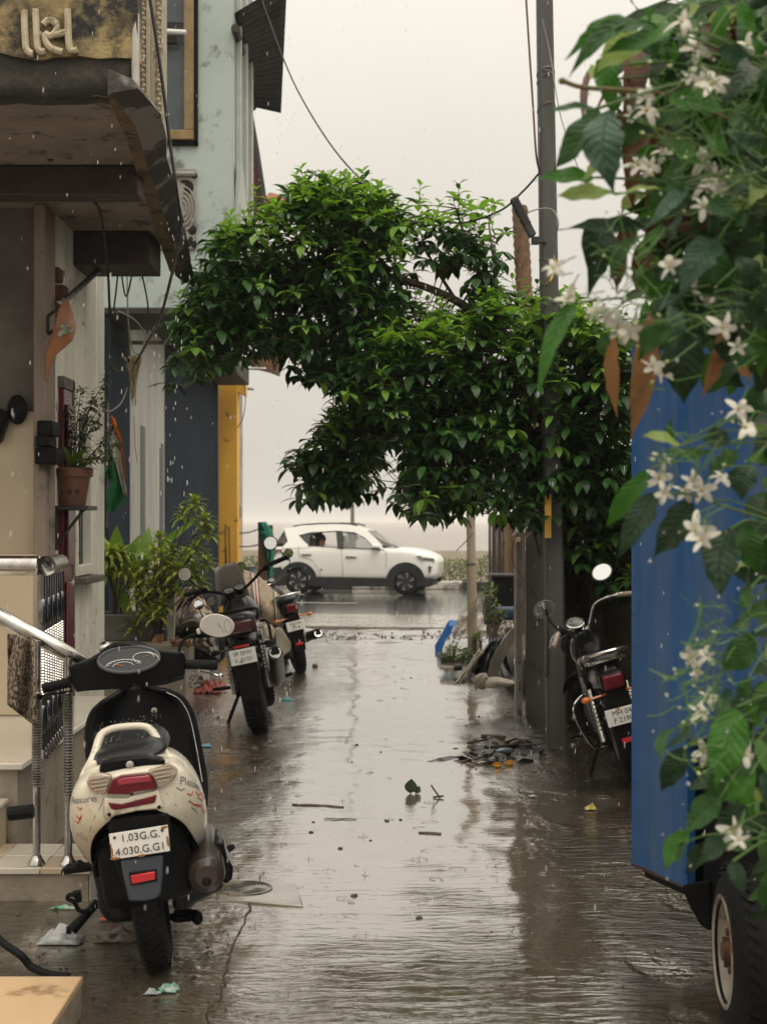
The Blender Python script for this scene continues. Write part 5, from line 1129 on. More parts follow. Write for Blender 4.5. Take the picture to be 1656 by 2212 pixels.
for (x, y), rx, rz in (((360, 748), 58, 58), ((495, 708), 32, 58)):
    f3 = frame_z(V((.1 if rx > 40 else .8, -1, .1))).to_4x4(); f3.translation = q4(x, y, 13.3); r_ = 58/3.943/1.3315/F*13.3
    bm = B(); lathe(bm, [(0, .003), (r_*.95, .003), (r_, .0), (r_*.8, -.02), (0, -.03)], f3, 20); mm = obj('mirror', bm, BLACK, hp)
    bm = B(); lathe(bm, [(0, .006), (r_*.88, .006), (r_*.88, .004)], f3, 20); obj('mirror_face', bm, MIRROR, mm)
    bm = B(); tube(bm, [q4(x, y+20, 13.35), q4(x+25, y+90, 13.4), q4(x+60, y+150, 13.5)], .007, 6); obj('mirror_stalk', bm, BLACK, mm)
TARP = mat('grey_brown_tarp', (.17, .135, .105), .6, (.11, .085, .065), 5, stain=(.04, .03, .025), stain_amt=.3, stain_scale=6, bump=.3)
def heap(name, label, cat, pts, d0, m, dy=.35, nz_=.06, seedv=0, nu=18, nv=12, fold=6):
    # a draped cloth: outline given as left and right edges from top to bottom
    Lp = [a for a, b in pts]; Rp = [b for a, b in pts]
    def at(ps, v): s = v*(len(ps)-1); i = min(int(s), len(ps)-2); t = s-i; return (ps[i][0]*(1-t)+ps[i+1][0]*t, ps[i][1]*(1-t)+ps[i+1][1]*t)
    def fn(u, v):
        a, b = at(Lp, v), at(Rp, v); dd2 = d0-dy*sin(pi*u)*(.3+.7*v)+nz_*noise.noise(V((u*fold, v*fold*.6, seedv)))+.4*nz_*noise.noise(V((u*fold*3, v*fold*2, seedv+3)))
        return q4(a[0]*(1-u)+b[0]*u, a[1]*(1-u)+b[1]*u, dd2)
    bm = B(); sheet(bm, fn, nu, nv); o = obj(name, bm, m, solid=.008); return tag(o, label, cat)
heap('tarp', 'grey-brown tarp heaped over the brown scooter below the shrub', 'tarp', [((250, 560), (330, 560)), ((150, 700), (340, 640)), ((80, 850), (260, 760)), ((120, 960), (190, 900)), ((150, 1000), (170, 990))], 13.9, TARP, .3, .2, 1)
heap('tarp', 'tan crumpled sheet behind the grey-brown tarp by the navy wall', 'tarp', [((90, 560), (340, 545)), ((85, 640), (400, 660)), ((80, 720), (470, 760)), ((60, 830), (520, 850))], 14.4, mat('tan_sheet', (.33, .26, .18), .7, (.24, .18, .12), 6, bump=.3), .4, .2, 5)
heap('tarp', 'brown wet sacking lying over the scooter flank under the oval mirror', 'tarp', [((300, 1130), (560, 1120)), ((290, 1200), (580, 1180)), ((330, 1240), (590, 1260)), ((470, 1290), (600, 1380))], 13.0, TARP, .3, .15, 9)
heap('grey_sack', 'small pale grey sack on the ground beside the black motorcycle', 'sack', [((270, 1590-50), (400, 1590-40)), ((250, 1620), (420, 1610)), ((260, 1690), (400, 1680))], 12.3, mat('pale_sack', (.3, .26, .23), .7, (.2, .17, .15), 7, bump=.3), .2, .1, 4)
bm = B()
for k in range(60):
    c = q4(rnd(60, 250), rnd(1150, 1260), 12.75); c.z = max(c.z, .38); d2 = rdir(); tube(bm, [c, c+d2*rnd(.02, .05)], rnd(.006, .014), 5)
tag(obj('dried_garland', bm, mat('dried_garland', (.20, .045, .03), .7, (.3, .16, .05), 30)), 'dried red garland lying on the plinth corner', 'garland')
RC = mat('wet_red_cloth', (.42, .085, .07), .5, (.30, .05, .045), 9, bump=.3)
bm = B(); cr = G(447, 1502)
sheet(bm, lambda u, v: (cr.x-.13+.27*u+.02*sin(v*9), cr.y-.3+.6*v, g(cr.y)+.06+.07*(sin(pi*u)*sin(pi*v))+.045*noise.noise(V((u*9, v*9, 3)))+.03*noise.noise(V((u*19, v*19, 8)))), 26, 26); tag(obj('red_cloth', bm, RC, solid=.006), 'crumpled red cloth dropped on the wet ground behind the scooter', 'cloth')
# ================================================================ CAR ON THE SEA ROAD, HEDGE
CARW = mat('car_white', (.86, .84, .78), .25, (.82, .80, .74), 2, coat=.7)
CLAD = mat('black_cladding', (.016, .017, .02), .4, (.03, .03, .032), 5)
car = thing('car', 'white compact SUV driving along the sea road', 'car')
CK = 391.0
pc_ = P((780+290/3.067)/1.3315, 1283, 33.4)
MCAR = Matrix.Translation((pc_.x, pc_.y+.83, -.25)) @ Matrix.Rotation(TH, 4, 'Z')
car.rotation_mode = 'QUATERNION'; car.location = MCAR.translation; car.rotation_quaternion = MCAR.to_quaternion(); MW[car] = MCAR
def cq(cx, cy): return ((cx-290)/CK, (735+10*(cx-290)/995-cy)/CK)
def co(n, bm, m, par=car, **k): return obj(n, bm, m, par, local=True, **k)
def itp(tab, x):
    if x <= tab[0][0]: return tab[0][1]
    for (a, b), (c, d) in zip(tab, tab[1:]):
        if x <= c: return b+(d-b)*(x-a)/(c-a)
    return tab[-1][1]
belt = [cq(25, 300), cq(180, 290), cq(500, 298), cq(990, 325), cq(1190, 305), cq(1350, 330), cq(1480, 365), cq(1545, 400), cq(1575, 440)]
rows = []
for cx, hw, zl in ((24, .70, .62), (32, .80, .45), (60, .85, .34), (150, .885, .30), (290, .90, .30), (500, .90, .30), (800, .90, .30), (1050, .90, .30), (1285, .895, .30), (1420, .87, .32), (1500, .82, .34), (1550, .74, .38), (1574, .62, .46)):
    x = cq(cx, 0)[0]; zt = itp(belt, x); zm = zl+(zt-zl)*.55
    h = [(hw*.93, zl), (hw*.985, zl+.12), (hw, zm), (hw*.985, zt-.12*(zt-zl)), (hw*.94, zt-.015), (hw*.8, zt+.015), (0, zt+.035)]
    rows.append([V((x, -a, b)) for a, b in h]+[V((x, a, b)) for a, b in h[-2::-1]])
bm = B(); loft(bm, rows); co('body', bm, CARW, sub=2)
ZB = 1.10
def ys(z): return .865-.235*max(0, min(1, (z-ZB)/.5))**1.1
def cp(cx, cy, s=-1, off=0): x, z = cq(cx, cy); return V((x, s*(ys(z)+off), z))
roofz = [cq(140, 138), cq(300, 103), cq(560, 95), cq(760, 108), cq(905, 152)]
bm = B(); rr = []
for cx in (140, 220, 300, 430, 560, 660, 760, 840, 905):
    x = cq(cx, 0)[0]; z = itp(roofz, x); rr.append([V((x, y, z+.03*(1-(y/.63)**2)-.012)) for y in (-.63, -.4, 0, .4, .63)]+[V((x, y, z-.05)) for y in (.6, 0, -.6)])
loft(bm, rr); co('roof', bm, CARW)
for s in (-1, 1):
    bm = B(); prism(bm, [cp(*p, s) for p in ((285, 195), (390, 170), (640, 159), (700, 160), (800, 174), (900, 224), (985, 300), (995, 330), (1090, 330), (1000, 225), (905, 150), (760, 106), (560, 93), (300, 101), (140, 136), (150, 160))], V((0, -s*.05, 0))); co('door_frame', bm, CARW)
    bm = B(); prism(bm, [cp(*p, s) for p in ((140, 136), (285, 195), (330, 240), (385, 284), (385, 310), (130, 310), (185, 250), (150, 160))], V((0, -s*.06, 0))); co('rear_pillar', bm, CARW)
    bm = B(); prism(bm, [cp(*p, s, .004) for p in ((628, 160), (690, 161), (712, 308), (655, 304))], V((0, -s*.05, 0))); co('centre_pillar', bm, CLAD)
    bm = B(); prism(bm, [cp(*p, s, .003) for p in ((292, 196), (392, 172), (388, 284), (336, 240))], V((0, -s*.02, 0))); co('quarter_glass', bm, GLASS)
    bm = B(); tube(bm, [cp(x, y, s, .006) for x, y in ((285, 195), (390, 169), (640, 157), (800, 172), (900, 222), (1000, 318))], .011, 5); tube(bm, [cp(x, y, s, .006) for x, y in ((380, 288), (500, 297), (700, 309), (1000, 325))], .012, 5); co('window_trim', bm, CLAD)
    bm = B(); tube(bm, [V((cq(x, y)[0], s*.55, cq(x, y)[1]+.03)) for x, y in ((215, 122), (300, 108), (450, 98), (600, 96), (740, 102), (820, 120))], .02, 6); co('roof_rail', bm, CLAD)
    bm = B(); pts = [(cq(60, 285)), cq(185, 242), cq(150, 165)]; prism(bm, [V((x, s*(ys(z)+.004), z)) for x, z in pts], V((0, -s*.02, 0))); co('rear_side_glass', bm, GLASS)
    for cx in (290, 1285):
        x = cq(cx, 0)[0]; bm = B(); pts = []
        for k in range(25): a = -.25+(pi+.5)*k/24; pts.append(V((x+.455*cos(a), s*.895, .33+.44*sin(a))))
        prism(bm, pts, V((0, s*.022, 0))); co('wheel_arch', bm, CLAD)
    bm = B(); x0, x1 = cq(440, 0)[0], cq(1140, 0)[0]; prism(bm, [V((x0, s*.88, .39)), V((x0+.1, s*.88, .42)), V((x1-.15, s*.88, .40)), V((x1, s*.88, .37)), V((x1, s*.88, .2)), V((x0, s*.88, .2))], V((0, s*.035, 0))); co('sill_cladding', bm, CLAD)
    bm = B(); bx(bm, cq(735, 0)[0], cq(835, 0)[0], s*.895, s*.925, cq(0, 390)[1]-.01, cq(0, 378)[1]+.01); bx(bm, cq(325, 0)[0], cq(415, 0)[0], s*.895, s*.92, cq(0, 370)[1]-.01, cq(0, 360)[1]+.01); co('door_handle', bm, CHROME, bevel=.01)
    bm = B()
    for pts in (((695, 315), (702, 450), (708, 585)), ((1100, 330), (1108, 420), (1105, 500)), ((300, 290), (290, 330), (300, 380), (420, 420), (480, 500), (505, 575))): tube(bm, [V((cq(*p)[0], s*(.897 if cq(*p)[1] < .95 else .885), cq(*p)[1])) for p in pts], .004, 4)
    co('door_gap', bm, mat('gap_grey', (.07, .065, .06), .5))
    bm = B(); c = cp(1015, 298, s, .13); ball(bm, c, (.10, .085, .068), None, 14, 9); mr_ = co('wing_mirror', bm, CARW); bm = B(); ball(bm, c+V((.0, 0, -.045)), (.085, .075, .03)); tube(bm, [c+V((.03, 0, -.04)), c+V((.08, -s*.14, -.07))], .03, 6); co('mirror_base', bm, CLAD, mr_)
    bm = B(); prism(bm, [V((cq(*p)[0], s*yy, cq(*p)[1])) for p, yy in (((38, 315), .78), ((130, 318), .885), ((140, 330), .887), ((80, 345), .86), ((45, 410), .82), ((34, 410), .79))], V((0, s*.02, 0))); co('tail_lamp', bm, mat('dull_red_lens', (.20, .02, .02), .2, coat=.5))
    bm = B(); prism(bm, [V((cq(*p)[0], s*yy, cq(*p)[1])) for p, yy in (((1380, 385), .872), ((1430, 392), .86), ((1535, 405), .77), ((1545, 440), .74), ((1430, 425), .86))], V((0, s*.03, 0))); hl = co('headlamp', bm, mat('headlamp_glass', (.2, .2, .2), .1, coat=.8))
    bm = B(); tube(bm, [V((cq(*p)[0], s*(yy+.03), cq(*p)[1])) for p, yy in (((1440, 430), .85), ((1430, 400), .86), ((1535, 410), .77))], .012, 5); co('light_strip', bm, mat('lamp_white', (.8, .8, .78), .2), hl)
    bm = B(); prism(bm, [V((cq(*p)[0], s*yy, cq(*p)[1])) for p, yy in (((1490, 480), .82), ((1518, 485), .79), ((1510, 530), .80), ((1498, 550), .81))], V((0, s*.03, 0))); co('fog_lamp', bm, CLAD)
    bm = B(); prism(bm, [V((cq(*p)[0], s*yy, cq(*p)[1])) for p, yy in (((1420, 600), .88), ((1540, 605), .78), ((1525, 650), .78), ((1420, 665), .86))], V((0, s*.03, 0))); co('bumper_cladding', bm, CLAD)
    bm = B(); prism(bm, [V((cq(*p)[0], s*yy, cq(*p)[1])) for p, yy in (((30, 490), .82), ((130, 480), .89), ((175, 560), .9), ((150, 630), .89), ((60, 640), .86), ((35, 600), .83))], V((0, s*.025, 0))); co('bumper_cladding', bm, CLAD)
bm = B(); bx(bm, cq(60, 0)[0], cq(1500, 0)[0], -.78, .78, .2, .34); co('underbody', bm, CLAD)
bm = B(); sheet(bm, lambda u, v: (cq(905+285*u, 0)[0], (-.62-.16*u+(1.24+.32*u)*v), cq(0, 155+148*u)[1]+.02*(1-(2*v-1)**2)), 6, 6); co('windscreen', bm, mat('screen_glass', (.30, .30, .28), .08, alpha=.45), solid=.005)
bm = B(); sheet(bm, lambda u, v: (cq(140-100*u, 0)[0], (-.6+1.2*v), cq(0, 140+150*u)[1]), 4, 4); co('rear_window', bm, GLASS, solid=.01)
bm = B(); box(bm, (cq(155, 0)[0]-.04, 0, cq(0, 133)[1]+.0), (.2, 1.16, .03), (0, -.1, 0)); co('spoiler', bm, CARW, bevel=.01)
bm = B(); tube(bm, [V((cq(1085, 240)[0], -.3, cq(0, 255)[1])), V((cq(1190, 300)[0], -.5, cq(0, 300)[1]))], .02, 5); co('wiper', bm, CLAD)
pts = ((700, 168), (800, 182), (890, 226), (980, 308), (712, 306))
bm = B(); prism(bm, [cp(*p, -1, -.01) for p in pts], V((0, .006, 0))); co('window_pane', bm, mat('side_glass', (.35, .35, .33), .06, alpha=.38))
SEATM = mat('car_seat', (.02, .02, .021), .6)
for sx in (-.42, .42):
    for cx in (470, 790):
        bm = B(); x = cq(cx, 0)[0]; box(bm, (x-.22, sx, .98), (.14, .46, .55), (0, -.2, 0)); box(bm, (x-.26, sx, 1.30), (.09, .24, .16), (0, -.15, 0)); co('seat', bm, SEATM, bevel=.04)
bm = B(); bx(bm, cq(960, 0)[0], cq(1080, 0)[0], -.7, .7, .95, 1.13); co('dashboard', bm, SEATM, bevel=.04)
for cx in (290, 1285):
    x = cq(cx, 0)[0]
    for s in (-1, 1):
        bm = tyre_bm(.325, .2, 40, False); bm.transform(Matrix.Translation((x, s*.83, .325)) @ Matrix.Rotation(pi/2, 4, 'Z')); wl = co('wheel', bm, RUBBER)
        bm = B(); bm2 = Matrix.Translation((x, s*.90, .325)) @ Matrix.Rotation(pi/2, 4, 'X')
        lathe(bm, [(0, .0), (.215, .0), (.215, .03), (0, .03)], bm2, 32); co('rim', bm, CLAD, wl)
        bm = B()
        for k in range(6):
            a = 2*pi*k/6+.2; 
            pl = lambda r_, t: V((x+r_*cos(t), s*.937, .325+r_*sin(t)))
            prism(bm, [pl(.075, a-.1), pl(.2, a-.08), pl(.212, a+.32), pl(.17, a+.3), pl(.165, a+.12), pl(.08, a+.12)], V((0, -s*.02, 0)))
        co('rim_spoke', bm, mat('alloy', (.55, .54, .52), .25, metal=.8), wl)
# people in the car
SKIN = mat('skin', (.38, .20, .125), .55); HAIR = mat('black_hair', (.008, .007, .007), .45)
def person(label, x, y, facing, shirt, hair_r, zh, m_skin=SKIN):
    M4 = MCAR @ Matrix.Translation((x, y, 0)) @ Matrix.Rotation(facing, 4, 'Z')
    t = thing('person', label, 'person', M4.translation); t.rotation_mode = 'QUATERNION'; t.rotation_quaternion = M4.to_quaternion(); MW[t] = M4
    # body: one skinned figure, seated, looking along local +x
    vs = [(0, 0, .62), (0, 0, .80), (-.02, 0, 1.0), (-.01, 0, 1.10), (0, 0, zh-.09), (.015, 0, zh-.05), (.01, 0, zh+.02), (0, 0, zh+.075)]
    rs = [.15, .14, .15, .075, .052, .072, .085, .055]
    ed = [(i, i+1) for i in range(7)]
    for s in (-1, 1):
        b = len(vs); vs += [(-.02, s*.16, 1.04), (.02, s*.19, .86), (.16, s*.14, .76), (.22, s*.08, .74), (.30, s*.1, .60), (.5, s*.12, .58)]; rs += [.065, .05, .042, .035, .09, .07]
        ed += [(2, b), (b, b+1), (b+1, b+2), (b+2, b+3), (0, b+4), (b+4, b+5)]
    me = bpy.data.meshes.new('body'); me.from_pydata(vs, ed, []); me.materials.append(m_skin); o = bpy.data.objects.new('body', me); link(o, t)
    sk_ = o.modifiers.new('skin', 'SKIN'); 
    for v_, r_ in zip(me.skin_vertices[0].data if me.skin_vertices else [], rs): v_.radius = (r_, r_)
    if not me.skin_vertices:
        bmx = bmesh.new(); bmx.from_mesh(me); bmx.verts.layers.skin.verify(); bmx.to_mesh(me); bmx.free()
        for v_, r_ in zip(me.skin_vertices[0].data, rs): v_.radius = (r_, r_)
    me.skin_vertices[0].data[0].use_root = True
    q = o.modifiers.new('sub', 'SUBSURF'); q.levels = 2; q.render_levels = 2
    for pl_ in me.polygons: pl_.use_smooth = True
    bm = B(); loft(bm, [[V((rx*cos(a)-.01, ry*sin(a), z)) for a in [2*pi*k/18 for k in range(18)]] for z, rx, ry in ((.62, .17, .2), (.85, .16, .2), (1.0, .16, .215), (1.08, .125, .18), (1.125, .08, .09))]); obj('shirt', bm, shirt, t, local=True, sub=1)
    bm = B(); ball(bm, (-.03, 0, zh+.02), (.115, .10*hair_r, .12), None, 18, 12, wob=.12, ws=4)
    if hair_r > 1: ball(bm, (-.06, 0, zh-.06), (.085, .10, .13), None, 14, 10, wob=.15, ws=4)
    obj('hair', bm, HAIR if hair_r > 1 else mat('grey_hair', (.09, .085, .08), .6), t, local=True)
    bm = B(); ball(bm, (.105, 0, zh-.012), (.016, .013, .022), None, 8, 6); obj('nose', bm, m_skin, t, local=True)
    bm = B()
    for s in (-1, 1): ball(bm, (.086, s*.034, zh+.012), (.012, .014, .008), None, 8, 6)
    obj('eyes', bm, HAIR, t, local=True)
    bm = B(); ball(bm, (.088, 0, zh-.048), (.012, .024, .007), None, 8, 5); obj('mouth', bm, mat('lips', (.2, .06, .05), .5), t, local=True)
    for s in (-1, 1): bm = B(); ball(bm, (.0, s*.088, zh-.005), (.02, .012, .03), None, 8, 6); obj('ear', bm, m_skin, t, local=True)
person('woman with black hair in dark clothes looking out of the open rear car window', cq(470, 0)[0], -.40, R(-62), mat('dark_shirt', (.02, .02, .025), .8), 1.12, cq(0, 232)[1])
person('driver with grey hair and a grey shirt behind the wet front car window', cq(775, 0)[0], -.42, R(0), mat('grey_shirt', (.17, .17, .165), .8), 1.0, cq(0, 215)[1])
# hedge, sea wall posts, lamp post
HED = [mat('hedge_leaf', (.10, .14, .03), .5, transl=.2), mat('hedge_leaf_dark', (.045, .075, .02), .5, transl=.15), mat('hedge_leaf_gold', (.20, .18, .04), .5, transl=.2)]
hd = thing('hedge', 'clipped green hedge along the far kerb of the sea road', 'hedge', road(0, 14.6, -.26))
bm = B()
for _ in range(9500):
    u = rnd(-7, 8); top = .74+.10*noise.noise(V((u*1.1, 0, 0)))+.05*noise.noise(V((u*4, 2, 0))); z = rnd(0, 1)**.7*top; v = 14.6+rnd(-.45, .45)*(1-.3*z)
    p = road(u, v, -.25+z); dd2 = rdir(-.3, 1); leaf(bm, p, dd2, V((0, -1, .6)), rnd(.07, .15), rnd(.025, .045), .4, .1, 2, random.choice((0, 0, 1, 1, 2)))
tag(obj('foliage', bm, HED, hd), kind='stuff')
bm = B()
for k in range(60): u = -7+k*.25; p = road(u, 14.6+rnd(-.2, .2), -.26); tube(bm, [p, p+V((rnd(-.1, .1), rnd(-.1, .1), .6))], .012, 4)
obj('stem', bm, VST, hd)
lpp = thing('lamp_post', 'thin grey lamp post behind the roof of the white car', 'lamp post', P(761, 1150, 46))
b_ = P(761, 1150, 46); bm = B(); tube(bm, [V((b_.x, 46, -.26)), V((b_.x, 46, 4.4))], [.075, .05], 10); obj('pole', bm, mat('grey_green_metal', (.17, .18, .16), .5), lpp)
bm = B(); tube(bm, curve([(b_.x, 46, 4.4), (b_.x+.05, 46, 4.6), (b_.x+.4, 46, 4.7)], 4), .035, 8); box(bm, (b_.x+.55, 46, 4.69), (.4, .14, .07)); obj('lamp_head', bm, STEEL, lpp)
# net-wrapped posts, blue bin, barbed wire at the left of the road
NETM = mat('green_net', (.01, .13, .085), .75, (.015, .19, .13), 40)
wp = thing('wooden_post', 'weathered wooden post wrapped in green netting at the roadside', 'post', P(573, 1300, 24.5))
q5p = lambda x, y, d: P((450+x/2.95)/1.3315, (1400+y/2.95)/1.3315, d)
bm = B(); a, b = q5p(862, 1000, 24.5), q5p(935, 330, 24.5); bx(bm, a.x, b.x, 24.5, 24.75, -.3, b.z); obj('post', bm, mat('brown_wood', (0, 0, 0)), wp, bevel=.02)
bm = B(); bx(bm, q5p(950, 0, 24.9).x, q5p(985, 0, 24.9).x, 24.8, 25.0, -.3, q5p(0, 325, 24.9).z); obj('rear_post', bm, mat('dark_red_post', (.10, .04, .035), .7), wp)
bm = B(); E = [((862, 300), (928, 298)), ((862, 370), (985, 380)), ((880, 430), (1005, 470)), ((910, 500), (1010, 520)), ((930, 600), (990, 640)), ((940, 780), (985, 800))]
def en(u, v): s = v*5; i = min(int(s), 4); t = s-i; a = [E[i][0][k]*(1-t)+E[i+1][0][k]*t for k in (0, 1)]; b = [E[i][1][k]*(1-t)+E[i+1][1][k]*t for k in (0, 1)]; return q5p(a[0]*(1-u)+b[0]*u, a[1]*(1-u)+b[1]*u, 24.42-.1*sin(pi*u)+.05*noise.noise(V((u*6, v*9, 1))))
sheet(bm, en, 10, 20); obj('netting', bm, NETM, wp, solid=.01)
bm = B(); prism(bm, [q5p(*p, 24.3) for p in ((1040, 525), (1075, 560), (1140, 630), (1105, 625), (1075, 590), (1080, 612), (1058, 570))], V((0, .02, 0))); obj('net_tail', bm, NETM, wp)
bn = thing('barrel', 'faded blue barrel with a dark lid beside the yellow pillar', 'barrel', P(534, 1290, 26.0))
c = q5p(750, 700, 26.2); bm = B(); lathe(bm, [(0, 0), (.17, 0), (.19, .1), (.19, .4), (.21, .45), (.19, .5), (.19, .86), (0, .86)], Matrix.Translation((c.x, 26.2, -.26)), 20); obj('body', bm, mat('faded_blue', (.10, .17, .26), .5, (.28, .33, .36), 5), bn)
bm = B(); lathe(bm, [(0, .86), (.24, .86), (.24, .9), (0, .92)], Matrix.Translation((c.x, 26.2, -.26)), 20); obj('lid', bm, mat('dark_lid', (.05, .05, .05), .5), bn)
bm = B()
for za, zb in ((395, 358), (505, 490)):
    pts = [q5p(700+170*k/10, za+(zb-za)*k/10+10*sin(pi*k/10), 26) for k in range(11)]; tube(bm, pts, .006, 4)
    for p in pts: tube(bm, [p-V((.02, 0, .02)), p+V((.02, 0, .02))], .004, 3); tube(bm, [p-V((.02, 0, -.02)), p+V((.02, 0, -.02))], .004, 3)
tag(obj('barbed_wire', bm, IRON), 'barbed wire strung between the yellow pillar and the netted post', 'wire')
# ================================================================ RIGHT SIDE: pole, walls, junk, truck
CONC = mat('old_concrete', (.22, .205, .18), .6, (.14, .13, .115), 5, stain=(.06, .055, .045), stain_amt=.35, stain_scale=6, bump=.25)
SHADEP = mat('shade_dark_panel', (.045, .04, .034), .5, (.025, .022, .02), 5, stain=(.09, .05, .02), stain_amt=.2, stain_scale=4, bump=.15)  # panel colour kept dark to hold the shade on the alley side
TANW = mat('damp_brown_wall', (.12, .085, .05), .7, (.065, .05, .033), 3, stain=(.03, .03, .022), stain_amt=.4, stain_scale=3, bump=.25)
POLEM = mat('weathered_pole', (.085, .085, .082), .55, (.055, .053, .049), 6, streak=8, bump=.15)
pole = thing('utility_pole', 'tall grey utility pole with tangled wires and a yellow paint stripe on the right', 'pole', P(1201, 1616, 10.15))
def pc2(y): t = (y-40)/(1616-40); return 1176+(1201-1176)*t, 16.5+(21.5-16.5)*t
bm = B(); rows = []
for y in (1640, 1200, 700, 40, -160):
    cx, h = pc2(y); c = P(cx, y, 10.15); h *= 10.15/F; rows.append([c+V((a*h, b*h*1.2, 0)) for a, b in ((-1, -.75), (-.75, -1), (.75, -1), (1, -.75), (1, 1), (-1, 1))])
loft(bm, rows); obj('shaft', bm, POLEM, pole, auto=20)
bm = B(); prism(bm, [P(1176, 1068, 10.01), P(1190, 1068, 10.01), P(1190, 1162, 10.01), P(1176, 1162, 10.01)], V((0, .012, 0))); obj('yellow_stripe', bm, YEL, pole)
bm = B(); prism(bm, [P(1176.0, 1162, 10.02), P(1177.2, 1162, 10.02), P(1179.6, 1600, 10.02), P(1178.4, 1600, 10.02)], V((0, .01, 0))); obj('edge_stripe', bm, mat('worn_ochre', (.20, .12, .03), .6, (.09, .075, .05), 9), pole)
bm = B(); tube(bm, [P(1180, 1312, 10.0), P(1183, 1330, 9.98), P(1183, 1450, 9.98), P(1180, 1462, 10.0)], .008, 6); obj('iron_rung', bm, IRON, pole)
bm = B()
for y0, n in ((160, 2), (172, 1), (235, 1), (570, 1)):
    for k in range(n):
        cx, h = pc2(y0); c = P(cx, y0+k*6, 10.15); hh = h*10.15/F*1.12; tube(bm, [c+V((hh*cos(t), hh*1.3*sin(t), .03*sin(t+k+y0))) for t in [2*pi*j/20 for j in range(20)]], .004, 5, closed=True)
obj('wire_loop', bm, mat('bare_wire', (.28, .27, .25), .4, metal=.6), pole)
WIRE = mat('black_wire', (.012, .012, .013), .5); WIREL = mat('grey_wire', (.24, .23, .21), .5); WIREB = mat('brown_wire', (.16, .075, .05), .6); WIREY = mat('yellow_wire', (.55, .32, .03), .5)
def wire(label, pts, r=.006, m=WIRE, n=8, name='cable'):
    bm = B(); tube(bm, curve([P(*p) for p in pts], n), r, 6); return tag(obj(name, bm, m), label, 'cable', 'overhead cables and wires')
wire('long black cable sagging across the sky from the upper left to the utility pole', [(560, -20, 14), (580, 40, 13.8), (640, 190, 13.3), (735, 340, 12.5), (850, 445, 11.8), (930, 473, 11.3), (1000, 481, 10.9), (1080, 455, 10.5), (1130, 412, 10.2), (1163, 375, 10.1)], .0075)
wire('thick black cable hanging in front of the balcony fascia and window', [(320, -30, 6.6), (334, 60, 6.6), (350, 170, 6.6), (365, 290, 6.6), (380, 400, 6.6), (388, 470, 6.7), (384, 530, 6.8), (372, 590, 7.2), (345, 690, 8.0), (318, 740, 9.0), (293, 785, 10.0)], .0085)
wire('black cable dropping below the balcony to the straw bundle', [(200, 430, 8.2), (218, 465, 8.4), (233, 580, 9.2), (240, 690, 9.6), (262, 750, 9.8), (283, 785, 10)], .0085)
wire('thin dark wire hanging in a loose zigzag under the teal fascia', [(256, 578, 9.7), (252, 620, 9.8), (245, 680, 9.9), (240, 745, 10)], .006)
wire('thin black wire crossing behind the zigzag wire under the balcony', [(260, 575, 9.7), (272, 640, 9.8), (284, 600, 9.8), (287, 576, 9.8)], .006)
wire('thin black wire curving down by the teal fascia edge', [(303, 578, 9.8), (313, 620, 9.9), (320, 665, 10), (318, 720, 10)], .006)
wire('pale grey looped wire hanging beside the straw bundle', [(256, 672, 10), (290, 690, 10), (312, 720, 10.1), (308, 755, 10.1), (296, 765, 10), (285, 748, 10), (277, 690, 9.9), (276, 640, 9.9)], .006, WIREL)
wire('pale wire running straight down to the straw bundle top', [(275, 582, 9.9), (276, 660, 9.9), (280, 740, 10), (284, 782, 10)], .005, WIREL)
wire('thin grey wire sagging left from the straw bundle to the herb', [(276, 838, 10.0), (262, 870, 9.9), (240, 888, 9.8), (226, 886, 9.7)], .006, WIREL)
wire('brown twisted wire hanging beside the top of the utility pole', [(1134, -30, 9.7), (1142, 100, 9.7), (1150, 220, 9.75), (1157, 330, 9.8), (1165, 372, 10)], .008, WIREB)
wire('thin grey wire falling diagonally past the pole towards the creeper', [(1170, 40, 9.8), (1188, 120, 9.8), (1210, 250, 9.6), (1250, 370, 9.3)], .004, WIREL)
wire('yellow wire curving from the pole to the stump', [(1200, 560, 10), (1195, 590, 10), (1180, 615, 10.1), (1150, 633, 12), (1128, 640, 17.5)], .007, WIREY)
wire('grey wire arching from the floodlight over the pole', [(1118, 475, 9.9), (1150, 455, 9.9), (1190, 452, 9.9), (1205, 480, 9.8), (1196, 520, 9.9)], .005, WIREL)
wire('thin grey wire slanting behind the slim post at the roadside', [(1022, 1150, 17.5), (1005, 1170, 17.6), (985, 1190, 17.7)], .006, WIREL)
wire('thin dark wire hanging free beside the yellow pillar', [(528, 830, 25), (530, 870, 25), (524, 905, 25), (512, 925, 25)], .008)
fl2 = thing('floodlight', 'slim dark floodlight tilted on its bracket beside the utility pole', 'floodlight', P(1132, 472, 9.9))
a, b = P(1108, 428, 9.9), P(1150, 510, 9.9); dr_ = (b-a); rt = frame_z(dr_).to_4x4()
m4 = rt.copy(); m4.translation = (a+b)/2
bm = B(); box(bm, (0, 0, 0), (.075, .05, dr_.length), None); bm.transform(m4); obj('housing', bm, mat('dark_grey_metal', (.04, .042, .045), .45, (.06, .06, .062), 9), fl2, bevel=.006)
bm = B()
for k in range(10): box(bm, (.0, .0, -dr_.length*.42+k*.02), (.09, .056, .006))
bm.transform(m4); obj('cooling_fin', bm, IRON, fl2)
bm = B(); c = P(1155, 520, 9.9); box(bm, c, (.05, .05, .05)); tube(bm, [c, P(1178, 525, 10.1)], .012, 6); obj('bracket', bm, IRON, fl2)
ps = thing('palm_stump', 'ringed topless palm trunk standing behind the tree beside the pole', 'stump', P(1136, 1300, 19))
bm = B(); n = 60; prev = None; rows = []
a, b = P(1150, 1000, 19), P(1122, 446, 19)
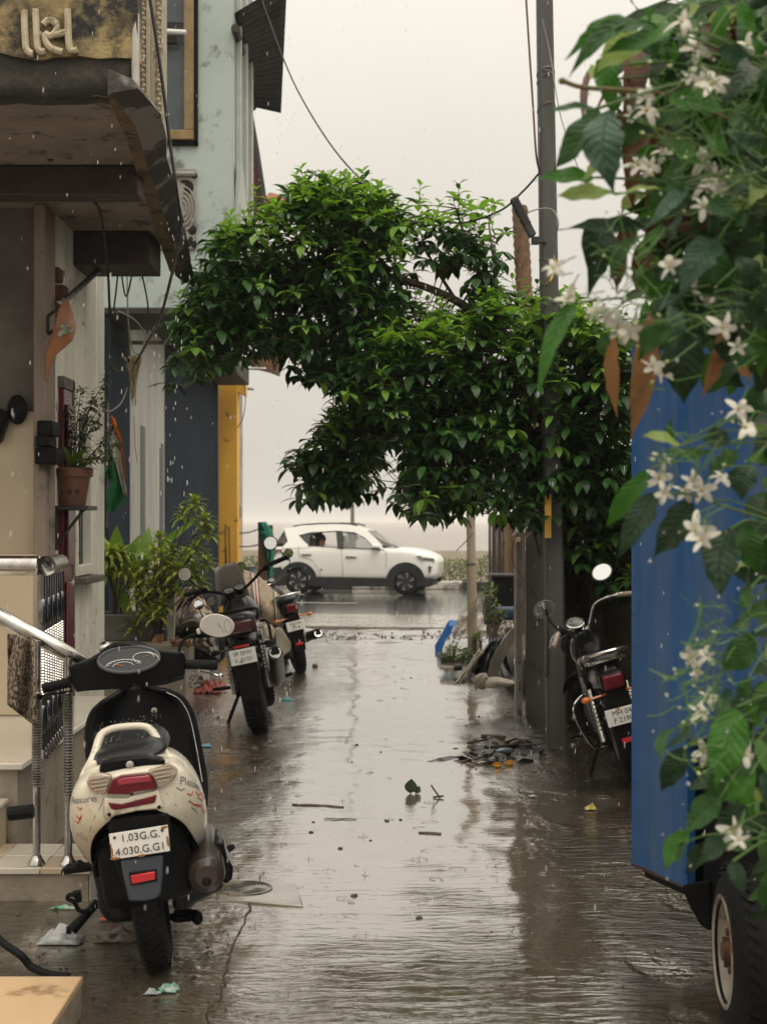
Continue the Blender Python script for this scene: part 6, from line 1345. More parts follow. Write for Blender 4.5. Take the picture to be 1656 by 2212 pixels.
for k in range(n+1):
    c = a.lerp(b, k/n); rr2 = (.125-.02*k/n)*(1+.07*((k % 2)*2-1)+.05*noise.noise(V((k*.7, 1, 0)))); rows.append([c+V((rr2*cos(t), rr2*sin(t), .02*noise.noise(V((cos(t)*2, sin(t)*2, k*.5))))) for t in [2*pi*j/16 for j in range(16)]])
base = V((a.x+.1, 19, -.25)); rows.insert(0, [base+V((.13*cos(t), .13*sin(t), 0)) for t in [2*pi*j/16 for j in range(16)]])
loft(bm, rows); obj('trunk', bm, mat('palm_bark', (.20, .115, .06), .8, (.10, .06, .035), 14, bump=.5, bscale=30), ps)
bm = B(); c = P(1124, 637, 18.85); ball(bm, c, (.06, .04, .06)); obj('blue_clip', bm, mat('blue_plastic', (.02, .06, .2), .4), ps)
# slim post, roadside junk
sp_ = thing('slim_post', 'slim round concrete post at the mouth of the alley', 'post', P(1021, 1420, 17.6))
z3 = lambda x, y, d: P((1250+x/3.687)/1.3315, (1450+y/3.687)/1.3315, d)
a, b = z3(402, 1640, 17.6), z3(378, 20, 17.6); bm = B(); tube(bm, [a, a.lerp(b, .62), a.lerp(b, .63), b], [.062, .059, .055, .055], 14); obj('shaft', bm, mat('tan_post', (.33, .265, .19), .5, (.24, .19, .135), 5, streak=5, bump=.1), sp_)
bm = B(); c = a.lerp(b, .62); tube(bm, [c-V((0, 0, .015)), c+V((0, 0, .015))], .064, 14); obj('collar', bm, STEEL, sp_)
bm = B(); [ball(bm, a.lerp(b, t)+V((rnd(-.04, .04), -.056, 0)), .006, None, 6, 4) for t in (.3, .38, .42, .5, .55, .7, .72, .8, .83, .9)]; tag(obj('drop', bm, mat('pale_fleck', (.6, .57, .5), .3), sp_), kind='stuff')
bw_ = thing('boundary_wall', 'boundary wall coloured dark for shade, with a pale concrete end post and sloping cap along the right of the alley', 'wall', (1.15, 11, -.16))
z8 = lambda x, y, d: P((1350+x/2.765)/1.3315, (1450+y/2.765)/1.3315, d)
def wallp(x, y): 
    o, n = V((1.10, 11.8, 0)), V((1.7, .13, 0)); return onplane((1350+x/2.765)/1.3315, (1450+y/2.765)/1.3315, o, n)
a, b = z8(357, 1712, 11.8), z8(412, 300, 11.8); bm = B(); bx(bm, a.x, b.x, 11.72, 11.84, -.2, b.z); ep = obj('end_post', bm, mat('pale_concrete', (.42, .39, .34), .55, (.30, .275, .235), 6, stain=(.1, .09, .07), stain_amt=.25, stain_scale=7), bw_, bevel=.012)
bm = B(); prism(bm, [V((1.168, 11.71, -.18)), V((1.235, 10.3, -.15)), V((1.235, 10.3, 1.50)), V((1.168, 11.71, 1.34))], V((.05, 0, 0))); obj('panel', bm, SHADEP, bw_)
bm = B(); prism(bm, [V((1.15, 11.70, .30)), V((1.20, 10.9, .30)), V((1.205, 10.85, .34)), V((1.155, 11.70, .34))], V((.03, 0, 0))); obj('rail', bm, IRON, bw_)
bm = B(); prism(bm, [V((1.07, 11.86, 1.345)), V((1.18, 11.86, 1.345)), V((1.30, 10.25, 1.51)), V((1.18, 10.25, 1.51))], V((0, 0, .03))); obj('cap', bm, mat('wet_metal_cap', (.28, .27, .25), .25, metal=.5), bw_)
bm = B(); [ball(bm, z8(398, y, 11.71), .008, None, 6, 4) for y in (1420, 1445, 1470, 1478)]; obj('bolt', bm, IRON, ep)
rw = thing('compound_wall', 'damp brown compound wall behind the right-hand motorcycle', 'wall', (2.8, 11.5, -.16))
bm = B(); bx(bm, 1.36, 6, 11.4, 11.6, -.3, 2.0); obj('wall', bm, TANW, rw)
bm = B(); bx(bm, 1.33, 6, 11.36, 11.64, 2.0, 2.08); obj('coping', bm, CONC, rw, bevel=.01)
bm = B(); bx(bm, 1.62, 1.74, 11.3, 11.4, -.3, 2.0); obj('pilaster', bm, TANW, rw, bevel=.01)
sw = thing('side_wall', 'tall dark wall running behind the blue truck on the right', 'wall', (3, 7, 0))
bm = B(); bx(bm, 2.35, 2.55, 3.2, 11.36, -.2, 3.2); obj('wall', bm, TANW, sw)
fn_ = thing('plank_fence', 'fence of grey pickets and tan planks beyond the boundary wall', 'fence', z3(700, 1300, 17))
for x0, x1, y0, dd2, m in ((570, 598, 120, 17.2, CONC), (606, 648, 120, 17.0, mat('dark_brown_plank', (.08, .055, .04), .6, (.05, .035, .028), 9, streak=5)), (652, 664, 120, 17.1, CONC), (668, 708, 120, 17.0, mat('dark_brown_plank', (0, 0, 0))), (712, 742, 120, 17.1, CONC), (745, 790, 150, 16.9, mat('tan_plank', (.25, .16, .085), .6, (.17, .11, .06), 7, streak=5)), (792, 835, 160, 16.9, mat('tan_plank', (0, 0, 0))), (838, 900, 40, 16.8, mat('tan_plank', (0, 0, 0))), (905, 960, -60, 16.8, mat('dark_brown_plank', (0, 0, 0))), (965, 1060, -60, 16.8, mat('tan_plank', (0, 0, 0)))):
    a, b = z3(x0, y0, dd2), z3(x1, y0, dd2); bm = B(); bx(bm, a.x, b.x, dd2, dd2+.05, -.2, a.z); obj('plank', bm, m, fn_, bevel=.006)
bm = B(); a, b = z3(540, 900, 17.3), z3(1060, 860, 17.3); bx(bm, a.x, b.x, 17.26, 17.3, a.z, b.z); obj('rail', bm, mat('dark_brown_plank', (0, 0, 0)), fn_)
cr_ = thing('crate', 'black plastic crate standing beyond the boundary wall', 'crate', z3(725, 1160, 15.6))
a, b = z3(612, 1170, 15.6), z3(842, 742, 15.6)
bm = B(); bx(bm, a.x, b.x, 15.6, 15.95, a.z, b.z-.03); obj('body', bm, BLACK, cr_, bevel=.02)
bm = B(); bx(bm, a.x-.02, b.x+.02, 15.57, 15.98, b.z-.035, b.z); obj('rim', bm, mat('worn_black', (.035, .035, .036), .4), cr_, bevel=.01)
bm = B(); a, b = z3(535, 1235, 15.5), z3(845, 1100, 15.5); c = (a+b)/2; tube(bm, [V((a.x, 15.7, c.z)), V((b.x, 15.7, c.z))], .13, 16); tag(obj('blue_drum', bm, mat('dark_blue_drum', (.012, .03, .07), .35, (.02, .045, .09), 6)), 'dark blue drum lying under the black crate', 'drum')
def heap3(name, label, cat, pts, d0, m, **k):
    global q4
    old = q4; q4 = z3; o = heap(name, label, cat, pts, d0, m, **k); q4 = old; return o
bm = B(); a, b = z3(500, 1240, 15.4), z3(1000, 1700, 13.5); bx(bm, 1.2, 1.95, 13.4, 16.2, -.25, .2); tag(obj('rubble_mound', bm, mat('dark_rubble', (.05, .042, .033), .8, (.025, .022, .018), 8, bump=.6), bevel=.15, seg=3), 'dark rubble heap under the sacks', 'rubble')
PSACK = mat('dirty_white_sack', (.52, .47, .37), .6, (.36, .31, .235), 6, stain=(.1, .08, .05), stain_amt=.3, stain_scale=5, bump=.3)
heap3('plastic_sheet', 'crumpled whitish plastic sheet on top of the rubble', 'sheet', [((720, 1240), (845, 1235)), ((690, 1300), (850, 1300)), ((668, 1370), (830, 1390)), ((730, 1415), (760, 1420))], 13.3, PSACK, dy=.3, nz_=.12, seedv=2, fold=7)
heap3('black_bag', 'glossy black rubbish bag slumped against the grey plank', 'bag', [((600, 1440), (760, 1400)), ((520, 1540), (740, 1500)), ((430, 1650), (760, 1640)), ((380, 1760), (800, 1760)), ((340, 1860), (860, 1860)), ((360, 1920), (860, 1900))], 13.0, mat('black_bag', (.006, .007, .009), .3, (.012, .013, .017), 8, bump=.2), dy=.35, nz_=.14, seedv=7)
heap3('tan_sack', 'tan sack lying open along the left of the black bag', 'sack', [((470, 1550), (525, 1570)), ((400, 1640), (470, 1640)), ((330, 1760), (400, 1740)), ((260, 1850), (380, 1840)), ((190, 1915), (360, 1900))], 12.85, PSACK, dy=.15, nz_=.1, seedv=11)
bm = B(); prism(bm, [z3(*p, 12.55) for p in ((845, 1280), (850, 1440), (700, 1700), (655, 1835), (548, 1835), (600, 1650), (720, 1440))], V((0, .04, 0))); tag(obj('grey_plank', bm, mat('grey_plank', (.30, .275, .23), .5, (.14, .125, .1), 4, streak=4, coat=.3), bevel=.005), 'wide grey plank leaning diagonally against the pale end post', 'plank')
sk3 = [(505, 1900), (560, 1852), (630, 1835), (720, 1850), (860, 1880), (870, 1905), (760, 1945), (640, 1955), (520, 1962)]
bm = B(); cs2 = sum((z3(*p, 12.2) for p in sk3), V())/len(sk3)
loft(bm, [[cs2+(z3(*p, 12.2)-cs2)*s+V((0, dy, .01*noise.noise(V((p[0]*.02, dy*9, 0))))) for p in sk3] for s, dy in ((.3, -.11), (.75, -.09), (1.0, 0), (.95, .12), (.5, .2))]); tag(obj('white_sack', bm, PSACK, sub=1), 'filled off-white sack lying at the foot of the grey plank', 'sack')
bm = B(); ball(bm, z3(490, 1880, 12.3), (.07, .08, .07), (0, .4, 0), wob=.4); tag(obj('sack_end', bm, PSACK), 'small tied sack end beside the off-white sack', 'sack')
bb = [(5, 1590-0), (0, 1500), (60, 1400), (130, 1260), (160, 1225), (215, 1232), (250, 1225), (240, 1250), (200, 1275), (180, 1370), (120, 1440), (75, 1560), (30, 1592)]
bm = B(); c = sum((z3(*p, 18.6) for p in bb), V())/len(bb); loft(bm, [[c+(z3(*p, 18.6)-c)*s+V((0, dy, 0)) for p in bb] for s, dy in ((.6, -.07), (1, 0), (.9, .1))]); tag(obj('blue_bag', bm, mat('bright_blue_plastic', (.015, .12, .40), .35, (.02, .16, .48), 7, transl=.1)), 'bright blue plastic bag slumped at the mouth of the alley', 'bag')
bm = B(); heap3('clear_bag', 'clear pinkish plastic bag beside the slim post', 'bag', [((260, 1180), (400, 1170)), ((230, 1250), (520, 1180)), ((200, 1330), (535, 1290)), ((190, 1420), (420, 1340))], 18.3, mat('clear_plastic', (.5, .42, .36), .2, (.4, .33, .27), 5, alpha=.55), dy=.3, nz_=.2, seedv=21)
bm.free()
WEED = [mat('weed_leaf', (.06, .11, .022), .45, transl=.2), mat('weed_leaf_pale', (.11, .14, .03), .5, transl=.2)]
def weeds(name, label, pts, d0, n, L, spread=.12):
    t = thing(name, label, 'weeds', z3(*pts[0], d0)); bm = B(); bs = B()
    for _ in range(n):
        x, y = random.choice(pts); p = z3(x+rnd(-55, 55), y+rnd(-50, 50), d0+rnd(-.4, .4)); 
        for k in range(4): dd2 = rdir(-.1, .9); leaf(bm, p, dd2, V((0, 0, 1)), rnd(.6, 1.2)*L, L*.4, .5, .1, 3, random.choice((0, 0, 1)))
        tube(bs, [V((p.x, p.y, max(g(p.y), p.z-.2))), p], .004, 4)
    tag(obj('foliage', bm, WEED, t), kind='stuff'); tag(obj('stem', bs, VST, t), kind='stuff')
weeds('weed_clump', 'low green weeds growing round the foot of the slim post', [(180, 1550), (120, 1600), (240, 1620), (300, 1660), (90, 1660), (200, 1680), (330, 1580), (450, 1400)], 17.3, 150, .09)
weeds('weed_clump', 'trailing weeds and grass hanging in front of the black crate', [(590, 900), (560, 1000), (620, 1060), (650, 1120), (590, 1180), (700, 1190), (560, 950)], 15.3, 60, .08)
bm = B()
for k in range(26): a = z3(rnd(540, 640), rnd(960, 1180), 15.2); tube(bm, curve([a, a+V((-.12, 0, .04)), a+V((-.22-rnd(0, .1), 0, -.08-rnd(0, .2)))], 4), .0025, 3)
tag(obj('dry_grass', bm, mat('dry_grass', (.25, .2, .12), .8)), kind='stuff')
for lab, a, b, r_, m in (('short pinkish stick on the mud by the weeds', (60, 1735), (195, 1735), .022, PINK), ('dark pipe offcut on the mud by the tan sack', (200, 1745), (290, 1735), .03, RUBBER), ('pale thin batten lying in the weeds', (250, 1535), (370, 1580), .014, CONC)):
    bm = B(); tube(bm, [z3(*a, 15.6 if r_ > .02 else 17), z3(*b, 15.6 if r_ > .02 else 17)], r_, 8); tag(obj('stick', bm, m), lab, 'stick')
# ---------------------------------------------------------------- blue truck
BLUE = mat('scratched_blue_paint', (.007, .064, .195), .42, (.010, .078, .22), 4, stain=(.13, .155, .185), stain_amt=.42, stain_scale=3.0, bump=.08, spec=.3)
def blue_material():
    m = BLUE; t = m.node_tree; n = t.nodes; L = t.links.new
    # long vertical scuffs
    mapn = n.new('ShaderNodeMapping'); mapn.inputs['Scale'].default_value = (4.5, 4.5, .35); tc = [k for k in n if k.type == 'TEX_COORD'][0]; L(tc.outputs['Object'], mapn.inputs[0])
    tex = [k for k in n if k.type == 'TEX_NOISE' and abs(k.inputs['Scale'].default_value-3.0) < 1e-3][0]; tex.inputs['Scale'].default_value = 1.6; L(mapn.outputs[0], tex.inputs['Vector'])
    mr = tex.outputs[0].links[0].to_node; mr.inputs[1].default_value = .42; mr.inputs[2].default_value = .78; mr.inputs[4].default_value = .6
blue_material()
tr = thing('truck', 'blue panel-sided mini truck behind the creeper on the right', 'truck', (1.5, 4.2, 0))
fa, fb = V((.85, 4.88, 0)), V((.972, 4.557, 0)); dv = (fb-fa).normalized(); nv = V((dv.y, -dv.x, 0)); 
if nv.x < 0: nv = -nv
def tb(s, z, o=0): return fa+dv*s+nv*o+V((0, 0, z))
LZ = .30; s1 = .345; TOPZ = 2.1
bm = B(); prism(bm, [tb(0, LZ), tb(.12, LZ+.004), tb(.25, LZ-.004), tb(s1, LZ), tb(s1, .78), tb(.62, .82), tb(.95, .80), tb(1.6, .80), tb(1.6, TOPZ), tb(0, TOPZ)], nv*.03); obj('side_panel', bm, BLUE, tr)
bm = B(); bmb = [tb(.0, .33, .03), tb(.0, TOPZ, .03)]; prism(bm, [tb(0, .34, .031), tb(0, TOPZ, .031), tb(0, TOPZ, 1.3), tb(0, .34, 1.3)], dv*.03); obj('end_panel', bm, BLUE, tr)
bm = B(); prism(bm, [tb(1.57, .8, .032), tb(1.57, TOPZ-.002, .032), tb(1.57, TOPZ-.002, 1.3), tb(1.57, .8, 1.3)], dv*.028); obj('end_panel', bm, BLUE, tr)
bm = B(); prism(bm, [tb(.035, .8, 1.27), tb(1.565, .8, 1.27), tb(1.565, TOPZ-.002, 1.27), tb(.035, TOPZ-.002, 1.27)], nv*.028); obj('side_panel', bm, BLUE, tr)
bm = B(); prism(bm, [tb(.035, .8, .035), tb(1.565, .8, .035), tb(1.565, .8, 1.265), tb(.035, .8, 1.265)], V((0, 0, .03))); obj('cargo_floor', bm, BLACK, tr)
bm = B(); prism(bm, [tb(0, TOPZ), tb(1.6, TOPZ), tb(1.6, TOPZ, 1.3), tb(0, TOPZ, 1.3)], V((0, 0, .04))); obj('roof', bm, BLUE, tr)
bm = B(); prism(bm, [tb(.02, .26, .04), tb(.3, .26, .04), tb(.3, .26, 1.2), tb(.02, .26, 1.2)], V((0, 0, .10))); obj('chassis_rail', bm, BLACK, tr)
bm = B(); prism(bm, [tb(.36, .30, .05), tb(.36, .95, .05), tb(1.25, .95, .05), tb(1.25, .30, .05)], nv*.5); obj('wheel_housing', bm, BLACK, tr)
bm = B(); prism(bm, [P(*p, 4.5) for p in ((1472, 1918), (1478, 1912), (1530, 1905), (1530, 2010), (1512, 1998), (1490, 1960))], V((.04, .04, 0))); obj('mud_flap', bm, RUBBER, tr)
for k in range(15):
    bm = B(); ball(bm, tb(.014, .36+k*.115, -.001), .0045, None, 8, 5); obj('rivet', bm, BLUE, tr)
bm = B(); prism(bm, [tb(s*s1, LZ+h, -.002) for s, h in [(k/14, .004+.012*abs(noise.noise(V((k*.9, 2, 0))))) for k in range(15)]]+[tb(s1, LZ-.002, -.002), tb(0, LZ-.002, -.002)], nv*.003); obj('rust_edge', bm, mat('dark_rust', (.07, .03, .012), .7, (.03, .018, .012), 20), tr)
wc = P(1566, 2056, 4.06); MWH = Matrix.Translation(wc+V((.07, 0, 0))) @ Matrix.Rotation(R(-3), 4, 'Z')
bm = tyre_bm(.25, .15, 48, True, .152); bm.transform(MWH); tw = obj('wheel', bm, RUBBER, tr)
RIMM = mat('dirty_white_rim', (.32, .285, .23), .45, (.18, .14, .10), 6, stain=(.12, .06, .03), stain_amt=.3, stain_scale=8, bump=.15)
bm = B(); lathe(bm, [(.155, -.07), (.16, -.078), (.15, -.082), (.142, -.07), (.132, -.03), (.12, -.02), (.10, -.03), (.075, -.045), (.05, -.05), (0, -.05)], MWH @ RX, 40); obj('rim', bm, RIMM, tw)
bm = B()
for k in range(5): a = 2*pi*k/5+.3; tube(bm, [MWH @ V((-.045, .055*cos(a), .055*sin(a))), MWH @ V((-.068, .055*cos(a), .055*sin(a)))], .011, 6)
tube(bm, [MWH @ V((-.045, 0, 0)), MWH @ V((-.08, 0, 0))], [.03, .025], 14)
obj('wheel_nut', bm, mat('brown_rust', (.10, .045, .018), .7, (.05, .028, .015), 30), tw)
bm = B()
for k in range(5): a = 2*pi*k/5+.9; ball(bm, MWH @ V((-.028, .105*cos(a), .105*sin(a))), (.012, .02, .02), None, 8, 6)
obj('rim_hole', bm, BLACK, tw)
# ================================================================ TREE over the alley
LV = [mat('tree_leaf', (.030, .086, .020), .36, (.046, .115, .026), 7, spec=.35, transl=.22), mat('tree_leaf_young_lit', (.19, .34, .055), .4, (.125, .25, .042), 9, spec=.35, transl=.3), mat('tree_leaf_dark', (.016, .042, .012), .36, spec=.3, transl=.14)]  # lightest green carries young growth and top light in its colour
BARK = mat('tree_bark', (.075, .055, .04), .8, (.04, .03, .024), 12, bump=.4)
tree = thing('tree', 'leafy green tree arching over the alley from the right-hand wall', 'tree', (1.78, 10.9, -.16))
def inside(p, poly):
    x, y = p; c = False; j = len(poly)-1
    for i in range(len(poly)):
        xi, yi = poly[i]; xj, yj = poly[j]
        if (yi > y) != (yj > y) and x < (xj-xi)*(y-yi)/(yj-yi)+xi: c = not c
        j = i
    return c
T1 = [(365, 815), (405, 775), (370, 705), (410, 625), (455, 545), (480, 510), (525, 480), (565, 462), (620, 440), (680, 398), (740, 405), (800, 420), (845, 450), (868, 495), (875, 560), (860, 640), (835, 695), (790, 740), (795, 795), (765, 835), (722, 860), (660, 810), (615, 745), (545, 750), (485, 780), (425, 815)]
T2 = [(868, 485), (900, 458), (950, 478), (985, 440), (1010, 460), (1060, 455), (1082, 495), (1088, 560), (1060, 600), (1060, 680), (1020, 640), (970, 575), (900, 570)]
T3 = [(745, 805), (805, 760), (855, 690), (905, 668), (960, 700), (1010, 678), (1100, 655), (1250, 665), (1370, 760), (1375, 1010), (1340, 1080), (1200, 1110), (1120, 1125), (1050, 1090), (960, 1095), (905, 1115), (860, 1070), (805, 1070), (860, 1035), (890, 1000), (850, 955), (800, 915), (750, 860)]
T4 = [(645, 990), (690, 935), (745, 890), (800, 885), (845, 930), (800, 1000), (765, 1050), (718, 1098), (668, 1082), (648, 1050), (655, 1015)]
T5 = [(1190, 1050), (1370, 1000), (1370, 1290), (1300, 1260), (1220, 1180)]
ROS = []
GAPS = ((930, 622, 52), (990, 650, 34), (875, 560, 22), (850, 1045, 24), (878, 520, 16), (1030, 560, 18), (885, 700, 14), (690, 905, 24), (640, 930, 30))
def fill(poly, n, dc, dt, edge_up=1.0, holes=()):
    xs_ = [p[0] for p in poly]; ys_ = [p[1] for p in poly]; k = 0
    cx0, cy0 = sum(xs_)/len(xs_), sum(ys_)/len(ys_)
    while k < n:
        x, y = rnd(min(xs_), max(xs_)), rnd(min(ys_), max(ys_))
        if not inside((x, y), poly): continue
        if noise.noise(V((x*.026, y*.03, 5))) < -.24: continue
        x += random.gauss(0, 13); y += random.gauss(0, 12)
        if any((x-hx)**2+(y-hy)**2 < hr*hr for hx, hy, hr in GAPS) or (y > 1078 and x < 850): continue
        if any((x-hx)**2+(y-hy)**2 < hr*hr for hx, hy, hr in holes): continue
        d = dc+rnd(-1, 1)*dt; ROS.append((P(x, y, d), d, y-min(ys_), (y-min(ys_))/(max(ys_)-min(ys_)))); k += 1
fill(T1, 1080, 11.0, .75, holes=((640, 665, 20), (700, 690, 16), (450, 665, 14), (575, 690, 12)))
fill(T2, 88, 11.2, .45, holes=((1000, 590, 26), (930, 520, 15)))
fill(T3, 1900, 10.9, 1.0, holes=((850, 1045, 22), (1110, 1055, 12)))
fill(T4, 260, 10.9, .45)
fill(T5, 200, 10.7, .5)
# limbs
bm = B()
def limb(pts, r0, r1, n=6):
    c = curve([P(*p) if len(p) == 3 and p[0] > 20 else V(p) for p in pts], n); tube(bm, c, [r0+(r1-r0)*i/(len(c)-1) for i in range(len(c))], 8); return c
limb([(1300, 1660, 10.9), (1290, 1400, 10.9), (1265, 1150, 10.9), (1240, 980, 10.9), (1200, 860, 10.9)], .075, .05)
obj('trunk', bm, BARK, tree)
arms = [([(1200, 860, 10.9), (1140, 760, 11), (1062, 705, 11), (985, 650, 11), (895, 612, 11), (800, 590, 11), (700, 600, 11), (580, 620, 11), (470, 660, 11)], .045, .012),
        ([(1062, 705, 11), (1040, 600, 11.1), (1000, 500, 11.2), (985, 450, 11.2)], .022, .006), ([(1062, 705, 11), (1068, 600, 11.1), (1055, 480, 11.1)], .018, .006), ([(985, 650, 11), (930, 560, 11.1), (900, 480, 11.1)], .016, .005),
        ([(1240, 980, 10.9), (1120, 930, 10.7), (980, 900, 10.7), (850, 890, 10.8), (740, 960, 10.9), (680, 1040, 10.9)], .035, .008),
        ([(1240, 980, 10.9), (1150, 1010, 10.5), (1020, 1040, 10.5), (900, 1070, 10.6)], .03, .008), ([(1200, 860, 10.9), (1100, 800, 10.8), (960, 740, 10.8), (880, 720, 10.9)], .03, .007),
        ([(800, 590, 11), (760, 690, 11), (740, 790, 11), (720, 840, 11)], .016, .005), ([(700, 600, 11), (660, 500, 11), (680, 420, 11)], .016, .005), ([(800, 590, 11), (800, 500, 11), (770, 430, 11)], .015, .005), ([(580, 620, 11), (520, 540, 11), (480, 530, 11)], .012, .004), ([(580, 620, 11), (480, 720, 11), (400, 790, 11)], .012, .004),
        ([(1240, 980, 10.9), (1300, 850, 10.6), (1340, 760, 10.5)], .03, .008), ([(1265, 1150, 10.9), (1320, 1050, 10.7), (1360, 980, 10.6)], .025, .008)]
ALL = []
for pts, r0, r1 in arms:
    bm = B(); ALL += limb(pts, r0, r1); obj('branch', bm, BARK, tree)
bm = B(); bt = B(); near = []
for (p, d, dy_, t) in ROS:
    a = min(ALL, key=lambda q: (q-p).length_squared)
    if (a-p).length < .9 and random.random() < .5:
        m_ = a.lerp(p, .5)+V((rnd(-.04, .04), rnd(-.04, .04), rnd(-.02, .05))); tube(bt, [a, m_, p], [.006, .004, .003], 4, caps=False)
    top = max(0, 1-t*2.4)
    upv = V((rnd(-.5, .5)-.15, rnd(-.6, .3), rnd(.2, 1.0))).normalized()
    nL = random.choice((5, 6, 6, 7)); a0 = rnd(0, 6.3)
    young_lit = random.random() < .12+.65*top  # lighter leaves gather toward tier tops, painting in light from above
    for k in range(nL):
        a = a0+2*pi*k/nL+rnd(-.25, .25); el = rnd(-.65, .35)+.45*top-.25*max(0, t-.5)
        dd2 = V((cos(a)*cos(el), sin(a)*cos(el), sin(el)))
        mi_ = 1 if young_lit and random.random() < .75 else (2 if random.random() < .35 else 0)
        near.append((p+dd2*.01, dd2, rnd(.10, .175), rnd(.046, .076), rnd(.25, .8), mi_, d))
    if young_lit and random.random() < .55:      # upright shoots with paired leaves
        h = rnd(.07, .17); q = p+V((rnd(-.05, .05), rnd(-.05, .05), h)); tube(bt, [p, q], [.004, .002], 4, caps=False)
        for j in range(4):
            for s in (0, pi):
                a = a0+j*1.57+s; el = .15+.22*j; near.append((p.lerp(q, (j+1)/4), V((cos(a)*cos(el), sin(a)*cos(el), sin(el))), rnd(.09, .14)*(1.1-.12*j), .045*(1.1-.12*j), rnd(.3, .7), 1 if random.random() < .8 else 0, d))
    if young_lit:
        for k in range(2):
            dd2 = V((rnd(-.4, .4), rnd(-.4, .4), 1)); near.append((p, dd2, rnd(.05, .085), .024, .25, 1, d))
near.sort(key=lambda q: q[6]+rnd(0, .9))
protos = []
for k in range(6):
    b2 = B(); leaf(b2, (0, 0, 0), V((0, 1, 0)), V((0, 0, 1)), .12, .046, .4+.1*k, .12, 4, 0); me = bpy.data.meshes.new('leaf'); b2.to_mesh(me); b2.free()
    me.materials.append(LV[k % 3]); protos.append(me)
for f in protos:
    for q in f.polygons: q.use_smooth = True
INVT = MW[tree].inverted()
for i, (p, dd2, L_, W_, dr2, mk, d) in enumerate(near):
    if i < 300:
        fr = frame_z(dd2); z_ = V(dd2).normalized(); x_ = z_.cross(V((0, 0, 1))); x_ = x_.normalized() if x_.length > 1e-3 else V((1, 0, 0)); u_2 = x_.cross(z_)
        m4 = Matrix((x_, z_, u_2)).transposed().to_4x4() @ Matrix.Diagonal((W_/.046, L_/.12, L_/.12, 1)); m4.translation = p
        share('leaf', protos[mk+3*(i % 2)], tree, INVT @ m4)
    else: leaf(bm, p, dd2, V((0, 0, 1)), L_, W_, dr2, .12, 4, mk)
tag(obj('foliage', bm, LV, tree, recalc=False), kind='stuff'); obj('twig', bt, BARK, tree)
# hanging bare vines under the crown against the compound wall
vn = thing('hanging_vine', 'bare stems and dark leaves trailing down the compound wall behind the pole', 'vine', (1.7, 11, 0))
bm = B(); bl = B()
for k in range(46):
    x = rnd(1130, 1365); y = rnd(1040, 1150); d = rnd(10.8, 11.3); a = P(x, y, d); L_ = rnd(.3, .95); c = curve([a, a+V((rnd(-.12, .12), 0, -L_*.5)), a+V((rnd(-.22, .22), rnd(-.1, .1), -L_))], 5); tube(bm, c, rnd(.003, .008), 4, caps=False)
    for q in c[::3]:
        if x > 1215 and random.random() < .7: dd2 = rdir(-.8, .3); leaf(bl, q, dd2, V((0, 0, 1)), rnd(.05, .1), .035, .5, .1, 3, 2 if random.random() < .6 else 0)
obj('stem', bm, BARK, vn); tag(obj('foliage', bl, LV, vn, recalc=False), kind='stuff')
# ================================================================ FOREGROUND CREEPER with white flowers
def veined(name, col, col2, rough, spec, transl):
    m = mat(name, col, rough, col2, 30, spec=spec, transl=transl, bump=.25, bscale=90); t = m.node_tree; n = t.nodes; L = t.links.new; p = n['Principled BSDF']
    uv = n.new('ShaderNodeUVMap'); sx = n.new('ShaderNodeSeparateXYZ'); L(uv.outputs[0], sx.inputs[0])
    def ma(op, a, b=0.):
        q = n.new('ShaderNodeMath'); q.operation = op
        for i, x in enumerate((a, b)):
            if isinstance(x, (int, float)): q.inputs[i].default_value = x
            else: L(x, q.inputs[i])
        return q.outputs[0]
    au = ma('ABSOLUTE', sx.outputs[0]); ph = ma('SUBTRACT', ma('MULTIPLY', sx.outputs[1], 9.0), ma('MULTIPLY', au, 1.7))
    side = ma('POWER', ma('ABSOLUTE', ma('SINE', ma('MULTIPLY', ph, pi))), 14.0); side = ma('SUBTRACT', 1.0, ma('POWER', ma('ABSOLUTE', ma('SINE', ma('MULTIPLY', ph, pi))), .22))
    mid = ma('SUBTRACT', 1.0, ma('MINIMUM', ma('MULTIPLY', au, 14.0), 1.0)); vein = ma('MAXIMUM', ma('MULTIPLY', side, 1.1), mid)
    mixn = n.new('ShaderNodeMix'); mixn.data_type = 'RGBA'; mixn.inputs[7].default_value = (min(1, col[0]*2.6+.03), min(1, col[1]*1.9+.04), min(1, col[2]*2.2+.015), 1)
    L(p.inputs['Base Color'].links[0].from_socket, mixn.inputs[6]); L(ma('MULTIPLY', vein, .4), mixn.inputs[0]); L(mixn.outputs[2], p.inputs['Base Color'])
    bp_ = n.new('ShaderNodeBump'); bp_.inputs['Strength'].default_value = .6; bp_.inputs['Distance'].default_value = .004; L(ma('MULTIPLY', vein, -1.0), bp_.inputs['Height'])
    old = [k for k in n if k.type == 'BUMP' and k != bp_][0]; L(old.outputs[0], bp_.inputs['Normal']); L(bp_.outputs[0], p.inputs['Normal'])
    return m
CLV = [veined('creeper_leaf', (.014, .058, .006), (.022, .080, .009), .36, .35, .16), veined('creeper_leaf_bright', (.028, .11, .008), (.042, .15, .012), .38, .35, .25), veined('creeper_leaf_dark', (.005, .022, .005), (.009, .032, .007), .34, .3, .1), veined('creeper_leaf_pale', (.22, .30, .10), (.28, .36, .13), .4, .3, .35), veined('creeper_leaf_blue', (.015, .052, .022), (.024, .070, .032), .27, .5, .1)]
cr2 = thing('flowering_creeper', 'dense creeper with large glossy leaves and white star flowers hanging over the blue truck', 'creeper', (1.15, 2.5, 1.4))
